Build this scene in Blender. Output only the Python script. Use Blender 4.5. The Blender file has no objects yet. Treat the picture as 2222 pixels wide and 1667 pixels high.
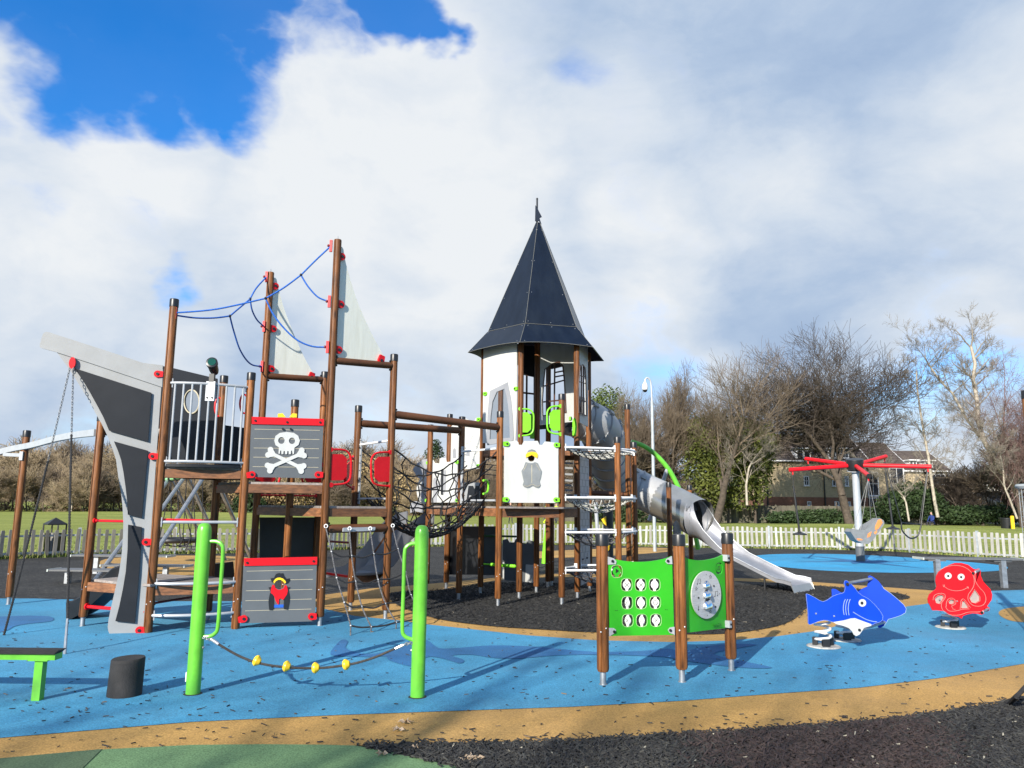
import bpy, bmesh, math, random
import numpy as np
from mathutils import Vector, Matrix
from mathutils.geometry import tessellate_polygon
rnd = random.Random(7)
S = bpy.context.scene
COL = S.collection
R = math.radians
# ------------------------------------------------------------------ camera
FPX, CX, CY, EYE = 1670.0, 1111.0, 833.5, 1.5
TH, PH = R(9.0), R(0.57)
fw = Vector((0, math.cos(TH), math.sin(TH)))
_r0 = Vector((1, 0, 0)); _u0 = Vector((0, -math.sin(TH), math.cos(TH)))
rt = math.cos(PH)*_r0 + math.sin(PH)*_u0
up = -math.sin(PH)*_r0 + math.cos(PH)*_u0
cam = bpy.data.cameras.new('camera'); camo = bpy.data.objects.new('camera', cam); COL.objects.link(camo)
m3 = Matrix((rt, up, -fw)).transposed()
camo.matrix_world = Matrix.Translation((0, 0, EYE)) @ m3.to_4x4()
cam.sensor_width = 36; cam.lens = FPX/2222*36; cam.clip_end = 3000; cam.clip_start = .05
S.camera = camo
S.render.resolution_x, S.render.resolution_y = 1024, 768
# ------------------------------------------------------------------ light
SUN_AZ = Vector((-.459, -.889, 0)).normalized(); SUN_EL = R(25)
sun = bpy.data.lights.new('sun', 'SUN'); suno = bpy.data.objects.new('sun', sun); COL.objects.link(suno)
sun.energy = 4.7; sun.angle = R(.55); sun.color = (1, .93, .82)
sd = SUN_AZ*math.cos(SUN_EL) + Vector((0, 0, math.sin(SUN_EL)))
suno.rotation_euler = (-sd).to_track_quat('-Z', 'Y').to_euler()
W = bpy.data.worlds.new('World'); S.world = W; W.use_nodes = True
S.view_settings.view_transform = 'Standard'; S.view_settings.look = 'None'
S.view_settings.exposure = 0.95; S.view_settings.gamma = 1
def sky():
    nt = W.node_tree; N = nt.nodes; L = nt.links; N.clear()
    out = N.new('ShaderNodeOutputWorld'); bg = N.new('ShaderNodeBackground'); bg.inputs[1].default_value = .1
    L.new(bg.outputs[0], out.inputs[0])
    st = N.new('ShaderNodeTexSky'); st.sky_type = 'NISHITA'; st.sun_disc = False
    st.sun_elevation = SUN_EL; st.sun_rotation = math.atan2(SUN_AZ.x, SUN_AZ.y); st.ozone_density = 3.0; st.dust_density = .4; st.air_density = 1.0
    tc = N.new('ShaderNodeTexCoord')
    def vm(op, a, b=None, out=0):
        n = N.new('ShaderNodeVectorMath'); n.operation = op
        for i, v in enumerate((a, b)):
            if v is None: continue
            if hasattr(v, 'links'): L.new(v, n.inputs[i])
            else: n.inputs[i].default_value = v
        return n.outputs[out]
    def ma(op, a, b=None, c=None, clamp=False):
        n = N.new('ShaderNodeMath'); n.operation = op; n.use_clamp = clamp
        for i, v in enumerate((a, b, c)):
            if v is None: continue
            if hasattr(v, 'links'): L.new(v, n.inputs[i])
            else: n.inputs[i].default_value = v
        return n.outputs[0]
    def noise(vec, sc, det=6, rough=.55, dist=0):
        n = N.new('ShaderNodeTexNoise'); n.inputs['Scale'].default_value = sc; n.inputs['Detail'].default_value = det
        n.inputs['Roughness'].default_value = rough; n.inputs['Distortion'].default_value = dist
        L.new(vec, n.inputs['Vector']); return n.outputs
    def sstep(x, a, b):
        n = N.new('ShaderNodeMapRange'); n.interpolation_type = 'SMOOTHSTEP'
        L.new(x, n.inputs[0]); n.inputs[1].default_value = a; n.inputs[2].default_value = b; return n.outputs[0]
    d = tc.outputs['Generated']
    # stretch clouds horizontally
    dz = vm('MULTIPLY', d, (1, 1, 1.7))
    w = noise(dz, 2.6, 6, .55)
    wv = vm('MULTIPLY', vm('SUBTRACT', w[1], (.5, .5, .5)), (.26, .26, .26))
    dd = vm('ADD', d, wv)
    def blob(px, py, r, soft=.5):
        v = (fw + rt*(px-CX)/FPX - up*(py-CY)/FPX).normalized()
        rr = r/FPX*.85
        n = vm('DISTANCE', dd, tuple(v), out=1)
        return ma('MULTIPLY', ma('SUBTRACT', 1.0, ma('DIVIDE', n, rr*1.35), clamp=True), 1.6, clamp=True)
    def blobs(lst):
        a = None
        for b in lst:
            o = blob(*b[:3])
            if len(b) > 3: o = ma('MULTIPLY', o, b[3])
            a = o if a is None else ma('MAXIMUM', a, o)
        return a
    holes = blobs([(120, 20, 130), (250, 30, 170), (380, 60, 170), (500, 40, 120), (330, 150, 150), (230, 190, 120), (440, 190, 130), (540, 150, 90), (480, 250, 90), (350, 250, 90, .9), (150, 110, 110), (600, 30, 70, .7), (560, 90, 60), (60, 20, 110, .9), (20, 60, 70, .6), (130, 240, 80, .8), (60, 10, 90, .9), (250, 265, 60, .7), (560, 250, 50, .7), (20, 260, 50, .4),
                   (800, 20, 80, .8), (850, 60, 80), (900, 95, 70), (960, 115, 65), (1015, 130, 50, .9), (850, 0, 70), (920, 30, 60, .6), (740, 10, 60, .5), (330, 520, 55, .6), (400, 575, 70, .75), (440, 590, 50, .5), (210, 475, 60, .35),
                   (60, 475, 80, .45), (1290, 195, 70, .32), (1320, 222, 30, .45), (680, 40, 110, .5), (740, 70, 90, .42), (640, 120, 70, .4), (1420, 840, 120, .35), (2080, 850, 120, .35), (1950, 900, 120, .3), (240, 885, 80, .2)])
    wisp = noise(vm('MULTIPLY', vm('ADD', dd, (3, 1, 2)), (1, 1, 1.3)), 4.5, 7, .62, .6)[0]
    fineN = noise(dz, 8, 9, .62, .5)[0]
    cover = sstep(ma('ADD', holes, ma('ADD', ma('MULTIPLY', ma('SUBTRACT', fineN, .5), .5), ma('MULTIPLY', ma('SUBTRACT', wisp, .5), 1.05))), .06, .78)   # 1 = blue sky
    cover = ma('MULTIPLY', cover, .94)
    away = noise(dz, 1.6, 4, .5)[0]
    front = ma('MULTIPLY', sstep(ma('MULTIPLY', N_sep(N, L, d)[1], 1.0), .35, .6), 1.0)
    out_hole = ma('MULTIPLY', sstep(away, .44, .56), ma('SUBTRACT', 1.0, front))
    clear = ma('MAXIMUM', cover, out_hole)
    # cloud brightness: white tops, blue grey bases
    big = noise(vm('MULTIPLY', d, (1, 1, 2.6)), 2.6, 7, .55, .3)[0]
    bright = blobs([(760, 200, 260), (950, 260, 300), (680, 420, 300), (900, 520, 320), (1080, 420, 260), (300, 340, 200, .8), (140, 620, 230, .8), (300, 720, 200, .7),
                    (1150, 640, 240, .7), (1420, 580, 240, .7), (1700, 500, 200, .6), (2150, 330, 220, .75), (2050, 700, 200, .8), (950, 880, 250, .7), (60, 180, 120, .8), (1500, 690, 200, .6), (1330, 300, 200, .6), (850, 700, 200, .6)])
    dark = blobs([(1700, 640, 260, .7), (1550, 120, 320, .55), (1850, 200, 300, .6), (1950, 330, 200, .5), (500, 400, 150, .35), (620, 600, 150, .4), (300, 930, 200, .6), (200, 800, 160, .5),
                  (1300, 60, 220, .5), (870, 620, 120, .3), (1180, 880, 250, .4), (1250, 620, 150, .4), (860, 850, 180, .55), (640, 780, 160, .4), (1850, 660, 220, .5)])
    g = ma('ADD', ma('MULTIPLY', sstep(big, .3, .7), .34), ma('ADD', ma('MULTIPLY', bright, .50), ma('ADD', ma('MULTIPLY', dark, -.46), .38)))
    g = ma('ADD', g, ma('ADD', ma('MULTIPLY', ma('SUBTRACT', wisp, .5), .55), ma('MULTIPLY', ma('SUBTRACT', fineN, .5), .42)), clamp=True)
    cr = N.new('ShaderNodeValToRGB'); L.new(g, cr.inputs[0]); e = cr.color_ramp.elements
    K = 1.0
    e[0].position = 0; e[0].color = (.34, .48, .72, 1)
    e[1].position = 1; e[1].color = (.93, .965, 1.0, 1)
    x = e.new(.35); x.color = (.49, .62, .82, 1); x = e.new(.65); x.color = (.71, .80, .92, 1)
    cc = N.new('ShaderNodeMix'); cc.data_type = 'RGBA'; cc.blend_type = 'MULTIPLY'; cc.inputs[0].default_value = 1
    L.new(cr.outputs[0], cc.inputs[6]); cc.inputs[7].default_value = (CLOUD, CLOUD, CLOUD, 1)
    # saturated blue sky from the sky texture
    hs = N.new('ShaderNodeHueSaturation'); hs.inputs['Saturation'].default_value = 1.45; hs.inputs['Value'].default_value = BLUE
    L.new(st.outputs[0], hs.inputs['Color'])
    mx = N.new('ShaderNodeMix'); mx.data_type = 'RGBA'
    tn = N.new('ShaderNodeMix'); tn.data_type = 'RGBA'; tn.blend_type = 'MULTIPLY'; tn.inputs[0].default_value = 1; L.new(hs.outputs[0], tn.inputs[6]); tn.inputs[7].default_value = (.85, .97, 1.16, 1)
    L.new(clear, mx.inputs[0]); L.new(cc.outputs[2], mx.inputs[6]); L.new(tn.outputs[2], mx.inputs[7])
    L.new(mx.outputs[2], bg.inputs[0])
def N_sep(N, L, d):
    s = N.new('ShaderNodeSeparateXYZ'); L.new(d, s.inputs[0]); return s.outputs
CLOUD, BLUE = 4.75, 1.1
sky()
# ------------------------------------------------------------------ sight lines (photo column/row -> a point on a real plane)
def ray(px, py): return fw + rt*((px-CX)/FPX) - up*((py-CY)/FPX)
def G(px, py, z=0.0):
    d = ray(px, py); t = (z-EYE)/d.z; return Vector((d.x*t, d.y*t, z))
def P(px, py, Y):
    d = ray(px, py); t = Y/d.y; return Vector((d.x*t, Y, d.z*t+EYE))
def hit(px, py, p0, n):
    d = ray(px, py); o = Vector((0, 0, EYE)); return o + d*((Vector(p0)-o).dot(n)/d.dot(n))
class Plane:                       # vertical plane through two ground points; normal faces the camera side
    def __init__(s, A, B, off=0.0):
        s.A = Vector((A[0], A[1], 0)); s.B = Vector((B[0], B[1], 0)); s.d = (s.B-s.A).normalized()
        s.n = Vector((s.d.y, -s.d.x, 0));
        if s.n.dot(s.A) > 0: s.n = -s.n
        s.off = off
    def __call__(s, px, py): return hit(px, py, s.A + s.n*s.off, s.n)
    def o(s, off): return Plane(s.A, s.B, off)
REG = dict(F=(0, 0, 1.005), A1=(0,600,.3014),A2=(0,1000,.3014),A3=(500,480,.2411),A4=(500,840,.3374),B1=(980,420,.3376),B2=(740,840,.3014),B3=(1050,840,.3014),B4=(1270,840,.3013),D1=(1260,1130,.2411),D2=(1700,1180,.236),C3=(1640,940,.2631),C4=(1340,680,.2893),C5=(1760,680,.2893),E1=(0,1360,.3345),E2=(740,1360,.3345),E3=(1480,1360,.3354),E4=(380,1120,.2532),F1=(890,880,.1808),F2=(340,1000,.1326),F3=(700,1130,.1085),F4=(340,770,.1748),F5=(1090,1080,.1326),F7=(1660,1180,.2541),F8=(0,1240,.1929),F6=(900,1150,.1944))
def z(r, *pts):
    a, b, s = REG[r]
    q = [(a+x*s, b+y*s) for x, y in pts]
    return q
def z1(r, x, y): return z(r, (x, y))[0]
# ------------------------------------------------------------------ materials
MATS = {}
def mat(name, col, rough=.6, metal=0., var=.12, scale=8., stretch=(1, 1, 1), bump=0., bscale=60., dirt=None, dirt_amt=.0, spec=.5, fine=0., coat=0., vary=0., knots=False):
    if name in MATS: return MATS[name]
    m = bpy.data.materials.new(name); m.use_nodes = True; nt = m.node_tree; N = nt.nodes; L = nt.links
    b = N['Principled BSDF']; b.inputs['Roughness'].default_value = rough; b.inputs['Metallic'].default_value = metal
    b.inputs['Specular IOR Level'].default_value = spec; b.inputs['Coat Weight'].default_value = coat
    tc = N.new('ShaderNodeTexCoord'); mp = N.new('ShaderNodeMapping'); mp.inputs['Scale'].default_value = stretch
    L.new(tc.outputs['Object'], mp.inputs[0])
    n = N.new('ShaderNodeTexNoise'); n.inputs['Scale'].default_value = scale; n.inputs['Detail'].default_value = 6; n.inputs['Roughness'].default_value = .6
    L.new(mp.outputs[0], n.inputs['Vector'])
    r = N.new('ShaderNodeValToRGB'); L.new(n.outputs[0], r.inputs[0])
    c = Vector(col); lo = c*(1-var*1.6); hi = c*(1+var*1.2)
    r.color_ramp.elements[0].position = .3; r.color_ramp.elements[0].color = (*lo, 1)
    r.color_ramp.elements[1].position = .72; r.color_ramp.elements[1].color = (*[min(x, .95) for x in hi], 1)
    outc = r.outputs[0]
    if fine:
        n2 = N.new('ShaderNodeTexNoise'); n2.inputs['Scale'].default_value = bscale; n2.inputs['Detail'].default_value = 3
        L.new(tc.outputs['Object'], n2.inputs['Vector'])
        mr = N.new('ShaderNodeMapRange'); L.new(n2.outputs[0], mr.inputs[0]); mr.inputs[1].default_value = .3; mr.inputs[2].default_value = .7
        mr.inputs[3].default_value = 1-fine; mr.inputs[4].default_value = 1+fine
        mm = N.new('ShaderNodeMix'); mm.data_type = 'RGBA'; mm.blend_type = 'MULTIPLY'; mm.inputs[0].default_value = 1
        L.new(outc, mm.inputs[6]); L.new(mr.outputs[0], mm.inputs[7]); outc = mm.outputs[2]
    if dirt:
        n3 = N.new('ShaderNodeTexNoise'); n3.inputs['Scale'].default_value = scale*.45; n3.inputs['Detail'].default_value = 8; n3.inputs['Roughness'].default_value = .7
        L.new(mp.outputs[0], n3.inputs['Vector'])
        mr = N.new('ShaderNodeMapRange'); L.new(n3.outputs[0], mr.inputs[0]); mr.inputs[1].default_value = .48; mr.inputs[2].default_value = .72; mr.inputs[4].default_value = dirt_amt
        mm = N.new('ShaderNodeMix'); mm.data_type = 'RGBA'; L.new(mr.outputs[0], mm.inputs[0]); L.new(outc, mm.inputs[6]); mm.inputs[7].default_value = (*dirt, 1); outc = mm.outputs[2]
    if knots:
        mp2 = N.new('ShaderNodeMapping'); mp2.inputs['Scale'].default_value = (9, 9, 2.6); L.new(tc.outputs['Object'], mp2.inputs[0]); vo = N.new('ShaderNodeTexVoronoi'); vo.inputs['Scale'].default_value = 1.; L.new(mp2.outputs[0], vo.inputs['Vector'])
        mr = N.new('ShaderNodeMapRange'); L.new(vo.outputs['Distance'], mr.inputs[0]); mr.inputs[1].default_value = .10; mr.inputs[2].default_value = .22; mr.inputs[3].default_value = .35; mr.inputs[4].default_value = 1.
        mm = N.new('ShaderNodeMix'); mm.data_type = 'RGBA'; mm.blend_type = 'MULTIPLY'; mm.inputs[0].default_value = 1; L.new(outc, mm.inputs[6]); L.new(mr.outputs[0], mm.inputs[7]); outc = mm.outputs[2]
    if vary:
        oi = N.new('ShaderNodeObjectInfo'); mr = N.new('ShaderNodeMapRange'); L.new(oi.outputs['Random'], mr.inputs[0]); mr.inputs[3].default_value = 1-vary; mr.inputs[4].default_value = 1+vary*.7
        mm = N.new('ShaderNodeMix'); mm.data_type = 'RGBA'; mm.blend_type = 'MULTIPLY'; mm.inputs[0].default_value = 1; L.new(outc, mm.inputs[6]); L.new(mr.outputs[0], mm.inputs[7]); outc = mm.outputs[2]
    L.new(outc, b.inputs['Base Color'])
    if bump:
        nb = N.new('ShaderNodeTexNoise'); nb.inputs['Scale'].default_value = bscale; nb.inputs['Detail'].default_value = 4
        L.new(mp.outputs[0], nb.inputs['Vector'])
        bp = N.new('ShaderNodeBump'); bp.inputs['Strength'].default_value = min(1, bump); bp.inputs['Distance'].default_value = .01*max(1, bump)
        L.new(nb.outputs[0], bp.inputs['Height']); L.new(bp.outputs[0], b.inputs['Normal'])
    MATS[name] = m; return m
WOOD = mat('stained_pine', (.19, .070, .018), .55, 0, .42, 6, (7, 7, .55), .25, 30, dirt=(.05, .02, .009), dirt_amt=.65, spec=.35, vary=.3, knots=True)
LOGW = mat('dark_log', (.105, .042, .017), .5, 0, .25, 2.2, bump=.15, bscale=25, dirt=(.06, .025, .012), dirt_amt=.5, spec=.35)
WOODD = mat('brown_board', (.19, .078, .030), .55, 0, .35, 5, (2, 2, 8), .2, 30, dirt=(.05, .03, .02), dirt_amt=.5, vary=.2)
WOODG = mat('grey_plank', (.26, .23, .21), .75, 0, .22, 8, (1.5, 6, 3), .3, 40, dirt=(.1, .085, .075), dirt_amt=.5, vary=.25)
BLACK = mat('black_plastic', (.012, .013, .015), .38, 0, .2, 5)
RUBBER = mat('black_rubber', (.014, .014, .015), .8, 0, .3, 9, bump=.5, bscale=120, dirt=(.05, .045, .04), dirt_amt=.35)
STEEL = mat('galvanised_steel', (.36, .38, .40), .45, .75, .18, 14, dirt=(.3, .3, .3), dirt_amt=.4)
RAIL = mat('light_grey_coated_steel', (.36, .38, .40), .35, .15, .06, 10)
WHITES = mat('white_coated_steel', (.66, .67, .67), .4, .05, .06, 10)
GREYP = mat('light_grey_board', (.25, .26, .265), .45, 0, .05, 4, dirt=(.20, .20, .185), dirt_amt=.4)
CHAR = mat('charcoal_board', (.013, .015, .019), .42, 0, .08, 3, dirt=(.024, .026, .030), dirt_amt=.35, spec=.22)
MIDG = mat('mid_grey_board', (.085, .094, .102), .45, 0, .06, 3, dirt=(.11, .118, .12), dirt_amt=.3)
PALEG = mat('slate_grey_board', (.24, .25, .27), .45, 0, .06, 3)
WHITE = mat('white_board', (.46, .47, .455), .38, 0, .04, 3, (3, 3, .5), dirt=(.36, .365, .33), dirt_amt=.5)
SAILM = mat('sail_board', (.66, .67, .60), .5, 0, .05, 4, (4, 4, .5), dirt=(.48, .46, .34), dirt_amt=.4)
CREAM = mat('cream_core', (.42, .38, .27), .6, 0, .1, 6)
RED = mat('red_plastic', (.55, .006, .012), .4, 0, .06, 5, spec=.3)
YEL = mat('yellow_plastic', (.85, .55, .02), .35, 0, .08, 5, dirt=(.3, .2, .05), dirt_amt=.3)
LIME = mat('lime_green_plastic', (.17, .55, .02), .4, 0, .06, 5, spec=.3)
GPAINT = mat('green_painted_steel', (.115, .44, .035), .33, 0, .10, 6, coat=.15, dirt=(.06, .17, .03), dirt_amt=.55)
GPANEL = mat('green_board', (.022, .34, .008), .45, 0, .10, 2.5, dirt=(.06, .30, .03), dirt_amt=.4)
BLUEP = mat('blue_board', (.002, .042, .42), .5, 0, .06, 3, spec=.15)
BLUER = mat('blue_rope', (.012, .12, .50), .7, 0, .3, 60, bump=.6, bscale=300)
ROPE = mat('black_rope', (.018, .018, .02), .8, 0, .4, 60, bump=.8, bscale=400)
ROPEG = mat('grey_flecked_rope', (.10, .10, .105), .75, 0, .8, 70, bump=.8, bscale=300)
ROPEW = mat('white_flecked_rope', (.42, .42, .38), .75, 0, .9, 45, bump=.8, bscale=300)
SLIDEM = mat('tube_grey_plastic', (.33, .335, .34), .36, 0, .10, 2, coat=.1, dirt=(.25, .25, .25), dirt_amt=.4)
STAIN = mat('stainless_steel', (.48, .48, .46), .30, .85, .10, 4, dirt=(.38, .38, .37), dirt_amt=.5)
STAINL = mat('brushed_chute_steel', (.33, .34, .37), .42, .6, .08, 5, dirt=(.5, .5, .5), dirt_amt=.4)
DARKW = mat('dark_brown_grid', (.07, .03, .018), .5)
NAVY = mat('dark_slate_roof_board', (.006, .010, .019), .30, 0, .15, 2, (3, 3, .5), spec=.35, dirt=(.016, .022, .03), dirt_amt=.5)
FLAGM = mat('dark_flag_board', (.010, .016, .030), .7, 0, .1, 2, spec=.1)
GLASS = None
def glassmat():
    m = bpy.data.materials.new('clear_plastic_pane'); m.use_nodes = True; b = m.node_tree.nodes['Principled BSDF']
    b.inputs['Base Color'].default_value = (.03, .04, .045, 1); b.inputs['Roughness'].default_value = .05; b.inputs['Transmission Weight'].default_value = .0
    b.inputs['Alpha'].default_value = .22; b.inputs['Specular IOR Level'].default_value = .8; return m
GLASS = glassmat()
# ------------------------------------------------------------------ mesh collector
class MB:
    def __init__(s): s.v = []; s.f = []
    def add(s, vs, fs):
        o = len(s.v); s.v += [tuple(p) for p in vs]; s.f += [tuple(i+o for i in f) for f in fs]; return s
    def box(s, c, sx, sy, sz, ax=None):
        c = Vector(c); X, Y, Z = ax or (Vector((1, 0, 0)), Vector((0, 1, 0)), Vector((0, 0, 1)))
        vs = [c + X*(sx/2*i) + Y*(sy/2*j) + Z*(sz/2*k) for i in (-1, 1) for j in (-1, 1) for k in (-1, 1)]
        return s.add(vs, [(0, 1, 3, 2), (4, 6, 7, 5), (0, 4, 5, 1), (2, 3, 7, 6), (0, 2, 6, 4), (1, 5, 7, 3)])
    def beam(s, a, b, w, h, upv=Vector((0, 0, 1))):      # rectangular bar from a to b
        a = Vector(a); b = Vector(b); X = (b-a); L = X.length; X.normalize(); Y = upv.cross(X).normalized(); Z = X.cross(Y)
        return s.box((a+b)/2, L, w, h, (X, Y, Z))
    def tube(s, pts, r, n=8, closed=False, caps=True):
        pts = [Vector(p) for p in pts]; k = len(pts); rs = r if isinstance(r, (list, tuple)) else [r]*k
        vs = []; prev = None
        for i, p in enumerate(pts):
            if closed: t = pts[(i+1) % k]-pts[i-1]
            else: t = pts[min(i+1, k-1)]-pts[max(i-1, 0)]
            t.normalize()
            if prev is None:
                a = Vector((0, 0, 1)) if abs(t.z) < .9 else Vector((1, 0, 0)); u = t.cross(a).normalized()
            else: u = (prev - t*prev.dot(t)).normalized()
            prev = u; w = t.cross(u)
            for j in range(n):
                a = 2*math.pi*j/n; vs.append(p + (u*math.cos(a)+w*math.sin(a))*rs[i])
        fs = []
        for i in range(k if closed else k-1):
            for j in range(n):
                a = i*n+j; b = i*n+(j+1) % n; i2 = (i+1) % k
                fs.append((a, b, i2*n+(j+1) % n, i2*n+j))
        if caps and not closed: fs += [tuple(range(n))[::-1], tuple(range((k-1)*n, k*n))]
        return s.add(vs, fs)
    def cyl(s, a, b, r, n=14, r2=None): return s.tube([a, b], [r, r if r2 is None else r2], n)
    def disc(s, c, nrm, r, t, n=18):
        nrm = Vector(nrm).normalized(); c = Vector(c); return s.tube([c-nrm*t/2, c+nrm*t/2], r, n)
    def lathe(s, base, prof, n=16, axis=Vector((0, 0, 1))):
        base = Vector(base); axis = axis.normalized(); a0 = Vector((1, 0, 0)) if abs(axis.x) < .9 else Vector((0, 1, 0)); u = axis.cross(a0).normalized(); w = axis.cross(u)
        vs = []; k = len(prof)
        for r, h in prof:
            for j in range(n):
                a = 2*math.pi*j/n; vs.append(base + axis*h + (u*math.cos(a)+w*math.sin(a))*max(r, 1e-4))
        fs = [(i*n+j, i*n+(j+1) % n, (i+1)*n+(j+1) % n, (i+1)*n+j) for i in range(k-1) for j in range(n)]
        fs += [tuple(range(n))[::-1], tuple(range((k-1)*n, k*n))]
        return s.add(vs, fs)
    def sphere(s, c, r, n=10): return s.lathe(Vector(c)-Vector((0, 0, r)), [(r*math.sin(math.pi*i/6), r-r*math.cos(math.pi*i/6)) for i in range(7)], n)
    def plate(s, outline, n, t, holes=()):             # planar outline (3d), front face at outline, depth t behind (against n)
        n = Vector(n).normalized(); loops = [[Vector(p) for p in outline]] + [[Vector(p) for p in h] for h in holes]
        tri = tessellate_polygon(loops); allp = [p for l in loops for p in l]; m = len(allp)
        vs = allp + [p - n*t for p in allp]; fs = []
        for a, b, c in tri:
            if (allp[b]-allp[a]).cross(allp[c]-allp[a]).dot(n) < 0: a, b, c = a, c, b
            fs += [(a, b, c), (a+m, c+m, b+m)]
        o = 0
        for l in loops:
            k = len(l)
            for i in range(k): fs.append((o+i, o+i+m, o+(i+1) % k+m, o+(i+1) % k))
            o += k
        return s.add(vs, fs)
def me_from(mb, name, base, m, smooth=True, ang=35):
    me = bpy.data.meshes.new(name); b = Vector(base)
    me.from_pydata([(p[0]-b.x, p[1]-b.y, p[2]-b.z) for p in mb.v], [], mb.f)
    bm = bmesh.new(); bm.from_mesh(me); bmesh.ops.recalc_face_normals(bm, faces=bm.faces); bm.to_mesh(me); bm.free()
    if smooth:
        me.polygons.foreach_set('use_smooth', [True]*len(me.polygons)); me.set_sharp_from_angle(angle=R(ang))
    me.materials.append(m); return me
def root_base(o):
    while o.parent: o = o.parent
    return o.location
def thing(name, label, cat, base, group=None):
    o = bpy.data.objects.new(name, None); COL.objects.link(o); o.location = base; o.empty_display_size = .1
    o['label'] = label; o['category'] = cat
    if group: o['group'] = group
    return o
def part(parent, name, mb, m, label=None, kind=None, smooth=True):
    o = bpy.data.objects.new(name, me_from(mb, name, root_base(parent), m, smooth)); COL.objects.link(o); o.parent = parent
    if label: o['label'] = label
    if kind: o['kind'] = kind
    return o
def solo(name, mb, m, label, cat, base, group=None, smooth=True):
    o = bpy.data.objects.new(name, me_from(mb, name, base, m, smooth)); COL.objects.link(o); o.location = base
    o['label'] = label; o['category'] = cat
    if group: o['group'] = group
    return o
def struct(name, mb, m, kind='structure', smooth=False):
    o = bpy.data.objects.new(name, me_from(mb, name, (0, 0, 0), m, smooth)); COL.objects.link(o); o['kind'] = kind; return o
def copy_tree(o, parent=None, loc=None, rz=None, label=None, scale=None):
    c = o.copy(); COL.objects.link(c)
    if parent: c.parent = parent
    if loc is not None: c.location = loc
    if rz is not None: c.rotation_euler = (0, 0, rz)
    if scale: c.scale = scale
    if label: c['label'] = label
    for ch in o.children: copy_tree(ch, c)
    return c
def smooth_pts(pts, sub=4, closed=True):
    n = len(pts); out = []
    rng = range(n) if closed else range(n-1)
    for i in rng:
        g = lambda k: pts[k % n] if closed else pts[max(0, min(n-1, k))]
        p0, p1, p2, p3 = map(Vector, (g(i-1), g(i), g(i+1), g(i+2)))
        for k in range(sub):
            t = k/sub
            out.append(.5*((2*p1)+(p2-p0)*t+(2*p0-5*p1+4*p2-p3)*t*t+(3*p1-p0-3*p2+p3)*t**3))
    if not closed: out.append(Vector(pts[-1]))
    return out
def circ2(cx, cy, rx, ry=None, n=18, a0=0):
    ry = ry or rx; return [(cx+rx*math.cos(a0+2*math.pi*i/n), cy+ry*math.sin(a0+2*math.pi*i/n)) for i in range(n)]
def onp(pl, pts): return [pl(*p) for p in pts]
def plate_px(parent, name, pl, pts, t, m, holes=(), label=None, sub=0):
    if sub: pts = [tuple(p) for p in smooth_pts([Vector((*p, 0)) for p in pts], sub)]; pts = [(p[0], p[1]) for p in pts]
    mb = MB(); mb.plate(onp(pl, pts), pl.n, t, [onp(pl, h) for h in holes])
    return part(parent, name, mb, m, label, smooth=False)
# ------------------------------------------------------------------ ground
def ground_poly(name, pts, zz, m, sub=4, smooth_=True, extra=None):
    p = [Vector((v[0], v[1], 0)) for v in pts]
    if smooth_: p = smooth_pts(p, sub)
    p = [Vector((v.x, v.y, zz)) for v in p]
    tri = tessellate_polygon([p]); mb = MB(); mb.add(p, [t for t in tri])
    o = struct(name, mb, m)
    return o
def epdm(name, col, var=.18, fine=.35):
    m = mat(name, col, .85, 0, var, .7, (1, 1, 1), .0, 90, dirt=tuple(c*.5+.06 for c in col), dirt_amt=.45, spec=.25, fine=fine)
    nt = m.node_tree; N = nt.nodes; L = nt.links; b = N['Principled BSDF']
    tc = [n for n in N if n.type == 'TEX_COORD'][0]
    src = b.inputs['Base Color'].links[0].from_socket
    for sc_, dt, lo, hi, a0, a1, rg_ in ((.33, 6, .35, .7, .88, 1.22, .6), (13, 9, .60, .67, 1., .72, .75), (2.2, 9, .56, .70, 1., .82, .7)):
        q = N.new('ShaderNodeTexNoise'); q.inputs['Scale'].default_value = sc_; q.inputs['Detail'].default_value = dt; q.inputs['Roughness'].default_value = rg_; L.new(tc.outputs['Object'], q.inputs['Vector'])
        mr = N.new('ShaderNodeMapRange'); L.new(q.outputs[0], mr.inputs[0]); mr.inputs[1].default_value = lo; mr.inputs[2].default_value = hi; mr.inputs[3].default_value = a0; mr.inputs[4].default_value = a1
        mm = N.new('ShaderNodeMix'); mm.data_type = 'RGBA'; mm.blend_type = 'MULTIPLY'; mm.inputs[0].default_value = 1; L.new(src, mm.inputs[6]); L.new(mr.outputs[0], mm.inputs[7]); src = mm.outputs[2]
    L.new(src, b.inputs['Base Color'])
    nb = N.new('ShaderNodeTexNoise'); nb.inputs['Scale'].default_value = 160; nb.inputs['Detail'].default_value = 3
    L.new(tc.outputs['Object'], nb.inputs['Vector']); bp = N.new('ShaderNodeBump'); bp.inputs['Strength'].default_value = .55; bp.inputs['Distance'].default_value = .006
    L.new(nb.outputs[0], bp.inputs['Height']); L.new(bp.outputs[0], b.inputs['Normal']); return m
M_BLUE = epdm('blue_rubber_surface', (.052, .235, .390), .13)
M_LBLUE = epdm('light_blue_rubber_surface', (.036, .27, .48), .06)
M_DBLUE = epdm('dark_blue_rubber_surface', (.030, .135, .30))
M_SAND = epdm('sand_rubber_surface', (.38, .225, .070), .14)
M_GREEN = epdm('green_rubber_surface', (.12, .215, .10), .10)
M_DGREEN = epdm('dark_green_rubber_surface', (.075, .12, .065), .10)
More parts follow.
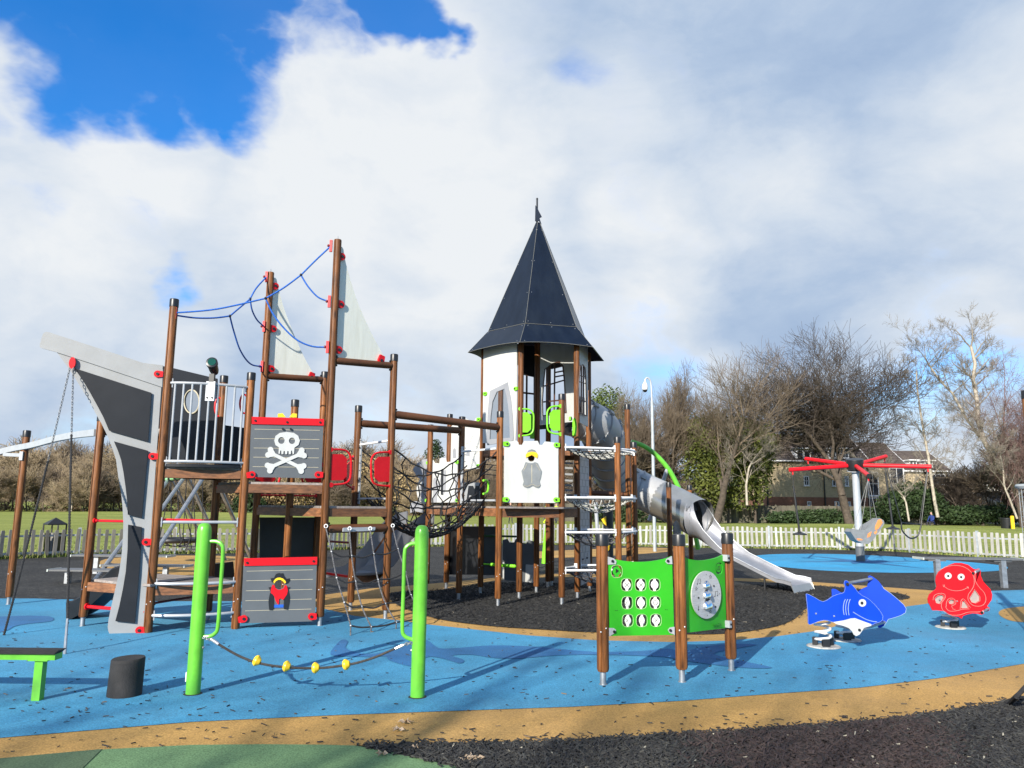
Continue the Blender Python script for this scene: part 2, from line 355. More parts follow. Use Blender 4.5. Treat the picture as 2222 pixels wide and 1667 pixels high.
def mulchmat():
    m = bpy.data.materials.new('black_rubber_mulch'); m.use_nodes = True; nt = m.node_tree; N = nt.nodes; L = nt.links; b = N['Principled BSDF']
    b.inputs['Roughness'].default_value = .8; b.inputs['Specular IOR Level'].default_value = .3
    tc = N.new('ShaderNodeTexCoord')
    wn = N.new('ShaderNodeTexNoise'); wn.inputs['Scale'].default_value = 9; wn.inputs['Detail'].default_value = 3; L.new(tc.outputs['Object'], wn.inputs[0])
    ad = N.new('ShaderNodeVectorMath'); ad.operation = 'MULTIPLY_ADD'; L.new(wn.outputs[1], ad.inputs[0]); ad.inputs[1].default_value = (.25, .25, .25); L.new(tc.outputs['Object'], ad.inputs[2])
    mp = N.new('ShaderNodeMapping'); mp.inputs['Scale'].default_value = (20, 55, 30); L.new(ad.outputs[0], mp.inputs[0])
    vo = N.new('ShaderNodeTexVoronoi'); vo.inputs['Scale'].default_value = 1.0; L.new(mp.outputs[0], vo.inputs['Vector'])
    hs = N.new('ShaderNodeSeparateColor'); L.new(vo.outputs['Color'], hs.inputs[0])
    cr = N.new('ShaderNodeValToRGB'); L.new(hs.outputs[0], cr.inputs[0]); e = cr.color_ramp.elements
    e[0].color = (.010, .010, .011, 1); e[1].position = .93; e[1].color = (.048, .048, .045, 1); x = e.new(.985); x.color = (.10, .095, .08, 1)
    n2 = N.new('ShaderNodeTexNoise'); n2.inputs['Scale'].default_value = .8; n2.inputs['Detail'].default_value = 5; L.new(tc.outputs['Object'], n2.inputs[0])
    mr = N.new('ShaderNodeMapRange'); L.new(n2.outputs[0], mr.inputs[0]); mr.inputs[1].default_value = .3; mr.inputs[2].default_value = .7; mr.inputs[3].default_value = .7; mr.inputs[4].default_value = 1.35
    mm = N.new('ShaderNodeMix'); mm.data_type = 'RGBA'; mm.blend_type = 'MULTIPLY'; mm.inputs[0].default_value = 1; L.new(cr.outputs[0], mm.inputs[6]); L.new(mr.outputs[0], mm.inputs[7])
    L.new(mm.outputs[2], b.inputs['Base Color'])
    bp = N.new('ShaderNodeBump'); bp.inputs['Strength'].default_value = .9; bp.inputs['Distance'].default_value = .03; L.new(vo.outputs['Distance'], bp.inputs['Height']); L.new(bp.outputs[0], b.inputs['Normal'])
    return m
M_MULCH = mulchmat()
def grassmat():
    m = bpy.data.materials.new('mown_grass'); m.use_nodes = True; nt = m.node_tree; N = nt.nodes; L = nt.links; b = N['Principled BSDF']; b.inputs['Roughness'].default_value = .9; b.inputs['Specular IOR Level'].default_value = .1
    tc = N.new('ShaderNodeTexCoord')
    mp = N.new('ShaderNodeMapping'); mp.inputs['Scale'].default_value = (.25, 1, 1); L.new(tc.outputs['Object'], mp.inputs[0])
    n1 = N.new('ShaderNodeTexNoise'); n1.inputs['Scale'].default_value = .55; n1.inputs['Detail'].default_value = 9; n1.inputs['Roughness'].default_value = .7; L.new(mp.outputs[0], n1.inputs[0])
    sp = N.new('ShaderNodeSeparateXYZ'); L.new(tc.outputs['Object'], sp.inputs[0])
    cr = N.new('ShaderNodeValToRGB'); L.new(n1.outputs[0], cr.inputs[0]); e = cr.color_ramp.elements
    e[0].position = .3; e[0].color = (.13, .165, .035, 1); e[1].position = .7; e[1].color = (.29, .31, .085, 1)
    n2 = N.new('ShaderNodeTexNoise'); n2.inputs['Scale'].default_value = 14; n2.inputs['Detail'].default_value = 6; L.new(tc.outputs['Object'], n2.inputs[0])
    mr = N.new('ShaderNodeMapRange'); L.new(n2.outputs[0], mr.inputs[0]); mr.inputs[1].default_value = .3; mr.inputs[2].default_value = .7; mr.inputs[3].default_value = .6; mr.inputs[4].default_value = 1.4
    mm = N.new('ShaderNodeMix'); mm.data_type = 'RGBA'; mm.blend_type = 'MULTIPLY'; mm.inputs[0].default_value = 1; L.new(cr.outputs[0], mm.inputs[6]); L.new(mr.outputs[0], mm.inputs[7])
    L.new(mm.outputs[2], b.inputs['Base Color'])
    bp = N.new('ShaderNodeBump'); bp.inputs['Strength'].default_value = .8; bp.inputs['Distance'].default_value = .06; L.new(n2.outputs[0], bp.inputs['Height']); L.new(bp.outputs[0], b.inputs['Normal'])
    return m
M_GRASS = grassmat()
def mound(x, y):
    h = .55*math.exp(-((x-24)/13)**2-((y-50)/9)**2) + .25*math.exp(-((x-8)/12)**2-((y-56)/8)**2)
    h += .35*math.exp(-((x+38)/22)**2-((y-92)/6)**2)
    if y > 85: h += (y-85)*.012
    return h
def field():
    mb = MB(); xs = np.concatenate([np.linspace(-1500, -150, 6), np.linspace(-130, 130, 70), np.linspace(150, 1500, 6)]); ys = np.concatenate([np.linspace(-200, 10, 5), np.linspace(14, 140, 64), np.linspace(160, 1600, 8)])
    vs = [(x, y, mound(x, y)-.012) for y in ys for x in xs]; k = len(xs)
    mb.add(vs, [(j*k+i, j*k+i+1, (j+1)*k+i+1, (j+1)*k+i) for j in range(len(ys)-1) for i in range(k-1)])
    o = struct('grass_field', mb, M_GRASS); o.data.polygons.foreach_set('use_smooth', [True]*len(o.data.polygons))
field()
def Gs(pts): return [G(*p) for p in pts]
FENCE_PX = [(-60, 1217), (0, 1214), (151, 1208), (330, 1203), (550, 1200), (711, 1194), (850, 1188), (940, 1186), (1110, 1183), (1300, 1182), (1396, 1186), (1550, 1189), (1640, 1190), (1771, 1192), (1929, 1196), (2108, 1208), (2222, 1215), (2300, 1221)]
FL = [G(*p) for p in FENCE_PX]
mul = [Vector((p.x*1.002, p.y+.25, 0)) for p in FL] + [Vector((24, 14, 0)), Vector((22, -14, 0)), Vector((-22, -14, 0)), Vector((-20, 12, 0))]
ground_poly('rubber_mulch_ground', mul, .0, M_MULCH, smooth_=False)
# sand band behind the tables and others
ground_poly('sand_path', Gs([(214, 1222), (240, 1212), (330, 1207), (440, 1206), (509, 1208), (560, 1213), (600, 1224), (600, 1240), (520, 1252), (400, 1252), (290, 1247), (225, 1236)]), .004, M_SAND)
ground_poly('sand_path', Gs([(1120, 1203), (1172, 1197), (1290, 1192), (1400, 1188.5), (1470, 1192), (1445, 1198), (1320, 1207), (1200, 1211), (1130, 1212)]), .004, M_SAND)
ground_poly('light_blue_island', Gs([(1626, 1211), (1650, 1205), (1700, 1202.6), (1800, 1202.4), (1900, 1206), (2000, 1212), (2100, 1220), (2170, 1227), (2187, 1233), (2165, 1239), (2100, 1242), (1980, 1243.5), (1880, 1242), (1780, 1238), (1700, 1231), (1650, 1222)]), .004, M_LBLUE)
# star painted on the light blue island
def star():
    c = G(1868, 1219); mb = MB()
    for a0, L in ((0, 2.3), (45, 1.3), (90, 2.6), (135, 1.3), (180, 2.3), (225, 1.3), (270, 2.6), (315, 1.3)):
        a = R(a0+12); tip = c+Vector((math.cos(a), math.sin(a), 0))*L; s1 = c+Vector((math.cos(a+R(22)), math.sin(a+R(22)), 0))*.55; s2 = c+Vector((math.cos(a-R(22)), math.sin(a-R(22)), 0))*.55
        for q in (tip, s1, s2): q.z = .008
        cc = c.copy(); cc.z = .008
        mb.add([cc, s2, tip, s1], [(0, 1, 2, 3)])
    struct('compass_star_inlay', mb, M_DBLUE)
star()
# big sand region (ring + front band), then blue sea, then black island on top
sand_out = Gs([(-40, 1653), (221, 1629), (415, 1619), (569, 1617.5), (736, 1619), (900, 1620), (1041, 1618), (1208, 1614), (1375, 1604), (1480, 1598), (1714, 1582), (1915, 1567), (2049, 1551), (2222, 1520), (2330, 1490)])
sand_out += [Vector((9, 7.5, 0)), Vector((11, 9.5, 0)), Vector((10, 11.0, 0))] + Gs([(2240, 1300), (2160, 1286), (2060, 1284), (1980, 1279), (1924, 1275), (1772, 1264), (1700, 1258), (1595, 1255), (1400, 1249), (1300, 1246), (1170, 1246), (1075, 1254), (927, 1268), (800, 1278), (700, 1292), (600, 1320), (500, 1350)]) + [Vector((-7, 9, 0)), Vector((-9, 6, 0)), Vector((-7.5, 4.8, 0))]
ground_poly('sand_coloured_path', sand_out, .004, M_SAND, smooth_=False)
blue = Gs([(-40, 1606), (0, 1604), (201, 1587), (415, 1569), (736, 1554), (1041, 1543), (1242, 1536), (1480, 1523), (1661, 1509), (1868, 1494), (2049, 1472), (2222, 1442), (2330, 1415)])
blue += [Vector((9.6, 9.2, 0)), Vector((10.4, 10.6, 0))] + Gs([(2290, 1278), (2222, 1281), (2155, 1283), (2090, 1290), (2040, 1305), (2007, 1312), (1969, 1317), (1880, 1342), (1783, 1369), (1681, 1383), (1574, 1392), (1459, 1395), (1292, 1391), (1141, 1380), (1007, 1365), (922, 1356), (868, 1348), (770, 1338), (736, 1330), (702, 1322), (640, 1312), (560, 1306), (345, 1306), (180, 1303), (80, 1300), (0, 1300), (-80, 1301)]) + [Vector((-11, 11, 0)), Vector((-10, 7, 0)), Vector((-7.6, 5.3, 0))]
ground_poly('blue_rubber_surface', blue, .008, M_BLUE, smooth_=False)
isl = Gs([(840, 1292), (870, 1285), (930, 1284), (1000, 1276), (1075, 1262), (1170, 1255), (1300, 1254), (1450, 1257), (1595, 1262), (1680, 1266), (1771, 1272), (1880, 1281), (1950, 1289), (1975, 1298), (1940, 1304), (1860, 1307), (1780, 1311), (1749, 1322), (1728, 1342), (1700, 1356), (1660, 1366), (1574, 1377), (1460, 1378), (1292, 1374), (1175, 1368), (1061, 1360), (960, 1347), (898, 1329), (858, 1312)])
ground_poly('mulch_island', isl, .012, M_MULCH, 4)
ground_poly('sand_spot', Gs([(2167, 1333), (2180, 1323), (2222, 1318), (2290, 1316), (2350, 1330), (2320, 1352), (2222, 1352), (2185, 1346)]), .012, M_SAND)
ground_poly('green_rubber_surface', Gs([(-40, 1653.5), (221, 1629.5), (415, 1619.5), (569, 1618), (700, 1619), (770, 1621), (840, 1633), (924, 1651), (991, 1667), (1060, 1690), (1080, 1740), (900, 1800), (-300, 1800)]), .0085, M_GREEN, smooth_=False)
ground_poly('dark_green_inlay', Gs([(-40, 1654), (221, 1630), (150, 1700), (80, 1790), (-250, 1790)]), .0125, M_DGREEN, smooth_=False)
# dark blue sea creature silhouettes inlaid in the blue surface
cre = z('E2', (-70, 190), (-20, 110), (20, 90), (45, 105), (30, 145), (90, 172), (190, 185), (300, 165), (400, 120), (480, 85), (560, 95), (620, 140), (680, 150), (820, 140), (950, 130), (1100, 130), (1300, 140), (1500, 160), (1700, 172), (1950, 165), (2120, 150), (2212, 165), (2400, 130), (2560, 118), (2700, 125), (2560, 150), (2420, 185), (2600, 230), (2800, 275), (2600, 275), (2300, 240), (2100, 205), (1700, 190), (1400, 195), (1150, 215), (980, 210), (850, 190), (720, 195), (790, 220), (795, 238), (760, 245), (660, 215), (560, 205), (480, 262), (400, 255), (310, 225), (290, 200), (200, 205), (60, 200))
ground_poly('dark_blue_inlay', Gs(cre), .0125, M_DBLUE, 3)
ground_poly('dark_blue_inlay', Gs([(-60, 1344), (0, 1340), (60, 1338), (109, 1340), (112, 1350), (60, 1356), (30, 1362), (10, 1372), (-60, 1380)]), .0125, M_DBLUE, 3)
# ------------------------------------------------------------------ mulch pieces (real chips)
def chips(name, n, sampler, size, m, zbase, thick=.006, tilt=.25, seed=1):
    rg = np.random.RandomState(seed); P_ = sampler(rg, n); n = len(P_)
    a = rg.rand(n)*math.pi*2 if tilt > .2 else rg.normal(0, .8, n)
    Ls = size[0]*(.5+rg.rand(n)); Ws = size[1]*(.5+rg.rand(n)); t = thick*(.6+.8*rg.rand(n))
    cube = np.array([(i, j, k) for i in (-1, 1) for j in (-1, 1) for k in (-1, 1)], float)
    v = cube[None]*np.stack([Ls/2, Ws/2, t/2], 1)[:, None]
    v[:, 4:, 1] *= .5; v[:, 4:, 1] += (Ws*.3*rg.normal(0, .6, n))[:, None]
    ty = rg.normal(0, tilt, n); zz = v[..., 2].copy()
    v[..., 2] = zz + v[..., 0]*np.sin(ty)[:, None]
    ca, sa = np.cos(a)[:, None], np.sin(a)[:, None]
    x = v[..., 0]*ca-v[..., 1]*sa; y = v[..., 0]*sa+v[..., 1]*ca
    lift = np.abs(np.sin(ty))*Ls/2*.8 + thick/2 + rg.rand(n)*thick*(1.5 if tilt > .2 else 0)
    V_ = np.stack([x+P_[:, 0:1], y+P_[:, 1:2], v[..., 2]+(zbase+lift)[:, None]], -1).reshape(-1, 3)
    F_ = np.array([(0, 1, 3, 2), (4, 6, 7, 5), (0, 4, 5, 1), (2, 3, 7, 6), (1, 5, 7, 3)])
    Fa = (F_[None]+8*np.arange(n)[:, None, None]).reshape(-1, 4)
    me = bpy.data.meshes.new(name); me.from_pydata(V_.tolist(), [], Fa.tolist()); me.materials.append(m)
    o = bpy.data.objects.new(name, me); COL.objects.link(o); o['kind'] = 'stuff'; return o
def inpoly(pts, poly):
    x, y = pts[:, 0], pts[:, 1]; ins = np.zeros(len(pts), bool); k = len(poly)
    for i in range(k):
        x1, y1 = poly[i][0], poly[i][1]; x2, y2 = poly[i-1][0], poly[i-1][1]
        c = ((y1 > y) != (y2 > y)) & (x < (x2-x1)*(y-y1)/(y2-y1+1e-12)+x1); ins ^= c
    return ins
def chipmat(name, cols, rough=.75):
    m = bpy.data.materials.new(name); m.use_nodes = True; nt = m.node_tree; N = nt.nodes; L = nt.links; b = N['Principled BSDF']; b.inputs['Roughness'].default_value = rough
    g = N.new('ShaderNodeNewGeometry'); cr = N.new('ShaderNodeValToRGB'); cr.color_ramp.interpolation = 'CONSTANT'; L.new(g.outputs['Random Per Island'], cr.inputs[0])
    e = cr.color_ramp.elements; e[0].position = 0; e[0].color = (*cols[0][1], 1); e[1].position = cols[1][0]; e[1].color = (*cols[1][1], 1)
    for p, c in cols[2:]: x = e.new(p); x.color = (*c, 1)
    L.new(cr.outputs[0], b.inputs['Base Color']); return m
M_CHIP = chipmat('mulch_chip_black', [(0, (.008, .008, .009)), (.3, (.017, .017, .017)), (.6, (.028, .028, .027)), (.88, (.045, .045, .04)), (.993, (.3, .28, .22))])
M_CHIPD = chipmat('mulch_chip_dark', [(0, (.006, .006, .006)), (.4, (.012, .012, .012)), (.75, (.022, .022, .021)), (.995, (.2, .18, .14))])
M_CHIPR = chipmat('mulch_chip_brown', [(0, (.013, .009, .009)), (.35, (.027, .017, .0165)), (.7, (.040, .027, .025)), (.993, (.3, .28, .22))])
M_CHIPS = chipmat('mulch_chip_loose', [(0, (.010, .010, .012)), (.5, (.022, .022, .022)), (.8, (.05, .04, .03)), (.95, (.14, .10, .06))])
front_poly = Gs([(760, 1622), (1041, 1619), (1208, 1615), (1375, 1605), (1480, 1599), (1714, 1583), (1915, 1568), (2049, 1552), (2222, 1521), (2300, 1502)]) + Gs([(2400, 1720), (1100, 1720), (1000, 1670), (924, 1652), (840, 1634)])
red_poly = Gs([(1490, 1600), (1715, 1584), (1915, 1568), (2000, 1560), (2060, 1600), (2080, 1720), (1560, 1720), (1540, 1640)])
def samp_in(poly, bb, jit=.03, exc=None):
    def f(rg, n):
        p = np.stack([rg.uniform(bb[0], bb[1], n*3), rg.uniform(bb[2], bb[3], n*3)], 1)
        q = p + rg.normal(0, jit, p.shape); k = inpoly(q, poly)
        if exc is not None:
            rm = inpoly(q + rg.normal(0, .12, p.shape), exc); k &= ~rm
        return p[k][:n]
    return f
chips('front_mulch_chips', 28000, samp_in(front_poly, (-.9, 4.2, 4.2, 6.6), .025, red_poly), (.036, .0085), M_CHIP, .012, .005, .25, 3)
def samp_red(rg, n):
    p = samp_in(red_poly, (.8, 3.6, 4.2, 6.0), .10)(rg, n); return p[inpoly(p, front_poly)]
chips('brown_mulch_chips', 12000, samp_red, (.036, .009), M_CHIPR, .012, .006, .3, 4)
chips('front_mulch_base_chips', 14000, samp_in(front_poly, (-.9, 4.2, 4.2, 6.6), .01), (.045, .012), M_CHIP, .002, .006, .15, 5)
isl2 = isl
chips('island_mulch_chips', 24000, samp_in(isl2, (-2.2, 7.5, 8.7, 15.5), .05), (.032, .008), M_CHIPD, .010, .006, .3, 6)
bl2 = blue
def samp_loose(rg, n):
    u = rg.rand(n*3); px = rg.uniform(-30, 2250, n*3); py = 1250+u*400
    pts = np.array([list(G(a, b))[:2] for a, b in zip(px, py)]); keep = inpoly(pts, [(p.x, p.y) for p in sand_out]) & ~inpoly(pts, [(p.x, p.y) for p in isl])
    cl = np.sin(pts[:, 0]*1.7+1)*np.sin(pts[:, 1]*2.1+.5)*.5+.5
    keep &= rg.rand(len(pts)) < (.25+.75*cl); return pts[keep][:n]
chips('loose_mulch_chips', 620, samp_loose, (.030, .007), M_CHIPS, .010, .005, .12, 8)
# more loose chips strewn along the edge of the front mulch
def samp_edge(rg, n):
    px = rg.uniform(760, 2222, n*2); e = np.interp(px, [760, 1041, 1375, 1714, 2049, 2222], [1619, 1618, 1604, 1582, 1551, 1520]); py = e-np.abs(rg.normal(0, 7, n*2))
    return np.array([list(G(a, b))[:2] for a, b in zip(px, py)])[:n]
chips('edge_mulch_chips', 300, samp_edge, (.035, .008), M_CHIPS, .006, .005, .12, 9)
def dead_leaves():
    lm = mat('dry_leaf', (.38, .29, .20), .8, 0, .3, 30)
    for i, (x, y, a, s) in enumerate([(414, 636, .3, .055), (374, 688, 1.2, .05), (845, 875, .8, .06), (880, 880, 2., .05), (815, 887, 2.6, .05), (480, 808, .4, .035), (265, 848, 1.5, .04)]):
        c = G(*z1('E2', x, y)); mb = MB(); n = 7; pts = []
        for k in range(n*2):
            r = s*(1 if k % 2 == 0 else .45)*(1.3 if k == 0 else 1); t = a+math.pi*k/n; pts.append((c.x+r*math.cos(t), c.y+r*.8*math.sin(t), .016+.012*(k % 3)))
        mb.add(pts+[(c.x, c.y, .022)], [(k, (k+1) % (2*n), 2*n) for k in range(2*n)])
        mb.add([(p[0], p[1], p[2]-.001) for p in pts]+[(c.x, c.y, .0205)], [((k+1) % (2*n), k, 2*n) for k in range(2*n)])
        lab = ['curled pale dry leaf on the sand band, upper of two by the left', 'curled pale dry leaf on the sand band, lower of two', 'dry leaf on the front black mulch, middle of a small cluster', 'dry leaf on the front black mulch, rightmost of a small cluster', 'dry leaf on the front black mulch, leftmost of a small cluster', 'tiny pale leaf scrap at the black mulch edge', 'small pale leaf scrap lying on the green rubber surface'][i]
        solo('dry_leaf', mb, lm, lab, 'leaf', (c.x, c.y, .012), 'dry leaves on the ground', False)
dead_leaves()
def blades():
    rg = np.random.RandomState(21); n = 30000; px = rg.uniform(-40, 2290, n); fy = np.interp(px, [a for a, b in FENCE_PX], [b for a, b in FENCE_PX])
    base = np.array([list(G(a, b))[:2] for a, b in zip(px, fy)]); d = np.abs(rg.normal(0, 1, n))**1.5*1.6; dr = base/np.linalg.norm(base, axis=1)[:, None]; p = base+dr*(d-.06)[:, None]
    h = rg.uniform(.04, .12, n)+.12*np.exp(-d*4)*rg.rand(n); a = rg.rand(n)*6.28; w = .012+.014*rg.rand(n); ln = rg.normal(0, .04, (n, 2)); z0 = np.array([mound(x, y) for x, y in p])-.02
    v = np.stack([np.stack([p[:, 0]-np.cos(a)*w, p[:, 1]-np.sin(a)*w, z0], 1), np.stack([p[:, 0]+np.cos(a)*w, p[:, 1]+np.sin(a)*w, z0], 1), np.stack([p[:, 0]+ln[:, 0], p[:, 1]+ln[:, 1], z0+h], 1)], 1).reshape(-1, 3)
    me = bpy.data.meshes.new('grass_blades'); me.from_pydata(v.tolist(), [], np.arange(n*3).reshape(-1, 3).tolist()); me.materials.append(chipmat('grass_blade', [(0, (.09, .13, .025)), (.35, (.15, .19, .04)), (.7, (.22, .24, .06)), (.92, (.30, .26, .12))]))
    o = bpy.data.objects.new('rough_grass', me); COL.objects.link(o); o['kind'] = 'stuff'
blades()
# ------------------------------------------------------------------ timber posts and fittings
def V2(p, zz=0): return Vector((p[0], p[1], zz))
def notch_ring(r):
    pts = []
    for i in range(28):
        a = 2*math.pi*i/28; rr = r
        pts.append((rr*math.cos(a), rr*math.sin(a)))
    out = []
    for i, (x, y) in enumerate(pts):
        if i % 7 == 5:      # sawn relief groove
            out += [(x*.995, y*.995), (x*.80+pts[(i+1) % 28][0]*.04, y*.80+pts[(i+1) % 28][1]*.04)]
        else: out.append((x, y))
    return out
RING = {}
def post(par, p, h, cap=True, foot=True, r=.05, z0=None, bolts=True, label=None):
    if z0 is None: z0 = .115 if foot else 0.0
    mb = MB(); rg = notch_ring(r); k = len(rg)
    lv = [(z0, .84), (z0+.02, 1.), (h-.012, 1.), (h, .93)]
    vs = [(p[0]+x*s, p[1]+y*s, zz) for zz, s in lv for x, y in rg]
    fs = [(i*k+j, i*k+(j+1) % k, (i+1)*k+(j+1) % k, (i+1)*k+j) for i in range(3) for j in range(k)]
    c0 = len(vs); vs += [(p[0], p[1], z0), (p[0], p[1], h)]
    fs += [((j+1) % k, j, c0) for j in range(k)] + [(3*k+j, 3*k+(j+1) % k, c0+1) for j in range(k)]
    mb.add(vs, fs); o = part(par, 'post', mb, WOOD, label)
    if cap:
        mb = MB(); q = r*1.1; mb.lathe(V2(p, h-.085), [(q, 0), (q, .088), (q*.93, .098), (q*.5, .102), (0, .103)], 18); part(o, 'post_cap', mb, BLACK)
    if foot:
        mb = MB(); mb.cyl(V2(p, -.02), V2(p, z0+.03), .027, 12); mb.disc(V2(p, .006), (0, 0, 1), .035, .012); part(o, 'steel_foot', mb, STEEL)
    if bolts:
        mb = MB()
        for a, zz in ((-115, .33), (-62, .36)):
            mb.sphere(V2(p, z0+zz)+Vector((math.cos(R(a)), math.sin(R(a)), 0))*r*.97, .007, 6)
        part(o, 'bolt', mb, WHITES)
    return o
def log(par, a, b, r=.048, name='log_beam', ends=True):
    mb = MB(); a = Vector(a); b = Vector(b); d = (b-a).normalized(); a = a+d*.045; b = b-d*.045
    mb.tube([a, a+d*.05, b-d*.05, b], [r*.82, r, r, r*.82], 16); o = part(par, name, mb, LOGW)
    mb = MB()
    for q in (a+d*.02, b-d*.02):
        mb.sphere(q+Vector((0, 0, r+.012)), .016, 8); mb.sphere(q-Vector((0, 0, r+.012)), .016, 8)
    part(o, 'beam_bolt', mb, BLACK); return o
def ear(par, px, py, pl, side, m=RED, r=.042, tilt=0., nm='panel_bracket'):
    """bracket: round lug with a tab towards the post; side +1 right, -1 left along the panel"""
    c = pl(px, py); d = pl.d*side
    if (pl.B-pl.A).x < 0: d = -d
    upv = Vector((0, 0, 1)); d = (d*math.cos(tilt)+upv*math.sin(tilt)).normalized(); w = pl.n.cross(d).normalized()
    out = []
    for i in range(9):
        a = math.pi/2+math.pi*i/8; out.append(c+d*math.cos(a)*r+w*math.sin(a)*r)
    out += [c+d*r*1.5-w*r*.8, c+d*r*1.5+w*r*.8]
    mb = MB(); mb.plate([o+pl.n*.014 for o in out], pl.n, .03); o = part(par, nm, mb, m, smooth=False)
    mb = MB(); mb.disc(c+pl.n*.018, pl.n, r*.42, .01, 12); part(o, 'bolt_cap', mb, BLACK); return o
def curved_rail(par, A, B, zz, bulge, r=.018, m=RAIL, clamps=True, seg=14, dirn=None):
    A = V2(A, zz); B = V2(B, zz); d = (B-A).normalized(); n = dirn or Vector((d.y, -d.x, 0))
    if dirn is None and n.dot(A) > 0: n = -n
    pts = [A.lerp(B, t)+n*bulge*(1-(2*t-1)**2)**.8 for t in [i/seg for i in range(seg+1)]]
    mb = MB(); mb.tube(pts, r, 10); o = part(par, 'curved_rail', mb, m)
    if clamps:
        mb = MB()
        for q in (A+d*.055, B-d*.055): mb.box(q+n*.01, .012, .05, .11, (d, n, Vector((0, 0, 1))))
        part(o, 'rail_clamp', mb, m)
    return pts
def bar(par, A, B, zz, r=.016, m=RED, name='rung', z2=None):
    A = V2(A, zz); B = V2(B, zz if z2 is None else z2); mb = MB(); mb.cyl(A, B, r, 10); d = (B-A).normalized()
    mb.disc(A+d*.055, d, r*2., .02, 10); mb.disc(B-d*.055, d, r*2., .02, 10); return part(par, name, mb, m)
def deck(par, poly, ztop, planks=True, joist_h=.105, plank_dir=None, m=None):
    c = sum((V2(p) for p in poly), Vector())/len(poly); n = len(poly)
    for i in range(n):
        a, b = V2(poly[i], ztop-.03-joist_h/2), V2(poly[(i+1) % n], ztop-.03-joist_h/2); d = (b-a).normalized(); mb = MB(); mb.beam(a+d*.05, b-d*.05, .045, joist_h); part(par, 'joist', mb, WOODD, smooth=False)
    d = plank_dir or (V2(poly[1])-V2(poly[0])).normalized(); w = Vector((-d.y, d.x, 0))
    sp = [V2(p).dot(w) for p in poly]; lo, hi = min(sp), max(sp); k = max(1, int((hi-lo)/.118))
    for i in range(k):
        s0 = lo+(hi-lo)*i/k+.004; s1 = lo+(hi-lo)*(i+1)/k-.004; lim = []
        for s in (s0, s1):
            xs = []
            for j in range(n):
                p, q = V2(poly[j]), V2(poly[(j+1) % n]); a, b = p.dot(w)-s, q.dot(w)-s
                if a*b < 0: xs.append(p.lerp(q, a/(a-b)).dot(d))
            if len(xs) < 2: xs = [c.dot(d)-.03, c.dot(d)+.03]
            lim.append((min(xs), max(xs)))
        q4 = [d*lim[0][0]+w*s0, d*lim[0][1]+w*s0, d*lim[1][1]+w*s1, d*lim[1][0]+w*s1]
        mb = MB(); mb.plate([V2(q, ztop) for q in q4], Vector((0, 0, 1)), .028); part(par, 'plank', mb, m or WOODG, smooth=False)
def hand_panel(par, base, pl, x0, x1, y0, y1, side, m=RED, reg='A4'):
    """rounded infill plate inside a bent tube loop, fixed to a post on the given side (+1: post on the right)"""
    def q(x, y): return z1(reg, x, y)
    w = x1-x0; h = y1-y0; f = .18*h
    if side > 0: lp = [(x1, y0), (x0+f, y0+.02*h), (x0+.03*w, y0+f), (x0, y0+.5*h), (x0+.05*w, y1-f), (x0+f, y1-.04*h), (x1, y1)]
    else: lp = [(x0, y0), (x1-f, y0+.02*h), (x1-.03*w, y0+f), (x1, y0+.5*h), (x1-.05*w, y1-f), (x1-f, y1-.04*h), (x0, y1)]
    pts = [pl.o(.03)(*q(x, y)) for x, y in lp]; mb = MB(); mb.tube(smooth_pts(pts, 5, False), .014, 8)
    o = part(par, 'hand_loop', mb, m)
    ix0, ix1 = (x0+.2*w, x1) if side > 0 else (x0, x1-.2*w)
    c = .12*h; o2 = [(ix0+c, y0+.13*h), (ix1, y0+.13*h), (ix1, y1-.13*h), (ix0+c, y1-.13*h), (ix0, y1-.13*h-c), (ix0, y0+.13*h+c)] if side > 0 else [(ix0, y0+.13*h), (ix1-c, y0+.13*h), (ix1, y0+.13*h+c), (ix1, y1-.13*h-c), (ix1-c, y1-.13*h), (ix0, y1-.13*h)]
    plate_px(par, 'hand_panel', pl.o(.035), [q(*p) for p in o2], .015, m)
    mb = MB(); e = x1 if side > 0 else x0
    for yy in (y0, y1): mb.disc(pl.o(.03)(*q(e, yy)), pl.n, .032, .03, 12)
    part(o, 'loop_foot', mb, m)
    return o
# ------------------------------------------------------------------ pirate ship
P0, P1, P2, P3, P4 = (-7.32, 11.61), (-5.19, 9.70), (-4.20, 9.28), (-3.30, 9.61), (-2.36, 9.92)
P7, P5, P9 = (-1.655, 10.60), (-2.28, 11.38), (-3.90, 10.29)
P6, P8, M2, P10 = (-2.98, 10.50), (-2.90, 11.75), (-3.62, 11.10), (-4.89, 10.7)
ship = thing('pirate_ship_play_tower', 'timber pirate ship climbing frame with grey bow, white sails and skull panel', 'climbing frame', (-3.6, 10, 0))
ground = .0
post(ship, P1, 2.59); post(ship, P2, 3.98, foot=False); post(ship, P3, 3.12, foot=False); post(ship, P4, 5.01, cap=False, label='tall mast post with a white sail, nearer one')
post(ship, P7, 3.57); post(ship, P5, 2.94); post(ship, P9, 3.19); post(ship, P6, 2.90); post(ship, P8, 3.51); post(ship, M2, 4.91, cap=False, label='tall mast post with a white sail, farther one'); post(ship, P10, 2.5)
for q, hh in ((P4, 5.01), (M2, 4.91)):
    mb = MB(); mb.cyl(V2(q, hh), V2(q, hh+.05), .004, 6); part(ship, 'mast_pin', mb, STEEL)
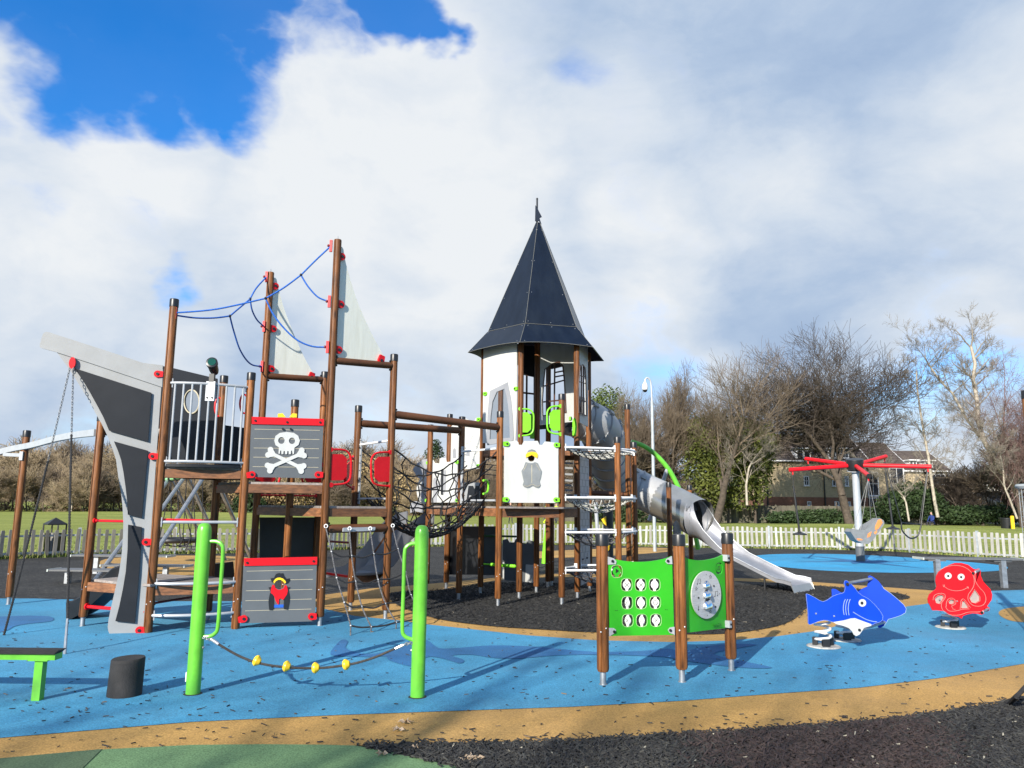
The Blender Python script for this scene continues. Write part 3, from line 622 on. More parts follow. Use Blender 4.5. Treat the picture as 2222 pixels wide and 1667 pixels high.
# bow
bow = Plane(P2, (P2[0]-.966, P2[1]-.259))
prow = z('A1', (410,548),(455,608),(500,670),(548,745),(600,830),(650,912),(690,990),(728,1055),(760,1120),(787,1180),(810,1240),(835,1320)) + z('A2', (855,140),(872,230),(882,330),(888,450),(884,570),(874,690),(856,810),(826,940),(803,1040),(782,1140),(775,1195),(779,1225),(790,1250),(806,1262),(1036,1246)) + z('A1', (1172,640))
plate_px(ship, 'bow_frame_board', bow, prow, .022, GREYP)
plate_px(ship, 'bowsprit_board', bow.o(.016), z('A1', (318,404),(330,399),(350,401),(760,533),(1172,670),(1168,798),(900,708),(650,624),(405,545),(300,517),(286,508),(285,492),(300,440),(308,415)), .02, GREYP)
for pts in (z('A1', (535,660),(1090,838),(1065,1190),(785,1110),(745,1015),(700,930),(650,840),(600,755)),
            z('A1', (820,1187),(1065,1255)) + z('A2', (1020,412),(920,388),(915,290),(905,200),(890,90),(872,-5),(850,-70)),
            z('A2', (922,460),(1020,478),(1002,800),(970,1170),(830,1155),(858,1050),(885,920),(905,800),(918,640))):
    o = plate_px(ship, 'bow_infill_panel', bow.o(.03), pts, .014, CHAR)
for x, y, r_ in (('A1', 1135, 703), ('A1', 1097, 1295), ('A2', 1050, 585), ('A2', 1003, 1220)):
    ear(ship, *z1(x, y, r_), bow.o(.02), 1)
hk = bow.o(.05)(*z1('A1', 519, 622)); mb = MB(); mb.plate([hk+bow.d*a*.035+Vector((0, 0, b*.07)) for a, b in circ2(0, 0, 1, n=14)], bow.n, .03); part(ship, 'chain_bracket', mb, RED)
DSTEEL = mat('dull_chain_steel', (.16, .165, .17), .5, .5)
def chain(par, a, b, n, sag=0, r=.011, m=None, nm='chain', thick_from=None):
    a = Vector(a); b = Vector(b); mb = MB(); mb2 = MB()
    for i in range(n):
        t = (i+.5)/n; c = a.lerp(b, t)-Vector((0, 0, sag*4*t*(1-t))); d = (b-a).normalized(); u = d.cross(Vector((.3, .9, .1))).normalized(); v = d.cross(u)
        if i % 2: u, v = v, u
        L = (b-a).length/n*.72; fat = thick_from is not None and t > thick_from
        tgt = mb2 if fat else mb
        if fat: tgt.tube([c-d*L*.75, c-d*L*.2, c+d*L*.2, c+d*L*.75], [r*.9, r*1.5, r*1.3, r*.9], 6)
        else: tgt.tube([c+d*L*math.cos(x)*.95+u*r*1.1*math.sin(x) for x in [math.pi*2*k/8 for k in range(8)]], r*.38, 5, closed=True)
    o = part(par, nm, mb, m or STEEL)
    if mb2.v: part(o, 'rubber_sleeve', mb2, RUBBER)
    return o
g1 = G(8, 1380); g2 = G(140.5, 1421)
chain(ship, hk+Vector((-.02, 0, -.06)), g1, 100, .10, .0095, thick_from=.33, m=DSTEEL)
mid = P(*z1('A2', 441, 960), 8.15); q2 = hk+Vector((.02, 0, -.06))
chain(ship, q2, g2+Vector((-.03, .05, .28)), 90, .05, .0095, thick_from=.28, m=DSTEEL)
mb = MB(); mb.tube([g2+Vector((-.035, .05, .34)), g2+Vector((-.015, .02, .15)), g2+Vector((0, 0, -.01))], [.012, .014, .017], 8); part(ship, 'chain_anchor_sleeve', mb, STEEL)
# low decks
deck(ship, [P1, P2, P9, P10], .56, plank_dir=Vector((.92, -.38, 0))); deck(ship, [P2, P3, P9], .56, plank_dir=Vector((.94, .34, 0)))
for zz in (.56, .20, 1.27): curved_rail(ship, P2, P3, zz, .13 if zz < 1 else .03)
bar(ship, P1, P2, 1.27); bar(ship, P1, P2, .24, .02); bar(ship, P10, P9, 1.27); bar(ship, P2, P9, .33, .014, mat('dark_red_paint', (.16, .02, .02), .4))
log(ship, V2(P1, 2.38), V2(P10, 2.38), .045)
# balcony
top = curved_rail(ship, P2, P3, 2.94, .13, .017); bot = curved_rail(ship, P2, P3, 1.99, .13, .017)
def at_arc(pts, t):
    k = t*(len(pts)-1); i = min(int(k), len(pts)-2); return pts[i].lerp(pts[i+1], k-i)
for i in range(9):
    t = .095+.102*i; mb = MB(); mb.cyl(at_arc(bot, t), at_arc(top, t), .0135, 8); part(ship, 'baluster', mb, RAIL)
mb = MB(); edge = [V2(p, 1.96) for p in bot]+[V2(P3, 1.96), V2(P9, 1.96), V2(P2, 1.96)]; mb.plate(edge, Vector((0, 0, 1)), .035); part(ship, 'balcony_floor', mb, CHAR, smooth=False)
deck(ship, [P2, P3, P9], 1.925, joist_h=.10, plank_dir=Vector((.94, .34, 0)))
# spyglass
sp = at_arc(top, .52); o_ = MB(); o_.box(sp+Vector((0, 0, -.09)), .11, .05, .24); so = part(ship, 'spyglass', o_, RAIL)
o_ = MB(); o_.box(sp+Vector((.005, 0, .075)), .06, .05, .10); part(so, 'spyglass_neck', o_, BLACK)
dd_ = Vector((.2, -.93, .3)).normalized(); c_ = sp+Vector((.0, .02, .215)); o_ = MB(); o_.lathe(c_-dd_*.14, [(.045, 0), (.055, .06), (.06, .2), (.068, .22), (.068, .27), (.055, .275)], 18, dd_); part(so, 'spyglass_barrel', o_, BLACK)
o_ = MB(); o_.disc(c_+dd_*.137, dd_, .048, .006); part(so, 'lens', o_, mat('dark_green_lens', (.01, .06, .035), .1, coat=.5))
o_ = MB(); [o_.disc(sp+Vector((x, -.03, -.17)), (0, -1, 0), .011, .01, 10) for x in (-.03, .03)]; part(so, 'spyglass_bolt', o_, BLACK)
# far hull panels, porthole
far = Plane(P10, P9)
ph = z('F4', *circ2(435, 583, 88, 140, 20))
o = plate_px(ship, 'far_hull_panel', far, z('F4', (-60,115),(180,160),(745,295),(745,1310),(-60,1310)), .02, CHAR, [ph])
mb = MB(); mb.tube([far.o(.01)(*p) for p in z('F4', *circ2(435, 583, 94, 146, 24))], .010, 6, closed=True); part(o, 'porthole_ring', mb, CREAM)
mb = MB(); mb.plate([far.o(-.008)(*p) for p in ph], far.n, .004); part(o, 'porthole_pane', mb, GLASS, smooth=False)
far2 = Plane(P9, P6)
plate_px(ship, 'far_hull_panel', far2, z('F4', (780,865),(1290,935),(1290,1560),(780,1560)), .02, CHAR)
far3 = Plane(P9, (-3.62, 11.10))
for cx_, cy_, pl_ in ((775, 650, far2.o(.03)), (1085, 610, far2.o(.03))):
    mb = MB(); mb.tube([pl_(*p) for p in z('F4', *circ2(cx_, cy_, 52, 118, 16))], .013, 8, closed=True); part(ship, 'round_handle', mb, RED)
bar(ship, P9, P3, 1.70, .013); bar(ship, P9, P6, 1.69, .013)
# upper / mid decks
deck(ship, [P3, P4, P6, P9], 1.765); deck(ship, [P4, P7, P5, P6], 1.475); deck(ship, [P6, P5, P8, M2], 1.475)
# skull panel
skp = Plane(P3, P4)
sk = plate_px(ship, 'skull_panel', skp.o(.035), z('A4', (132,238),(598,247),(585,588),(120,578)), .018, MIDG)
plate_px(sk, 'red_top_rail', skp.o(.05), z('A4', (137,191),(602,205),(600,248),(137,238)), .03, RED)
def grooves(par, pl, reg, lines, th=2.6):
    mb = MB()
    for x0, y0, x1, y1 in lines: mb.plate([pl(*p) for p in z(reg, (x0, y0-th/2), (x1, y1-th/2), (x1, y1+th/2), (x0, y0+th/2))], pl.n, .002)
    part(par, 'routed_groove', mb, CREAM, smooth=False)
grooves(sk, skp.o(.037), 'A4', [(155,271,575,279),(152,331,573,338),(150,392,570,397),(147,451,568,456),(143,512,566,517)])
SKULL = [(282,345),(290,315),(318,295),(362,289),(408,295),(436,314),(447,345),(438,372),(412,390),(409,430),(401,432),(396,408),(390,410),(388,432),(376,432),(374,412),(366,412),(364,432),(352,432),(350,412),(342,412),(340,432),(328,431),(327,408),(320,410),(318,430),(309,428),(312,388),(290,374)]
eh1 = circ2(328, 344, 21, 22, 16); eh2 = circ2(396, 346, 20, 21, 16)
plate_px(sk, 'skull_emblem', skp.o(.047), z('A4', *SKULL), .012, WHITE, [z('A4', *eh1), z('A4', *eh2)])
def bone(ax, ay, bx, by, r=26, w=15):
    a = Vector((ax, ay, 0)); b = Vector((bx, by, 0)); d = (b-a).normalized(); n = Vector((-d.y, d.x, 0)); out = []
    for c, s in ((a, -1), (b, 1)):
        dd = d*s; nn = Vector((-dd.y, dd.x, 0)); L = []
        c1 = c+nn*r*.72; c2 = c-nn*r*.72
        L.append(c-dd*r*1.0+nn*w); 
        for k in range(7):
            t = R(200-k*33); L.append(c1+(dd*math.cos(t)+nn*math.sin(t))*r*.72) if 0 else None
        L = [c-dd*r*1.5+nn*w*.75] + [c1+(dd*math.cos(t)+nn*math.sin(t))*r*.72 for t in [R(x) for x in (160, 125, 90, 55, 20, -15)]] + [c+dd*r*.35] + [c2+(dd*math.cos(t)+nn*math.sin(t))*r*.72 for t in [R(x) for x in (15, -20, -55, -90, -125, -160)]] + [c-dd*r*1.5-nn*w*.75]
        out += L[::-1] if s > 0 else L[::-1]
    return [(p.x, p.y) for p in out]
plate_px(sk, 'crossbone_emblem', skp.o(.047), z('A4', *bone(250, 420, 463, 524)), .012, WHITE)
plate_px(sk, 'crossbone_emblem', skp.o(.050), z('A4', *bone(466, 424, 246, 521)), .012, WHITE)
mb = MB()
for x, y in ((337,269),(388,270),(160,216),(365,226),(577,227)): mb.disc(skp.o(.054)(*z1('A4', x, y)), skp.n, .014, .012, 10)
part(sk, 'bolt_cap', mb, BLACK)
ear(sk, *z1('A4', 138, 563), skp.o(.05), -1, tilt=-.2); ear(sk, *z1('A4', 563, 564), skp.o(.05), 1)
for pts in (z('A4', (305,172),(335,168),(355,194),(305,194)), z('A4', (378,194),(400,168),(428,172),(426,196))): plate_px(ship, 'yellow_wheel_grip', skp.o(-.12), pts, .03, YEL)
# lower panel with the pirate cut-out
lp = plate_px(ship, 'pirate_panel', skp.o(.035), z('E4', (585,425),(1214,418),(1198,902),(565,920)), .018, MIDG, [z('E4', *circ2(893, 585, 42, 42, 20))])
plate_px(lp, 'red_top_rail', skp.o(.05), z('E4', (590,363),(1218,350),(1216,416),(592,428)), .03, RED)
grooves(lp, skp.o(.037), 'E4', [(613,473,1182,460),(610,555,830,550),(975,547,1180,542),(606,641,812,637),(978,633,1176,628),(602,726,800,722),(985,716,1172,711),(598,813,1168,797)], 3.4)
plate_px(lp, 'hat_emblem', skp.o(.045), z('E4', (818,535),(826,562),(848,580),(858,548),(893,532),(930,545),(945,580),(965,575),(984,548),(980,534),(955,540),(934,515),(925,490),(903,492),(893,487),(878,492),(862,500),(848,530)), .01, BLACK)
band = [(847+0, 578), (843, 560), (858, 540), (878, 529), (900, 528), (925, 537), (945, 556), (950, 572), (938, 578), (926, 560), (905, 547), (882, 547), (862, 558), (854, 572)]
plate_px(lp, 'hatband_emblem', skp.o(.049), z('E4', *band), .01, YEL)
plate_px(lp, 'coat_emblem', skp.o(.042), z('E4', (800,612),(838,606),(842,600),(852,640),(845,700),(848,790),(838,806),(806,806),(800,740),(806,690),(818,650)), .008, BLACK)
plate_px(lp, 'coat_emblem', skp.o(.042), z('E4', (944,600),(950,606),(988,612),(972,630),(984,700),(980,740),(968,803),(935,800),(928,780),(934,700),(925,640)), .008, BLACK)
plate_px(lp, 'belt_emblem', skp.o(.040), z('E4', (845,760),(930,758),(928,783),(846,786)), .006, mat('blue_print', (.01, .09, .45), .5))
plate_px(lp, 'scarf_emblem', skp.o(.047), z('E4', (832,592),(850,590),(858,615),(880,632),(905,632),(930,618),(942,590),(958,600),(966,640),(958,672),(925,720),(905,705),(890,712),(888,755),(880,758),(862,730),(850,690),(838,672),(820,660),(820,635)), .01, RED)
mb = MB()
for x, y in ((617,400),(1186,387)): mb.disc(skp.o(.054)(*z1('E4', x, y)), skp.n, .014, .012, 10)
part(lp, 'bolt_cap', mb, BLACK)
ear(lp, *z1('E4', 588, 880), skp.o(.05), -1, tilt=-.2); ear(lp, *z1('E4', 1168, 861), skp.o(.05), 1)
# dark back panels of the ship hold
bk = Plane(M2, P8)
plate_px(ship, 'hold_back_panel', bk, z('A4', (190,838),(572,838),(566,1100),(190,1100)), .02, BLACK)
plate_px(ship, 'hold_back_panel', Plane(P9, M2), z('A2', (1525,745),(1680,725),(1690,840),(1520,840)), .02, BLACK)
bar(ship, M2, P8, 1.62, .014); bar(ship, P5, P4, 1.62, .01) if 0 else None
# little black slide under the low deck
def black_slide():
    a = Vector((-4.95, 10.45, .5)); b = G(158, 1343)+Vector((.0, .12, .02)); d = Vector((b.x-a.x, b.y-a.y, 0)).normalized(); w = Vector((-d.y, d.x, 0)); prof = [(0, .50), (.25, .44), (.5, .27), (.75, .10), (.92, .03), (1.02, .02)]
    L = (V2(b)-V2(a)).length; rows = []
    for t, h in prof:
        c = V2(a)+d*L*t; rows.append([c+w*.27+Vector((0, 0, h+.22)), c+w*.235+Vector((0, 0, h+.02)), c-w*.235+Vector((0, 0, h+.02)), c-w*.27+Vector((0, 0, h+.22)), c-w*.29+Vector((0, 0, h+.20)), c-w*.25+Vector((0, 0, h-.01)), c+w*.25+Vector((0, 0, h-.01)), c+w*.29+Vector((0, 0, h+.20))])
    mb = MB(); vs = [p for r in rows for p in r]; mb.add(vs, [(i*8+j, i*8+(j+1) % 8, i*8+8+(j+1) % 8, i*8+8+j) for i in range(len(rows)-1) for j in range(8)]+[tuple(range(8)), tuple(range(len(vs)-8, len(vs)))]); part(ship, 'small_slide', mb, BLACK)
black_slide()
# hand loops beside the net entrance
ent = Plane(P4, P7)
hand_panel(ship, P4, ent, 645, 775, 402, 630, -1); hand_panel(ship, P7, ent, 905, 1030, 420, 638, 1)
ent2 = Plane(P6, P5); hand_panel(ship, P6, ent2, 165, 320, 500, 628, -1); hand_panel(ship, P6, ent2, 458, 585, 500, 630, 1); hand_panel(ship, P5, Plane(P4, P5), 735, 790, 455, 650, 1)
# sails
def sail(pl, pts, ears):
    o = plate_px(ship, 'sail', pl, pts, .018, SAILM)
    for x, y, s, t in ears: ear(o, *z1('A3', x, y), pl.o(.016), s, r=.05, tilt=t)
log(ship, V2(P4, 3.36), V2(P7, 3.42)); log(ship, V2(M2, 3.34), V2(P8, 3.40))
sail(Plane(P4, P7), z('A3', (960,225),(1005,232),(1018,255),(1028,330),(1042,390),(1060,460),(1083,540),(1110,625),(1142,720),(1180,815),(1222,910),(1265,1000),(1315,1095),(1378,1210),(1385,1290),(930,1225)), [(1003,320,-1,-.5), (993,750,-1,.15), (975,1160,-1,.2), (1355,1255,1,1.3)])
sail(Plane(M2, P8), z('A3', (360,506),(405,510),(416,525),(430,600),(448,670),(470,745),(498,830),(530,915),(565,1005),(602,1090),(640,1175),(685,1265),(740,1360),(748,1440),(330,1390)), [(405,585,-1,-.5), (386,970,-1,.15), (368,1330,-1,.2), (728,1405,1,1.3)])
# blue rigging
def rope(par, pts, r, m, sub=6, nm='rope', n=7):
    mb = MB(); mb.tube(smooth_pts(pts, sub, False), r, n); return part(par, nm, mb, m)
def clampy(par, p, d=Vector((0, 0, 1))):
    mb = MB(); mb.box(p, .035, .03, .16); o = part(par, 'rope_bracket', mb, RED, smooth=False); mb = MB(); mb.sphere(p+Vector((0, 0, .06)), .017, 8); mb.sphere(p-Vector((0, 0, .06)), .017, 8); mb.sphere(p+Vector((-.03, -.01, 0)), .02, 8); part(o, 'bracket_bolt', mb, mat('dark_red_paint', (.16, .02, .02), .4))
e2_ = P(*z1('A1', 1262, 262), 9.27); clampy(ship, e2_)
m1t, m1m, m1l = P(*z1('A3', 905, 224), 9.87), P(*z1('A3', 890, 724), 9.87), P(*z1('A3', 874, 1134), 9.87)
m2t, m2m, m2l = P(*z1('A3', 325, 502), 11.04), P(*z1('A3', 302, 948), 11.04), P(*z1('A3', 285, 1308), 11.04)
for q in (m1t, m1m, m1l, m2t, m2m, m2l): clampy(ship, q)
nA = P(*z1('A3', 317, 695), 9.55); nB = P(*z1('A3', 635, 485), 9.75); nC = P(*z1('A1', 1655, 285), 9.9); nD = P(*z1('A3', 178, 700), 10.5)
rope(ship, [e2_, P(*z1('A1', 1560, 235), 9.4), nA], .011, BLUER); rope(ship, [nA, P(*z1('A3', 480, 600), 9.65), nB], .011, BLUER); rope(ship, [nB, P(*z1('A3', 770, 350), 9.8), m1t], .011, BLUER)
rope(ship, [e2_+Vector((0, 0, -.03)), P(*z1('A1', 1400, 298), 9.5), P(*z1('A1', 1540, 299), 9.7), nC], .011, BLUER); rope(ship, [nC, nD], .011, BLUER); rope(ship, [nD, P(*z1('A3', 235, 600), 10.8), m2t], .011, BLUER)
rope(ship, [nC, P(*z1('A3', 30, 990), 10.15), P(*z1('A3', 90, 1165), 10.4), P(*z1('A3', 180, 1285), 10.8), m2l], .011, BLUER)
rope(ship, [nD, P(*z1('A3', 195, 800), 10.6), P(*z1('A3', 240, 890), 10.85), m2m], .011, BLUER)
rope(ship, [nA, P(*z1('A3', 375, 820), 9.6), P(*z1('A3', 470, 950), 9.65), P(*z1('A3', 600, 1070), 9.72), P(*z1('A3', 740, 1128), 9.8), m1l], .011, BLUER)
rope(ship, [nB, P(*z1('A3', 700, 590), 9.78), P(*z1('A3', 790, 685), 9.82), m1m], .011, BLUER)
mb = MB(); [mb.sphere(q, .02, 8) for q in (nA, nB, nC, nD)]; part(ship, 'rope_joint', mb, BLACK)
# climbing net below the entrance
log(ship, V2(P4, 1.19), V2(P7, 1.19), .055)
nt_ = Plane(P4, P7, .10); a_ = nt_(*z1('E4', 1292, 100)); b_ = nt_(*z1('E4', 1865, 95)); c_ = G(*z1('E4', 1503, 1030)); nn_ = (b_-a_).cross(c_-a_).normalized()
def onn(x, y): return hit(*z1('E4', x, y), a_, nn_)
vr = [[(1292,100),(1340,305),(1385,530),(1450,740),(1505,940)], [(1495,120),(1513,340),(1547,560),(1600,775),(1680,950)], [(1672,120),(1703,325),(1738,545),(1803,750),(1895,912)], [(1865,95),(1910,282),(1975,480),(2022,677),(2130,860)]]
for q in vr: rope(ship, [onn(*p) for p in q], .009, ROPEG, 5, 'net_rope')
rope(ship, [onn(1505, 940), onn(1504, 985), c_], .009, ROPEG, 2, 'net_rope'); 
for q in vr[1:]:
    e_ = onn(*q[-1]); rope(ship, [e_, V2(e_, 0)], .008, ROPEG, 1, 'net_rope')
for k in range(1, 5):
    pts = []
    for i in range(4):
        pts.append(onn(*vr[i][k]))
        if i < 3: pts.append(pts[-1].lerp(onn(*vr[i+1][k]), .5)-Vector((0, 0, .035 if k < 4 else .012)))
    rope(ship, pts, .0105, ROPE, 4, 'net_rope')
mb = MB(); [mb.sphere(onn(*q[k]), .014, 7) for q in vr for k in range(1, 5)]; part(ship, 'net_knot', mb, STEEL, kind='stuff')
plate_px(ship, 'net_hanger_plate', Plane(P4, P7, .085), z('E4', (1442,105),(1452,100),(1716,94),(1716,112),(1708,128),(1440,134)), .02, RAIL)
mb = MB(); [mb.tube([onn(x, y)+Vector((0, 0, .02))+Vector((math.cos(t)*.022, 0, math.sin(t)*.022)) for t in [2*math.pi*i/8 for i in range(8)]], .007, 5, closed=True) for x, y in ((1292, 100), (1495, 120), (1672, 120), (1865, 95))]; part(ship, 'eye_ring', mb, WHITES)
# arched monkey bar to the left
arch = thing('arched_monkey_bar', 'grey arched overhead rail leaving the ship bow to the left, on a timber post', 'climbing frame', (P0[0], P0[1], 0))
post(arch, P0, 2.54)
q = [P(-160, 1030, 12.4), P(0, 981, 11.9), P(*z1('A1', 230, 1215), 11.4), P(*z1('A1', 420, 1165), 10.8), P(*z1('A1', 560, 1140), 10.3), P(*z1('A1', 690, 1125), 9.75)]
q = smooth_pts(q, 5, False); mb = MB()
for i in range(len(q)-1): mb.beam(q[i], q[i+1]+(q[i+1]-q[i])*.05, .05, .085)
part(arch, 'arch_rail', mb, RAIL, smooth=False)
mb = MB(); e_ = P(*z1('A1', 30, 1282), 11.75); mb.beam(e_, V2(P0, e_.z)+Vector((0, -.05, -.02)), .04, .05); mb.box(V2(P0, e_.z-.03)+Vector((-.01, -.06, 0)), .05, .02, .13); part(arch, 'rail_bracket', mb, RAIL, smooth=False)
# ------------------------------------------------------------------ net bridge
P12, P11, P13 = (-.18, 12.0), (-.82, 12.7), (.80, 12.24)
bridge = thing('rope_net_bridge', 'sagging black rope net bridge hung between two overhead logs', 'net bridge', (-1.2, 11.7, 0))
log(bridge, V2(P7, 2.74), V2(P12, 2.71), .055, 'overhead_log'); log(bridge, V2(P5, 2.69), V2(P11, 2.72), .055, 'overhead_log')
def bp(t, s):
    """t 0..1 ship to castle, s -1..1 across; returns point of the net trough"""
    L = V2(P5).lerp(V2(P11), t); Rr = V2(P7).lerp(V2(P12), t); dirn = (Rr-L).normalized(); L = L+dirn*.06; Rr = Rr-dirn*.06
    sag = 4*t*(1-t)
    zf = 1.52-.50*sag; zt = 2.34-.40*sag
    c = (L+Rr)/2; hw = (Rr-L).length/2; a = abs(s); wdt = hw*(.42+.1*sag)
    if a < .5: x = (s/.5)*wdt; zz = zf+.10*(a/.5)**2
    else:
        u = (a-.5)/.5; x = math.copysign(wdt+(hw-wdt)*u**1.4, s); zz = zf+.10+(zt-zf-.10)*u
    p = c+dirn*x; p.z = zz; return p
def strand(pts, r, nm='net_rope', sub=1, n=5): mb = MB(); mb.tube(smooth_pts(pts, sub, False) if sub > 1 else pts, r, n); return mb
for s in (-1, -.86, -.70, .70, .86, 1):
    mb = strand([bp(i/20, s*1.0)+Vector((0, 0, .012*math.sin(i*2.1+s*9))) for i in range(21)], .012); part(bridge, 'side_rope', mb, ROPE)
for sd in (-1, 1):
    for t in (.14, .30, .44, .58, .72, .87):
        mb = strand([bp(t+.02*math.sin(k*2.3+t*20), sd*(.5+.5*k/7)) for k in range(8)], .010); part(bridge, 'side_rope', mb, ROPE)
fl = MB(); kn = MB()
ns, ntt = 9, 24
for i in range(ns):
    s = -.52+1.04*i/(ns-1); pts = [bp(j/ntt, s)+Vector((0, 0, .008*rnd.uniform(-1, 1))) for j in range(ntt+1)]; fl.tube(pts, .010, 5)
for j in range(1, ntt):
    for i in range(ns-1):
        s0, s1 = -.52+1.04*i/(ns-1), -.52+1.04*(i+1)/(ns-1); o1 = .5/ntt*(1 if (i+j) % 2 else -1)
        fl.tube([bp(j/ntt+o1*.8, s0), bp(j/ntt-o1*.8, s1)], .0095, 5)
        kn.sphere(bp(j/ntt+o1*.8, s0), .017, 6)
part(bridge, 'net_floor', fl, ROPE, kind='stuff'); part(bridge, 'net_knot', kn, BLACK, kind='stuff')
for A, B, sgn in ((P5, P7, 1), (P11, P12, -1)):
    d = (V2(B)-V2(A)).normalized(); n2 = Vector((.77, .64, 0))*sgn
    mb = MB(); mb.cyl(V2(A, 2.37)+d*.05+n2*.03, V2(B, 2.38)-d*.05+n2*.03, .017, 10); part(bridge, 'net_end_rail', mb, WHITES)
    mb = MB(); mb.cyl(V2(A, 1.58)+d*.05+n2*.03, V2(B, 1.58)-d*.05+n2*.03, .017, 10); part(bridge, 'net_end_rail', mb, RAIL)
    mb = MB(); mb.box(V2(A, 1.98)+d*.06+n2*.03, .045, .02, .95, (d, n2, Vector((0, 0, 1)))); o = part(bridge, 'net_side_plate', mb, RAIL, smooth=False)
    mb = MB(); [mb.disc(V2(A, 1.55+.11*k)+d*.06+n2*.03*sgn-Vector((0, .02, 0)), (0, -1, 0), .008, .02, 8) for k in range(9)]; part(o, 'plate_hole_cap', mb, BLACK)
# ------------------------------------------------------------------ castle tower
TC = Vector((.46, 13.83, 0)); HEX = {a: (TC.x+.95*math.cos(R(a)), TC.y+.95*math.sin(R(a))) for a in (15, 75, 135, 195, 255, 315)}
P14, P17, P18, P16, P25, P23 = (.15, 12.96), (1.11, 13.04), (1.41, 14.02), HEX[75], HEX[135], (-.51, 13.64)
P22, P24 = (-1.16, 14.39), (-1.49, 14.13)
P19, P20, P21 = (1.72, 12.49), (2.12, 13.35), (2.13, 14.1)
castle = thing('castle_play_tower', 'timber castle play tower with white walls and a dark pointed roof', 'climbing frame', (.46, 13.4, 0))
post(castle, P12, 2.95); post(castle, P11, 2.94); post(castle, P13, 3.27); post(castle, P22, 3.18); post(castle, P24, 2.95)
for q in (P14, P17, P18, P16, P25, P23): post(castle, q, 4.32, cap=False)
post(castle, (TC.x, TC.y), 4.9, cap=False); post(castle, P19, 2.61); post(castle, P20, 2.60); post(castle, P21, 3.36)
post(castle, (.78, 14.9), 2.4)
SEAM = mat('grey_panel_seam', (.17, .17, .15), .6)
# roof
def hexpt(r, a, zz): return Vector((TC.x+r*math.cos(R(a)), TC.y+r*math.sin(R(a)), zz))
zE, zB, zA, rE, rB, rA = 4.20, 4.60, 6.76, 1.30, .93, .045
angs = [15, 75, 135, 195, 255, 315]
for i in range(6):
    a, b = angs[i], angs[(i+1) % 6]
    mA, mB_ = hexpt(rE, a, zE), hexpt(rE, b, zE); mid_ = (mA+mB_)/2+Vector((0, 0, .055))
    e0 = [mA.lerp(mB_, t)+Vector((0, 0, .06*(1-(2*t-1)**2))) for t in [k/8 for k in range(9)]]
    p1, p2 = hexpt(rB+.015, a, zB), hexpt(rB+.015, b, zB); ctr = (mA+mB_+p1+p2)/4
    n = (mB_-mA).cross(p1-mA).normalized();
    if n.dot(ctr-Vector((TC.x, TC.y, 4.2))) < 0: n = -n
    # the curved lower edge is projected onto the panel plane
    e1 = [q-n*(q-mA).dot(n) for q in e0]
    mb = MB(); mb.plate(e1+[p2, p1], n, .012); sk_ = part(castle, 'roof_skirt_panel', mb, NAVY, smooth=False)
    t1, t2 = hexpt(rA, a, zA), hexpt(rA, b, zA); s1, s2 = hexpt(rB, a, zB+.012), hexpt(rB, b, zB+.012); n2 = (s2-s1).cross(t1-s1).normalized()
    if n2.dot(ctr-Vector((TC.x, TC.y, 4.2))) < 0: n2 = -n2
    mb = MB(); mb.plate([s1, s2, t2, t1], n2, .012); sp_ = part(castle, 'roof_spire_panel', mb, NAVY, smooth=False)
    mb = MB(); mb.cyl(s1+n2*.002, t1+n2*.001, .003, 6); part(sp_, 'panel_edge', mb, SEAM); mb = MB(); mb.cyl(s1, s2, .003, 6); part(sp_, 'panel_edge', mb, SEAM)
    mb = MB(); mb.cyl(mA, p1, .003, 6); mb.tube([q+n*.001 for q in e1], .0035, 5); part(sk_, 'panel_edge', mb, SEAM)
    mb = MB()
    for t in (.30, .62, .95):
        for u in (.07, .93):
            q = s1.lerp(t1, t*.97).lerp(s2.lerp(t2, t*.97), u); q = (s1.lerp(s2, u)).lerp(t1.lerp(t2, u), t*.97) if 0 else q; mb.sphere(q+n2*.002, .007, 6)
    for u in (.05, .5, .95): mb.sphere(s1.lerp(s2, u).lerp(t1, .02)+n2*.002, .007, 6)
    part(sp_, 'roof_bolt', mb, STEEL)
    mb = MB()
    for u in (.06, .5, .94): mb.sphere(p1.lerp(p2, u).lerp(mA.lerp(mB_, u), .08)+n*.002, .007, 6)
    for u in (.06, .94): mb.sphere(p1.lerp(p2, u).lerp(mA.lerp(mB_, u), .9)+n*.002, .007, 6)
    part(sk_, 'roof_bolt', mb, STEEL)
mb = MB(); mb.lathe(Vector((TC.x, TC.y, zA-.02)), [(.055, 0), (.05, .02), (0, .03)], 8); part(castle, 'spire_cap', mb, NAVY)
mb = MB(); mb.cyl(Vector((TC.x-.02, TC.y, zA-.1)), Vector((TC.x-.02, TC.y, 7.24)), .018, 8); fp = part(castle, 'flag_pole', mb, NAVY); mb = MB(); mb.sphere(Vector((TC.x-.02, TC.y, 7.24)), .022, 8); part(fp, 'pole_ball', mb, BLACK)
flp = Plane((TC.x-.3, TC.y), (TC.x+.3, TC.y-.12)); plate_px(fp, 'flag', flp, z('B1', (538,75),(548,85),(560,112),(580,150),(565,158),(578,200),(560,178),(536,178)), .012, FLAGM)
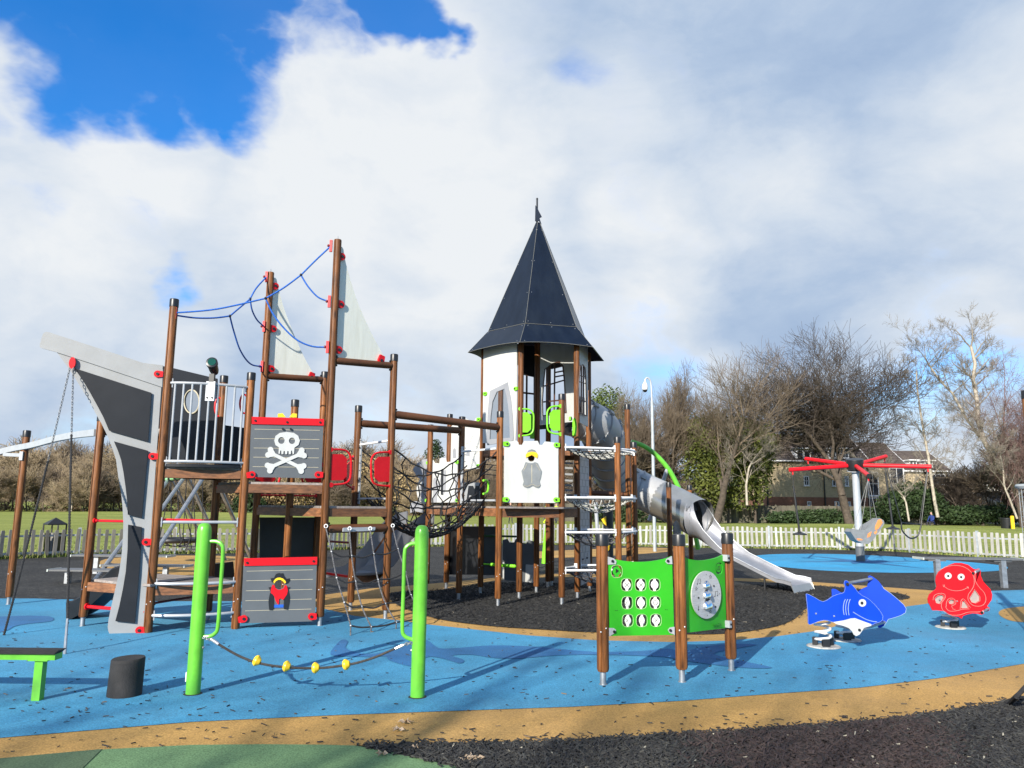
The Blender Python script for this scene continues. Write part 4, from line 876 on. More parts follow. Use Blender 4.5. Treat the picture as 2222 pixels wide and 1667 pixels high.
# walls
wl = Plane(P23, P14, .05)
win = z('B1', (290,1275),(340,1255),(352,1300),(362,1360),(370,1430),(374,1570),(244,1580),(250,1440),(262,1340))
w = plate_px(castle, 'wall_panel', wl, z('B1', (205,960),(418,915),(418,1420),(410,1590),(200,1605)), .02, WHITE, [win])
plate_px(w, 'window_frame', wl.o(.062), z('B1', (358,1213),(245,1270),(232,1400),(222,1600),(230,1618),(395,1588),(398,1570),(392,1440),(380,1320)), .022, PALEG, [win])
mb = MB(); mb.plate([wl.o(.055)(*p) for p in win], wl.n, .004); part(w, 'window_pane', mb, GLASS, smooth=False)
for x, y, s in ((219,1287,-1),(410,1255,1),(176,1453,-1)): ear(w, *z1('B1', x, y), wl.o(.06), s, LIME, .035)
# opening side: green hand loops
og = Plane(P14, P17)
hand_panel(castle, P14, og, 440, 527, 1385, 1558, -1, LIME, 'B1'); hand_panel(castle, P13, Plane(P12, P13, -.05), 614, 700, 1367, 1548, 1, LIME, 'B1')
plate_px(castle, 'inner_green_panel', Plane(HEX[195], (TC.x, TC.y)), z('B1', (505,1415),(550,1410),(552,1580),(505,1575)), .02, LIME)
mb = MB(); pl_ = Plane(P17, P13); mb.tube([pl_.o(.04)(*p) for p in z('B1', (790,1445),(797,1470),(800,1500),(797,1535),(790,1558))], .016, 8); part(castle, 'hand_loop', mb, LIME)
mb = MB(); q = [(777,1450),(797,1450),(797,1555),(777,1555)]; mb.plate([Plane((P17[0]-.3, P17[1]-.06), (P17[0]+.3, P17[1]-.06))(*p) for p in z('B1', *q)], Vector((0, -1, 0)), .02); part(castle, 'hand_panel', mb, LIME, smooth=False)
def lattice(par, pl, reg, win_pts, vlines, hlines, wth=9):
    mb = MB()
    for l in vlines+hlines:
        (x0, y0), (x1, y1) = l; dx, dy = x1-x0, y1-y0; L_ = math.hypot(dx, dy); nx, ny = -dy/L_*wth/2, dx/L_*wth/2
        mb.plate([pl(*p) for p in z(reg, (x0+nx, y0+ny), (x1+nx, y1+ny), (x1-nx, y1-ny), (x0-nx, y0-ny))], pl.n, .02)
    part(par, 'window_grid', mb, DARKW, smooth=False)
bw = Plane((TC.x, TC.y), P18)     # inner back wall beside the slide mouth
bwin = z('B1', (605,1130),(650,1098),(690,1086),(712,1110),(722,1200),(732,1405),(590,1425),(588,1330),(595,1220))
w = plate_px(castle, 'back_wall_panel', bw, z('B1', (556,930),(800,930),(800,1465),(556,1490)), .02, WHITE, [bwin])
plate_px(w, 'window_frame', bw.o(.01), z('B1', (598,1128),(648,1090),(692,1078),(719,1108),(729,1200),(739,1410),(584,1433),(581,1330),(588,1220)), .01, DARKW, [bwin])
lattice(w, bw.o(.005), 'B1', bwin, [((622,1115),(618,1420)), ((664,1090),(660,1415))], [((668,1120),(716,1108)), ((668,1150),(720,1140)), ((668,1178),(722,1168)), ((596,1238),(724,1200)), ((590,1340),(730,1325))])
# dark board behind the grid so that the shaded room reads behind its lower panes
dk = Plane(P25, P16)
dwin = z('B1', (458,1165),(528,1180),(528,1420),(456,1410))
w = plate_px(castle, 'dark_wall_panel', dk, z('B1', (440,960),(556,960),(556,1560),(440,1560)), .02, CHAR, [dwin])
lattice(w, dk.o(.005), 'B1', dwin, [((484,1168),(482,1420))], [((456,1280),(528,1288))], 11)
rw = Plane(P17, P18, .02)
rwin = z('B1', (830,1112),(845,1105),(858,1125),(862,1200),(866,1425),(822,1405),(820,1250))
w = plate_px(castle, 'wall_panel', rw, z('B1', (814,968),(876,990),(878,1500),(812,1468)), .02, WHITE, [rwin])
plate_px(w, 'window_frame', rw.o(.06), z('B1', (826,1106),(847,1098),(862,1120),(867,1200),(871,1434),(818,1412),(815,1250)), .01, DARKW, [rwin])
lattice(w, rw.o(.045), 'B1', rwin, [((838,1110),(836,1412)), ((851,1112),(850,1420))], [((824,1210),(864,1222)), ((820,1320),(866,1338)), ((824,1170),(862,1180))], 4)
ear(w, *z1('B1', 765, 1448), Plane(P13, P17, .1), -1, LIME, .035)
deck(castle, [P14, P17, P18, P16, P25, P23], 2.50, joist_h=.12, plank_dir=Vector((.97, .26, 0)), m=WOODD)
plate_px(castle, 'deck_edge_board', Plane(P16, P18, .1), z('B1', (556,1490),(776,1472),(776,1500),(556,1518)), .02, CHAR)
# knight panel
kp = Plane(P12, P13, .05)
o = plate_px(castle, 'knight_panel', kp, z('B3', (147,395),(235,385),(248,398),(252,415),(275,417),(290,388),(388,388),(400,415),(420,418),(440,392),(480,396),(536,405),(536,835),(145,832)), .02, WHITE, [z('B3', *circ2(342, 512, 25, 25, 18))])
plate_px(o, 'armour_emblem', kp.o(.062), z('B3', (302,540),(318,545),(335,548),(352,548),(368,540),(388,548),(402,578),(417,605),(410,650),(400,680),(408,706),(402,720),(390,727),(372,722),(356,712),(345,712),(330,722),(312,727),(290,718),(280,705),(288,680),(280,645),(271,604),(288,578),(296,550)), .012, mat('armour_grey_board', (.19, .205, .21), .45))
mb = MB()
for x0, y0, x1, y1 in ((343,560,347,690),): mb.plate([kp.o(.0645)(*p) for p in z('B3', (x0, y0), (x1, y0), (x1, y1), (x0, y1))], kp.n, .002)
mb.tube([kp.o(.064)(*p) for p in z('B3', (284,602),(300,575),(312,552))], .003, 4); mb.tube([kp.o(.064)(*p) for p in z('B3', (404,602),(390,575),(374,552))], .003, 4); mb.tube([kp.o(.064)(*p) for p in z('B3', (290,708),(312,716),(330,710),(345,700),(360,704),(372,712),(392,716),(402,708))], .003, 4)
part(o, 'routed_groove', mb, CREAM)
plate_px(o, 'helmet_emblem', kp.o(.060), z('B3', (312,470),(322,455),(345,448),(368,455),(378,470),(376,480),(345,470),(314,480)), .01, mat('armour_grey_board', (.19, .205, .21), .45))
plate_px(o, 'visor_emblem', kp.o(.066), z('B3', (302,490),(310,476),(330,468),(345,466),(365,468),(384,477),(388,490),(384,512),(362,500),(345,490),(325,498),(304,508)), .012, YEL)
mb = MB()
for k in range(8): mb.plate([kp.o(.068)(*p) for p in z('B3', (314+k*8.6, 478-abs(k-3.5)*-.8), (316+k*8.6, 478+abs(k-3.5)*.8), (316+k*8.6, 492+abs(k-3.5)*.8), (314+k*8.6, 492+abs(k-3.5)*.8))], kp.n, .002)
part(o, 'visor_slot', mb, mat('orange_groove', (.5, .22, .01), .5), smooth=False)
for x, y, s in ((166,409,-1),(520,417,1),(162,810,-1),(518,812,1)): ear(o, *z1('B3', x, y), kp.o(.012+.05), s, LIME, .038)
deck(castle, [P12, P13, P17, P14], 1.49, joist_h=.135, plank_dir=Vector((.97, .2, 0))); deck(castle, [P11, P12, P14, P23], 1.49, joist_h=.12); deck(castle, [P24, P11, P23, P22], 1.49, joist_h=.12)
log(castle, V2(P18, 1.75), V2(P21, 1.72), .045); log(castle, V2(P19, .0+2.9) if 0 else V2(P20, 2.85-.35), V2(P21, 2.5), .04)
# climbing wall strip (joined tiles)
cw = Plane(P17, P18, .04)
w = plate_px(castle, 'climbing_wall', cw, z('B3', (688,495),(755,520),(767,1395),(697,1432)), .018, mat('wall_tile_board', (.42, .42, .43), .5, 0, .06))
mb = MB()
for k in range(19):
    y0, y1 = 520+k*48, 535+k*46.2
    mb.plate([cw.o(.0415)(*p) for p in z('B3', (689, y0), (758, y1), (758, y1+2.6), (689, y0+2.6))], cw.n, .0015)
    for j in range(3):
        x = 697+j*24+(k % 2)*11; mb.plate([cw.o(.0415)(*p) for p in z('B3', (x, y0+2), (x+1.8, y0+2), (x+1.8, y0+48), (x, y0+48))], cw.n, .0015)
part(w, 'tile_joint', mb, mat('tile_joint_grey', (.2, .2, .2), .6), smooth=False)
mb = MB(); [mb.disc(cw.o(.05)(*z1('B3', x, y)), cw.n, .015, .02, 10) for x, y in ((713,1240),(743,1230))]; part(w, 'hold_bolt', mb, BLACK)
# ladder seen between deck and climbing wall
mb = MB(); st_ = Plane((P14[0]+.35, P14[1]), (P17[0], P17[1]))
for y in (540, 575, 620, 665, 700, 735, 770): mb.plate([st_.o(-.25)(*p) for p in z('B3', (585, y), (640, y+3), (640, y+17), (585, y+14))], st_.n, .03)
part(castle, 'ladder_tread', mb, GREYP, smooth=False)
# left annex walls
w1 = Plane(P24, (P24[0]+.93, P24[1]-.0))
def mk(n, pl, pts, m, holes=(), t=.02, reg='F1', lab=None): return plate_px(castle, n, pl, z(reg, *pts), t, m, [z(reg, *h) for h in holes], lab)
aw = mk('battlement_panel', w1, [(205,690),(280,655),(298,690),(350,695),(355,635),(430,630),(440,680),(500,672),(568,668),(570,1165),(205,1165)], WHITE, [])
plate_px(aw, 'grey_shape_emblem', w1.o(.004), z('F1', (275,1165),(275,900),(285,868),(305,865),(320,880),(325,925),(345,930),(362,880),(380,780),(432,775),(425,1000),(400,1075),(368,1070),(360,900),(345,985),(330,1020),(318,1165)), .003, PALEG)
plate_px(aw, 'grey_shape_emblem', w1.o(.004), z('F1', (535,860),(570,820),(570,1165),(540,1165)), .003, PALEG)
plate_px(aw, 'slot_emblem', w1.o(.008), z('F1', (370,770),(400,770),(392,1075),(368,1070)), .003, CHAR)
for x, y in ((220,690),(555,680),(205,1140),(560,1140)): ear(aw, *z1('F1', x, y), w1.o(.01), -1 if x < 400 else 1, LIME, .03)
mb = MB()
for k in range(9):
    a0 = R(100+k*24); 
wh = w1.o(-.15)
wr = mk('round_board', wh, circ2(175, 1020, 98, 165, 26), WHITE); mk('round_board_spoke', wh.o(-.14), [(120,950),(160,930),(175,1000),(95,1010)], PALEG); mk('round_board_spoke', wh.o(-.14), [(100,1040),(175,1040),(150,1120),(115,1090)], PALEG)
mk('grey_horn_board', w1.o(-.25), [(30,770),(80,700),(150,650),(215,640),(215,800),(140,900),(80,850)], PALEG); mk('grey_horn_board', w1.o(-.2), [(0,1180),(40,1150),(100,1150),(160,1200),(160,1290),(60,1270),(0,1290)], PALEG)
w2 = Plane(P22, P23, .0)
a2 = mk('battlement_panel', w2, [(482,265),(560,180),(572,180),(580,170),(660,155),(700,170),(706,190),(770,185),(790,150),(842,140),(842,758),(650,765),(482,760)], WHITE, [[(510,560),(518,525),(535,515),(550,530),(553,632),(512,635)]])
plate_px(a2, 'slot_emblem', w2.o(-.005), z('F1', (508,560),(516,523),(535,513),(552,528),(555,634),(510,637)), .003, PALEG)
mb = MB()
for l in ([(670,460),(700,445),(740,480),(800,490),(825,500)], [(720,450),(730,400),(755,360),(785,400),(790,460)], [(700,520),(740,560),(770,585),(810,560)], [(720,700),(745,640),(770,660)]): mb.tube([w2.o(.003)(*p) for p in z('F1', *l)], .003, 4)
part(a2, 'routed_outline', mb, mat('fine_grey_line', (.45, .45, .43), .6))
plate_px(a2, 'small_window_emblem', w2.o(.004), z('F1', (668,600),(680,560),(712,555),(712,612)), .003, PALEG)
for x, y in ((820,175),(815,725)): ear(a2, *z1('F1', x, y), w2.o(.01), 1, LIME, .032)
w3 = Plane(P22, P23, .25); a3 = mk('low_panel', w3, [(650,925),(832,925),(832,1172),(650,1172)], GREYP, [])
plate_px(a3, 'dark_shape_emblem', w3.o(.254), z('F1', (672,1165),(700,965),(755,965),(770,1005),(790,965),(830,965),(830,1165)), .003, CHAR); plate_px(a3, 'grey_shape_emblem', w3.o(.258), z('F1', (700,1165),(708,1080),(735,1080),(720,1120),(712,1165)), .003, GREYP)
mb = MB(); lp_ = Plane(P12, P14, .3); mb.tube(smooth_pts([lp_(*p) for p in z('F1', (878,900),(920,900),(940,950),(925,1040),(878,1060))], 5, False), .014, 8); part(castle, 'hand_loop', mb, LIME)
for y in (700, 760, 820): 
    mb = MB(); q = [Plane(P11, P14)(*p) for p in z('F1', (895, y), (1040, y+14), (1040, y+24), (895, y+10))]; mb.plate(q, Plane(P11, P14).n, .02); part(castle, 'slat', mb, CHAR, smooth=False)
# dark boards under the decks
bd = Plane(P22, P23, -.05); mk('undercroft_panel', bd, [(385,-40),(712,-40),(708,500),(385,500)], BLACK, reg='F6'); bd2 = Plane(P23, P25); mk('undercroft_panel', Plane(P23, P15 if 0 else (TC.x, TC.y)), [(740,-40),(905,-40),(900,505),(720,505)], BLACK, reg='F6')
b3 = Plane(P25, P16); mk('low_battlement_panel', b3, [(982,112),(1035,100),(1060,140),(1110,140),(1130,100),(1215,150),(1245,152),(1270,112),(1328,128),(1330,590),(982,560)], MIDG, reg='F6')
mk('painted_sun_patch', b3.o(.004), [(1240,385),(1328,392),(1328,590),(1232,580)], WHITE, reg='F6', t=.003); mk('painted_sun_patch', b3.o(.004), [(982,362),(1000,365),(995,545),(980,540)], WHITE, reg='F6', t=.003)  # thin white plates paint patches of sunlight onto the grey battlement panel
mb = MB(); a_, b_ = P(*z1('F6', 770, 380), 13.6), P(*z1('F6', 1130, 407), 13.2); mb.cyl(a_, b_, .014, 8)
for k in range(14): mb.sphere(a_.lerp(b_, .25+.7*k/13), .030, 8)
part(castle, 'green_bead_rail', mb, LIME); mb = MB(); mb.cyl(P(*z1('F6', 780, 65), 13.6), P(*z1('F6', 1130, 75), 13.2), .018, 8); part(castle, 'rung', mb, mat('dark_green_rail', (.02, .08, .02), .4))
# net climber rings and rails
def net_deck(poly, zz, sag, m, k=7):
    A, B, C, D = [V2(p, zz) for p in poly]; mb = MB()
    f = lambda u, v: (A.lerp(B, u)).lerp(D.lerp(C, u), v)-Vector((0, 0, sag*16*u*(1-u)*v*(1-v)))
    for i in range(k+1): mb.tube([f(i/k, j/8) for j in range(9)], .009, 5); mb.tube([f(j/8, i/k) for j in range(9)], .009, 5)
    part(castle, 'deck_net', mb, m, kind='stuff')
    kb = MB(); [kb.sphere(f(i/k, j/k), .016, 6) for i in range(1, k) for j in range(1, k)]; part(castle, 'net_knot', kb, BLACK, kind='stuff')
for zz, full in ((2.43, 1), (1.64, 1), (1.10, 1), (.52, 0)):
    curved_rail(castle, P13, P19, zz, .06, .018, WHITES); curved_rail(castle, P17, P13, zz, .10, .018, WHITES, dirn=Vector((-1, 0, 0)))
    curved_rail(castle, P19, P20, zz, .12, .018, WHITES, dirn=Vector((.9, -.4, 0))); curved_rail(castle, P17, P20, zz+.02, .02, .018, WHITES)
    net_deck([P13, P19, P20, P17], zz-.02, .13 if zz > 2 else .22, ROPEW if zz > 1.2 else ROPEG, 9 if zz > 2 else 7)
# ------------------------------------------------------------------ tube slide
slide = thing('tube_slide', 'grey spiral tube slide with a stainless steel chute end', 'slide', (4.6, 15, 0))
FLM = mat('slide_flange_grey', (.26, .27, .28), .4); CLM = mat('slide_clamp_grey', (.27, .28, .28), .4)
path = [Vector(p) for p in ((1.05,14.45,3.22),(1.28,14.6,3.18),(1.5,14.75,3.11),(1.68,14.92,3.03),(1.8,15.15,2.93),(1.88,15.4,2.80),(1.93,15.65,2.66),(1.97,15.9,2.52),(2.03,16.15,2.38),(2.12,16.4,2.25),(2.27,16.6,2.13),(2.48,16.75,2.02),(2.72,16.8,1.91),(2.96,16.75,1.79),(3.2,16.6,1.67),(3.42,16.38,1.55),(3.62,16.1,1.42),(3.8,15.78,1.29))]
sm = smooth_pts(path, 3, False)
cut = len(sm)-10
mb = MB(); mb.tube(sm[:cut+1], .395, 26, caps=False); o = part(slide, 'tube', mb, SLIDEM)
acc = 0.; fl_i = []
for i in range(1, cut-2):
    acc += (sm[i]-sm[i-1]).length
    if acc > .34: fl_i.append(i); acc = 0.
for i in fl_i:
    t = (sm[i+1]-sm[i-1]).normalized(); mb = MB(); mb.lathe(sm[i]-t*.012, [(.385, 0), (.415, 0), (.415, .024), (.385, .024)], 30, t); part(o, 'joint_flange', mb, FLM)
    u = t.cross(Vector((0, 0, 1))).normalized(); v = u.cross(t)
    for ang in (35, 125, 215, 305):
        dd = u*math.cos(R(ang))+v*math.sin(R(ang)); cb_ = MB(); cb_.box(sm[i]+dd*.415, .11, .09, .05, (t, t.cross(dd), dd)); part(o, 'joint_clamp', cb_, CLM, smooth=False)
mo = sm[cut:]; mb = MB(); mb.tube(mo, [.396+.0*k for k in range(len(mo))], 26, caps=False); part(slide, 'steel_mouth_tube', mb, STAIN)
# mouth cut obliquely: lower trough continues as the chute
E = sm[-1]; chute_end = (G(1705, 1289)+G(1773, 1281))/2; chute_end.z = .17
cd = V2(chute_end)-V2(E); L_ = cd.length; cd.normalize(); cwv = Vector((-cd.y, cd.x, 0))
prof = [(-.12, 0, .40, .375), (.0, -.02, .39, .375), (.15, -.10, .36, .34), (.35, -.22, .34, .28), (.6, -.36, .34, .22), (.9, -.50, .34, .17), (1.25, -.63, .34, .14)]
rows = []
def section(c, hw, wall, zf, n=12, full=0):
    """U section; full 0..1 how far the wall closes overhead"""
    out = []
    for k in range(n+1):
        a = math.pi*(-.5)+0; t = k/n*2-1
        ang = t*(math.pi/2+full*math.pi/2)
        x = math.sin(ang)*hw if abs(ang) < math.pi/2 or full else math.copysign(hw, t)
        out.append(None)
    return out
def chute():
    Ez = E.z; total = L_; ts = [(-.06, 'o', 1.0), (.0, 'o', .80), (.035, 'o', .68), (.08, 'o', .58), (.15, 'o', .50), (.24, 'o', .42), (.32, 'o', .25), (.42, 'o', .18), (.56, 'o', .13), (.72, 'o', .10), (.86, 'o', .085), (.93, 'o', .08), (1.0, 'o', .075)]
    mb = MB(); k = 17; vs = []
    edgeL, edgeR = [], []
    for t, _, f in ts:
        z0 = Ez + (.22-Ez)*min(1, max(0, t/.84)); 
        if t > .8: z0 = .22-.03*(t-.8)/.2
        if t > .95: z0 = .17
        c = V2(E)+cd*total*t; zc = z0; blend = min(1, max(0, t/.30)); blend = blend*blend*(3-2*blend)
        maxa = math.pi*max(.5, f) if t < .24 else math.pi*.5
        row = []
        for j in range(k):
            s = j/(k-1)*2-1
            a = s*maxa; cx_, cz_ = math.sin(a)*.396, -math.cos(a)*.396           # circular
            wall = max(.075, .30*(1-min(1, t/.38))+.075)
            hw = (.395+.05*min(1, max(0, t)/.3)) if t < .8 else .445+.05*(t-.8)/.2; fx = max(-1, min(1, s*1.7)); ux = fx*hw*.97+ (0 if abs(s) < .588 else math.copysign(.02, s)); uz = -.375 + (0 if abs(s) < .588 else (abs(s)-.588)/.412*wall)
            x = cx_*(1-blend)+ux*blend; zz = cz_*(1-blend)+uz*blend; row.append(c+cwv*x+Vector((0, 0, zc+zz*1.0)) if t < .01 else c+cwv*x+Vector((0, 0, max(.06, zc+zz*1.0+.34*blend*min(1, (t/.84))))))
        vs += row; edgeL.append(row[0]); edgeR.append(row[-1])
    n = len(ts); mb.add(vs, [(i*k+j, i*k+j+1, (i+1)*k+j+1, (i+1)*k+j) for i in range(n-1) for j in range(k-1)])
    ch = part(slide, 'chute', mb, STAINL)
    last = vs[-k:]; dn = [Vector((p.x+cd.x*.06, p.y+cd.y*.06, .0)) for p in last]; mb = MB(); mb.add(last+dn, [(j, j+1, k+j+1, k+j) for j in range(k-1)]); part(ch, 'chute_lip', mb, STAIN)
    mb = MB(); mb.tube(edgeL, .010, 7); part(ch, 'chute_edge', mb, STEEL); mb = MB(); mb.tube(edgeR, .010, 7); part(ch, 'chute_edge', mb, STEEL)
    mb = MB(); [mb.tube([V2(E)+cd*total*t+cwv*x+Vector((0, 0, h)), V2(E)+cd*total*t+cwv*x*1.0], .02, 8) for t, h in ((.72, .22),) for x in (-.3, .3)]; part(slide, 'chute_leg', mb, BLACK)
    # rim of the tube mouth
    mb = MB(); mb.tube([E+cwv*math.sin(a)*.385+Vector((0, 0, -math.cos(a)*.385))-cd*(.16*(math.cos(a)))*0 for a in [2*math.pi*i/28 for i in range(28)]], .012, 6, closed=True); part(ch, 'mouth_rim', mb, STEEL)
chute()
S1p = P(1452, 1100, 15.2); S2p = P(1497, 1100, 16.6)
for q, top_ in ((S1p, 1051), (S2p, 1057)): post(slide, (q.x, q.y), P(q.x, top_, q.y).z if 0 else EYE+(1103-top_)/FPX*q.y, foot=False)
pc = E-Vector((cd.x, cd.y, 0))*.25
for sx, sz in ((.36, .33), (-.44, -.24)): mb = MB(); mb.plate([pc+cwv*(sx+.14*math.cos(a))+Vector((0, 0, sz+.19*math.sin(a))) for a in [2*math.pi*i/16 for i in range(16)]], Vector((cd.x, cd.y, 0)), .02); part(slide, 'support_plate', mb, MIDG, smooth=False)
# ------------------------------------------------------------------ grey wavy slide behind the net
gs = thing('wavy_slide', 'grey wavy slide coming down behind the rope net bridge', 'slide', (-2.6, 13.6, 0))
def wavy():
    pr = z('F3', (1700, 60), (1500, 130), (1250, 330), (1120, 520), (1000, 700), (850, 900), (640, 1060), (450, 1100), (250, 1090), (60, 1120))
    low = [P(*p, Y) for p, Y in zip(pr, (14.0, 13.9, 13.7, 13.6, 13.5, 13.3, 13.0, 12.9, 12.8, 12.7))]
    wv = Vector((.42, .40, 0)); rows = []
    hts = [.22, .24, .28, .34, .36, .34, .26, .16, .12, .10]
    for p, h in zip(low, hts): rows.append([p+Vector((0, 0, h)), p, p+wv, p+wv+Vector((0, 0, h)), p+wv+Vector((.015, .02, h)), p+wv+Vector((.015, .02, -.02)), p+Vector((-.015, -.02, -.02)), p+Vector((-.015, -.02, h))])
    mb = MB(); vs = [q for r in rows for q in r]; mb.add(vs, [(i*8+j, i*8+(j+1) % 8, i*8+8+(j+1) % 8, i*8+8+j) for i in range(len(rows)-1) for j in range(8)]); o = part(gs, 'slide_bed', mb, PALEG)
    mb = MB(); v = []
    for p in low[:7]: v += [p+Vector((-.02, -.03, .0)), p+Vector((.12, .14, -.16)), p+Vector((.3, .3, -.16)), p+wv+Vector((.02, .03, 0))]
    mb.add(v, [(i*4+j, i*4+j+1, i*4+5+j, i*4+4+j) for i in range(6) for j in range(3)]); part(o, 'slide_belly', mb, WOODD)
    mb = MB(); mb.cyl(P(*z1('F3', 60, 1050), 12.3), P(*z1('F3', 500, 1115), 12.5), .02, 8); part(gs, 'red_rail', mb, RED); mb = MB(); mb.cyl(P(*z1('F3', 95, 410), 12.3), P(*z1('F3', 520, 440), 12.5), .018, 8); part(gs, 'dark_red_rail', mb, mat('dark_red_paint', (.16, .02, .02), .4))
wavy()
# ------------------------------------------------------------------ tic-tac-toe play panel with music panel
T1, T2, T3 = (.80, 6.86), (1.50, 6.99), (2.07, 7.49)
tt = thing('activity_panel_stand', 'green noughts-and-crosses and music panels between three short timber posts', 'activity panel', (1.45, 7.1, 0))
for q in (T1, T2, T3): post(tt, q, 1.25, r=.052)
tp = Plane(T1, T2, .02)
def rsq(cx, cy, w, h, c=.32):
    x, y = w/2, h/2; k = c; return [(cx-x+k*w, cy-y), (cx+x-k*w, cy-y), (cx+x-k*w*.3, cy-y+k*h*.3), (cx+x, cy-y+k*h), (cx+x, cy+y-k*h), (cx+x-k*w*.3, cy+y-k*h*.3), (cx+x-k*w, cy+y), (cx-x+k*w, cy+y), (cx-x+k*w*.3, cy+y-k*h*.3), (cx-x, cy+y-k*h), (cx-x, cy-y+k*h), (cx-x+k*w*.3, cy-y+k*h*.3)]
cells = [[(414,577),(540,577),(666,577)], [(419,739),(544,739),(671,737)], [(424,899),(550,899),(677,897)]]
holes = [z('D1', *rsq(x, y, 98, 112)) for r_ in cells for x, y in r_] + [z('D1', *rsq(325, 457, 98, 112))]
topc = [(243, 325)] + [(243+ (830-243)*t, 330+46*(1-(2*t-1)**2)-8*t) for t in [k/12 for k in range(1, 12)]] + [(822, 320)]
gp = plate_px(tt, 'noughts_and_crosses_panel', tp, z('D1', *topc, (842,1028),(262,1038)), .022, GPANEL, holes)
mb = MB()
for r_ in cells+[[(325, 457)]]:
    for x, y in r_: mb.tube([tp.o(.022)(*p) for p in z('D1', *rsq(x, y, 100, 114))], .0024, 5, closed=True)
part(gp, 'cutout_rim', mb, mat('lime_core', (.30, .55, .20), .5))
for pts in ([(243,323),(300,340),(322,365),(318,392),(243,396)], [(822,320),(775,345),(764,372),(782,390),(826,392)], [(256,966),(300,968),(320,985),(312,1010),(258,1042)], [(845,956),(806,962),(787,985),(800,1010),(847,1028)]):
    o = plate_px(gp, 'corner_bracket', tp.o(.03), z('D1', *pts), .012, RAIL)
mb = MB(); [mb.disc(tp.o(.036)(*z1('D1', x, y)), tp.n, .012, .01, 10) for x, y in ((288,365),(786,363),(303,1000),(808,988))]; part(gp, 'bolt_cap', mb, BLACK)
mb = MB(); [mb.disc(tp.o(.022)(*z1('D1', x, y)), tp.n, .003, .004, 8) for x, y in ((315,808),(330,808),(763,800),(778,800))]; part(gp, 'screw_hole', mb, BLACK)
faces = [['X', 'X', 'o'], ['|', 'o', 'O'], ['x', '|w', 'X']]
BLK = mat('black_print', (.01, .01, .01), .5); WPL = mat('white_token_plastic', (.72, .72, .70), .4)
def token(par, x, y, f, m, sym=BLK):
    c = tp.o(.008)(*z1('D1', x, y)); yaw = {'X': 0, 'O': 0, 'o': .75, 'x': 1.15, '|': 1.42, '|w': 1.3}[f]; d = tp.d*math.cos(yaw)+tp.n*math.sin(yaw); n = tp.n*math.cos(yaw)-tp.d*math.sin(yaw)
    if d.x < 0: pass
    out = []; r = .0165*1.35
    for i in range(24):
        a = math.pi*2*i/24; rr = r; x_, y_ = rr*math.cos(a)*1.0, rr*math.sin(a)*1.0
        out.append((x_*1.0, y_))
    k = .0225
    pts = []
    for i in range(28):
        a = math.pi*2*i/28; X_, Y_ = math.cos(a)*.034, math.sin(a)*.034
        if abs(X_) < .009: Y_ = math.copysign(.053, Y_)
        pts.append((X_, Y_))
    mb = MB(); mb.plate([c+d*a+Vector((0, 0, b))+n*.006 for a, b in pts], n, .012); o = part(par, 'token', mb, m, smooth=False)
    mb = MB(); s_ = .018
    for sg in (1, -1):
        q = c+n*.0072*sg
        if f in 'Xx': mb.beam(q-d*s_-Vector((0, 0, s_)), q+d*s_+Vector((0, 0, s_)), .004, .001, n); mb.beam(q-d*s_+Vector((0, 0, s_)), q+d*s_-Vector((0, 0, s_)), .004, .001, n)
        elif f in 'Oo': mb.tube([q+d*math.cos(a)*.019+Vector((0, 0, math.sin(a)*.019)) for a in [2*math.pi*i/18 for i in range(18)]], .0022, 5, closed=True)
        elif f == '>': pass
        else: mb.beam(q-d*s_-Vector((0, 0, s_)), q+d*s_+Vector((0, 0, s_)), .004, .001, n)
    part(o, 'symbol', mb, sym)
    mb = MB(); mb.cyl(c-Vector((0, 0, .057)), c+Vector((0, 0, .057)), .004, 6); part(o, 'spindle', mb, STEEL)
for r_, f_ in zip(cells, faces):
    for (x, y), f in zip(r_, f_): token(gp, x, y, f, WPL)
c = tp.o(.006); mb = MB(); mb.plate([c(*p) for p in z('D1', *circ2(325, 455, 36, 40, 20), )], tp.n, .014); mb.plate([c(*p) for p in z('D1', (310,405),(342,405),(342,420),(310,420))], tp.n, .012); mb.plate([c(*p) for p in z('D1', (310,492),(342,492),(342,508),(310,508))], tp.n, .012); o = part(gp, 'arrow_token', mb, GPANEL, smooth=False)
plate_px(o, 'arrow_symbol', tp.o(.009), z('D1', (316,430),(346,452),(316,474)), .002, BLK)
# music panel
mp_ = Plane(T2, T3, .01)
tc_ = [(935, 328)] + [(935+350*t, 335+34*(1-(2*t-1)**2)-24*t) for t in [k/10 for k in range(1, 10)]] + [(1293, 305)]
h2 = rsq(1247, 430, 60, 104)
mpn = plate_px(tt, 'music_panel', mp_, z('D1', *tc_, (1312,965),(988,1005),(957,1008)), .022, GPANEL, [z('D1', *h2)])
mb = MB(); mb.plate([mp_.o(.006)(*p) for p in z('D1', *circ2(1243, 425, 26, 40, 18))], mp_.n, .012); o = part(mpn, 'note_token', mb, GPANEL, smooth=False)
def note_beamed(pl, x, y, s, mb):
    mb.tube([pl(*p) for p in z('D1', (x-7*s, y+14*s), (x-6*s, y-14*s), (x+8*s, y-18*s), (x+8*s, y+9*s))], .0016, 4); mb.disc(pl(*z1('D1', x-10*s, y+14*s)), pl.n, .0036*s, .002, 10); mb.disc(pl(*z1('D1', x+5*s, y+10*s)), pl.n, .0036*s, .002, 10)
mb = MB(); note_beamed(mp_.o(.008), 1243, 428, 1, mb); part(o, 'note_symbol', mb, BLK)
dc = plate_px(mpn, 'chime_disc', mp_.o(.034), z('D1', *circ2(1132, 668, 132, 215, 40)), .012, mat('brushed_disc_steel', (.56, .56, .56), .5, .35, .12, 20, (1, 1, 9)))
mb = MB(); dcp = mp_.o(.035)
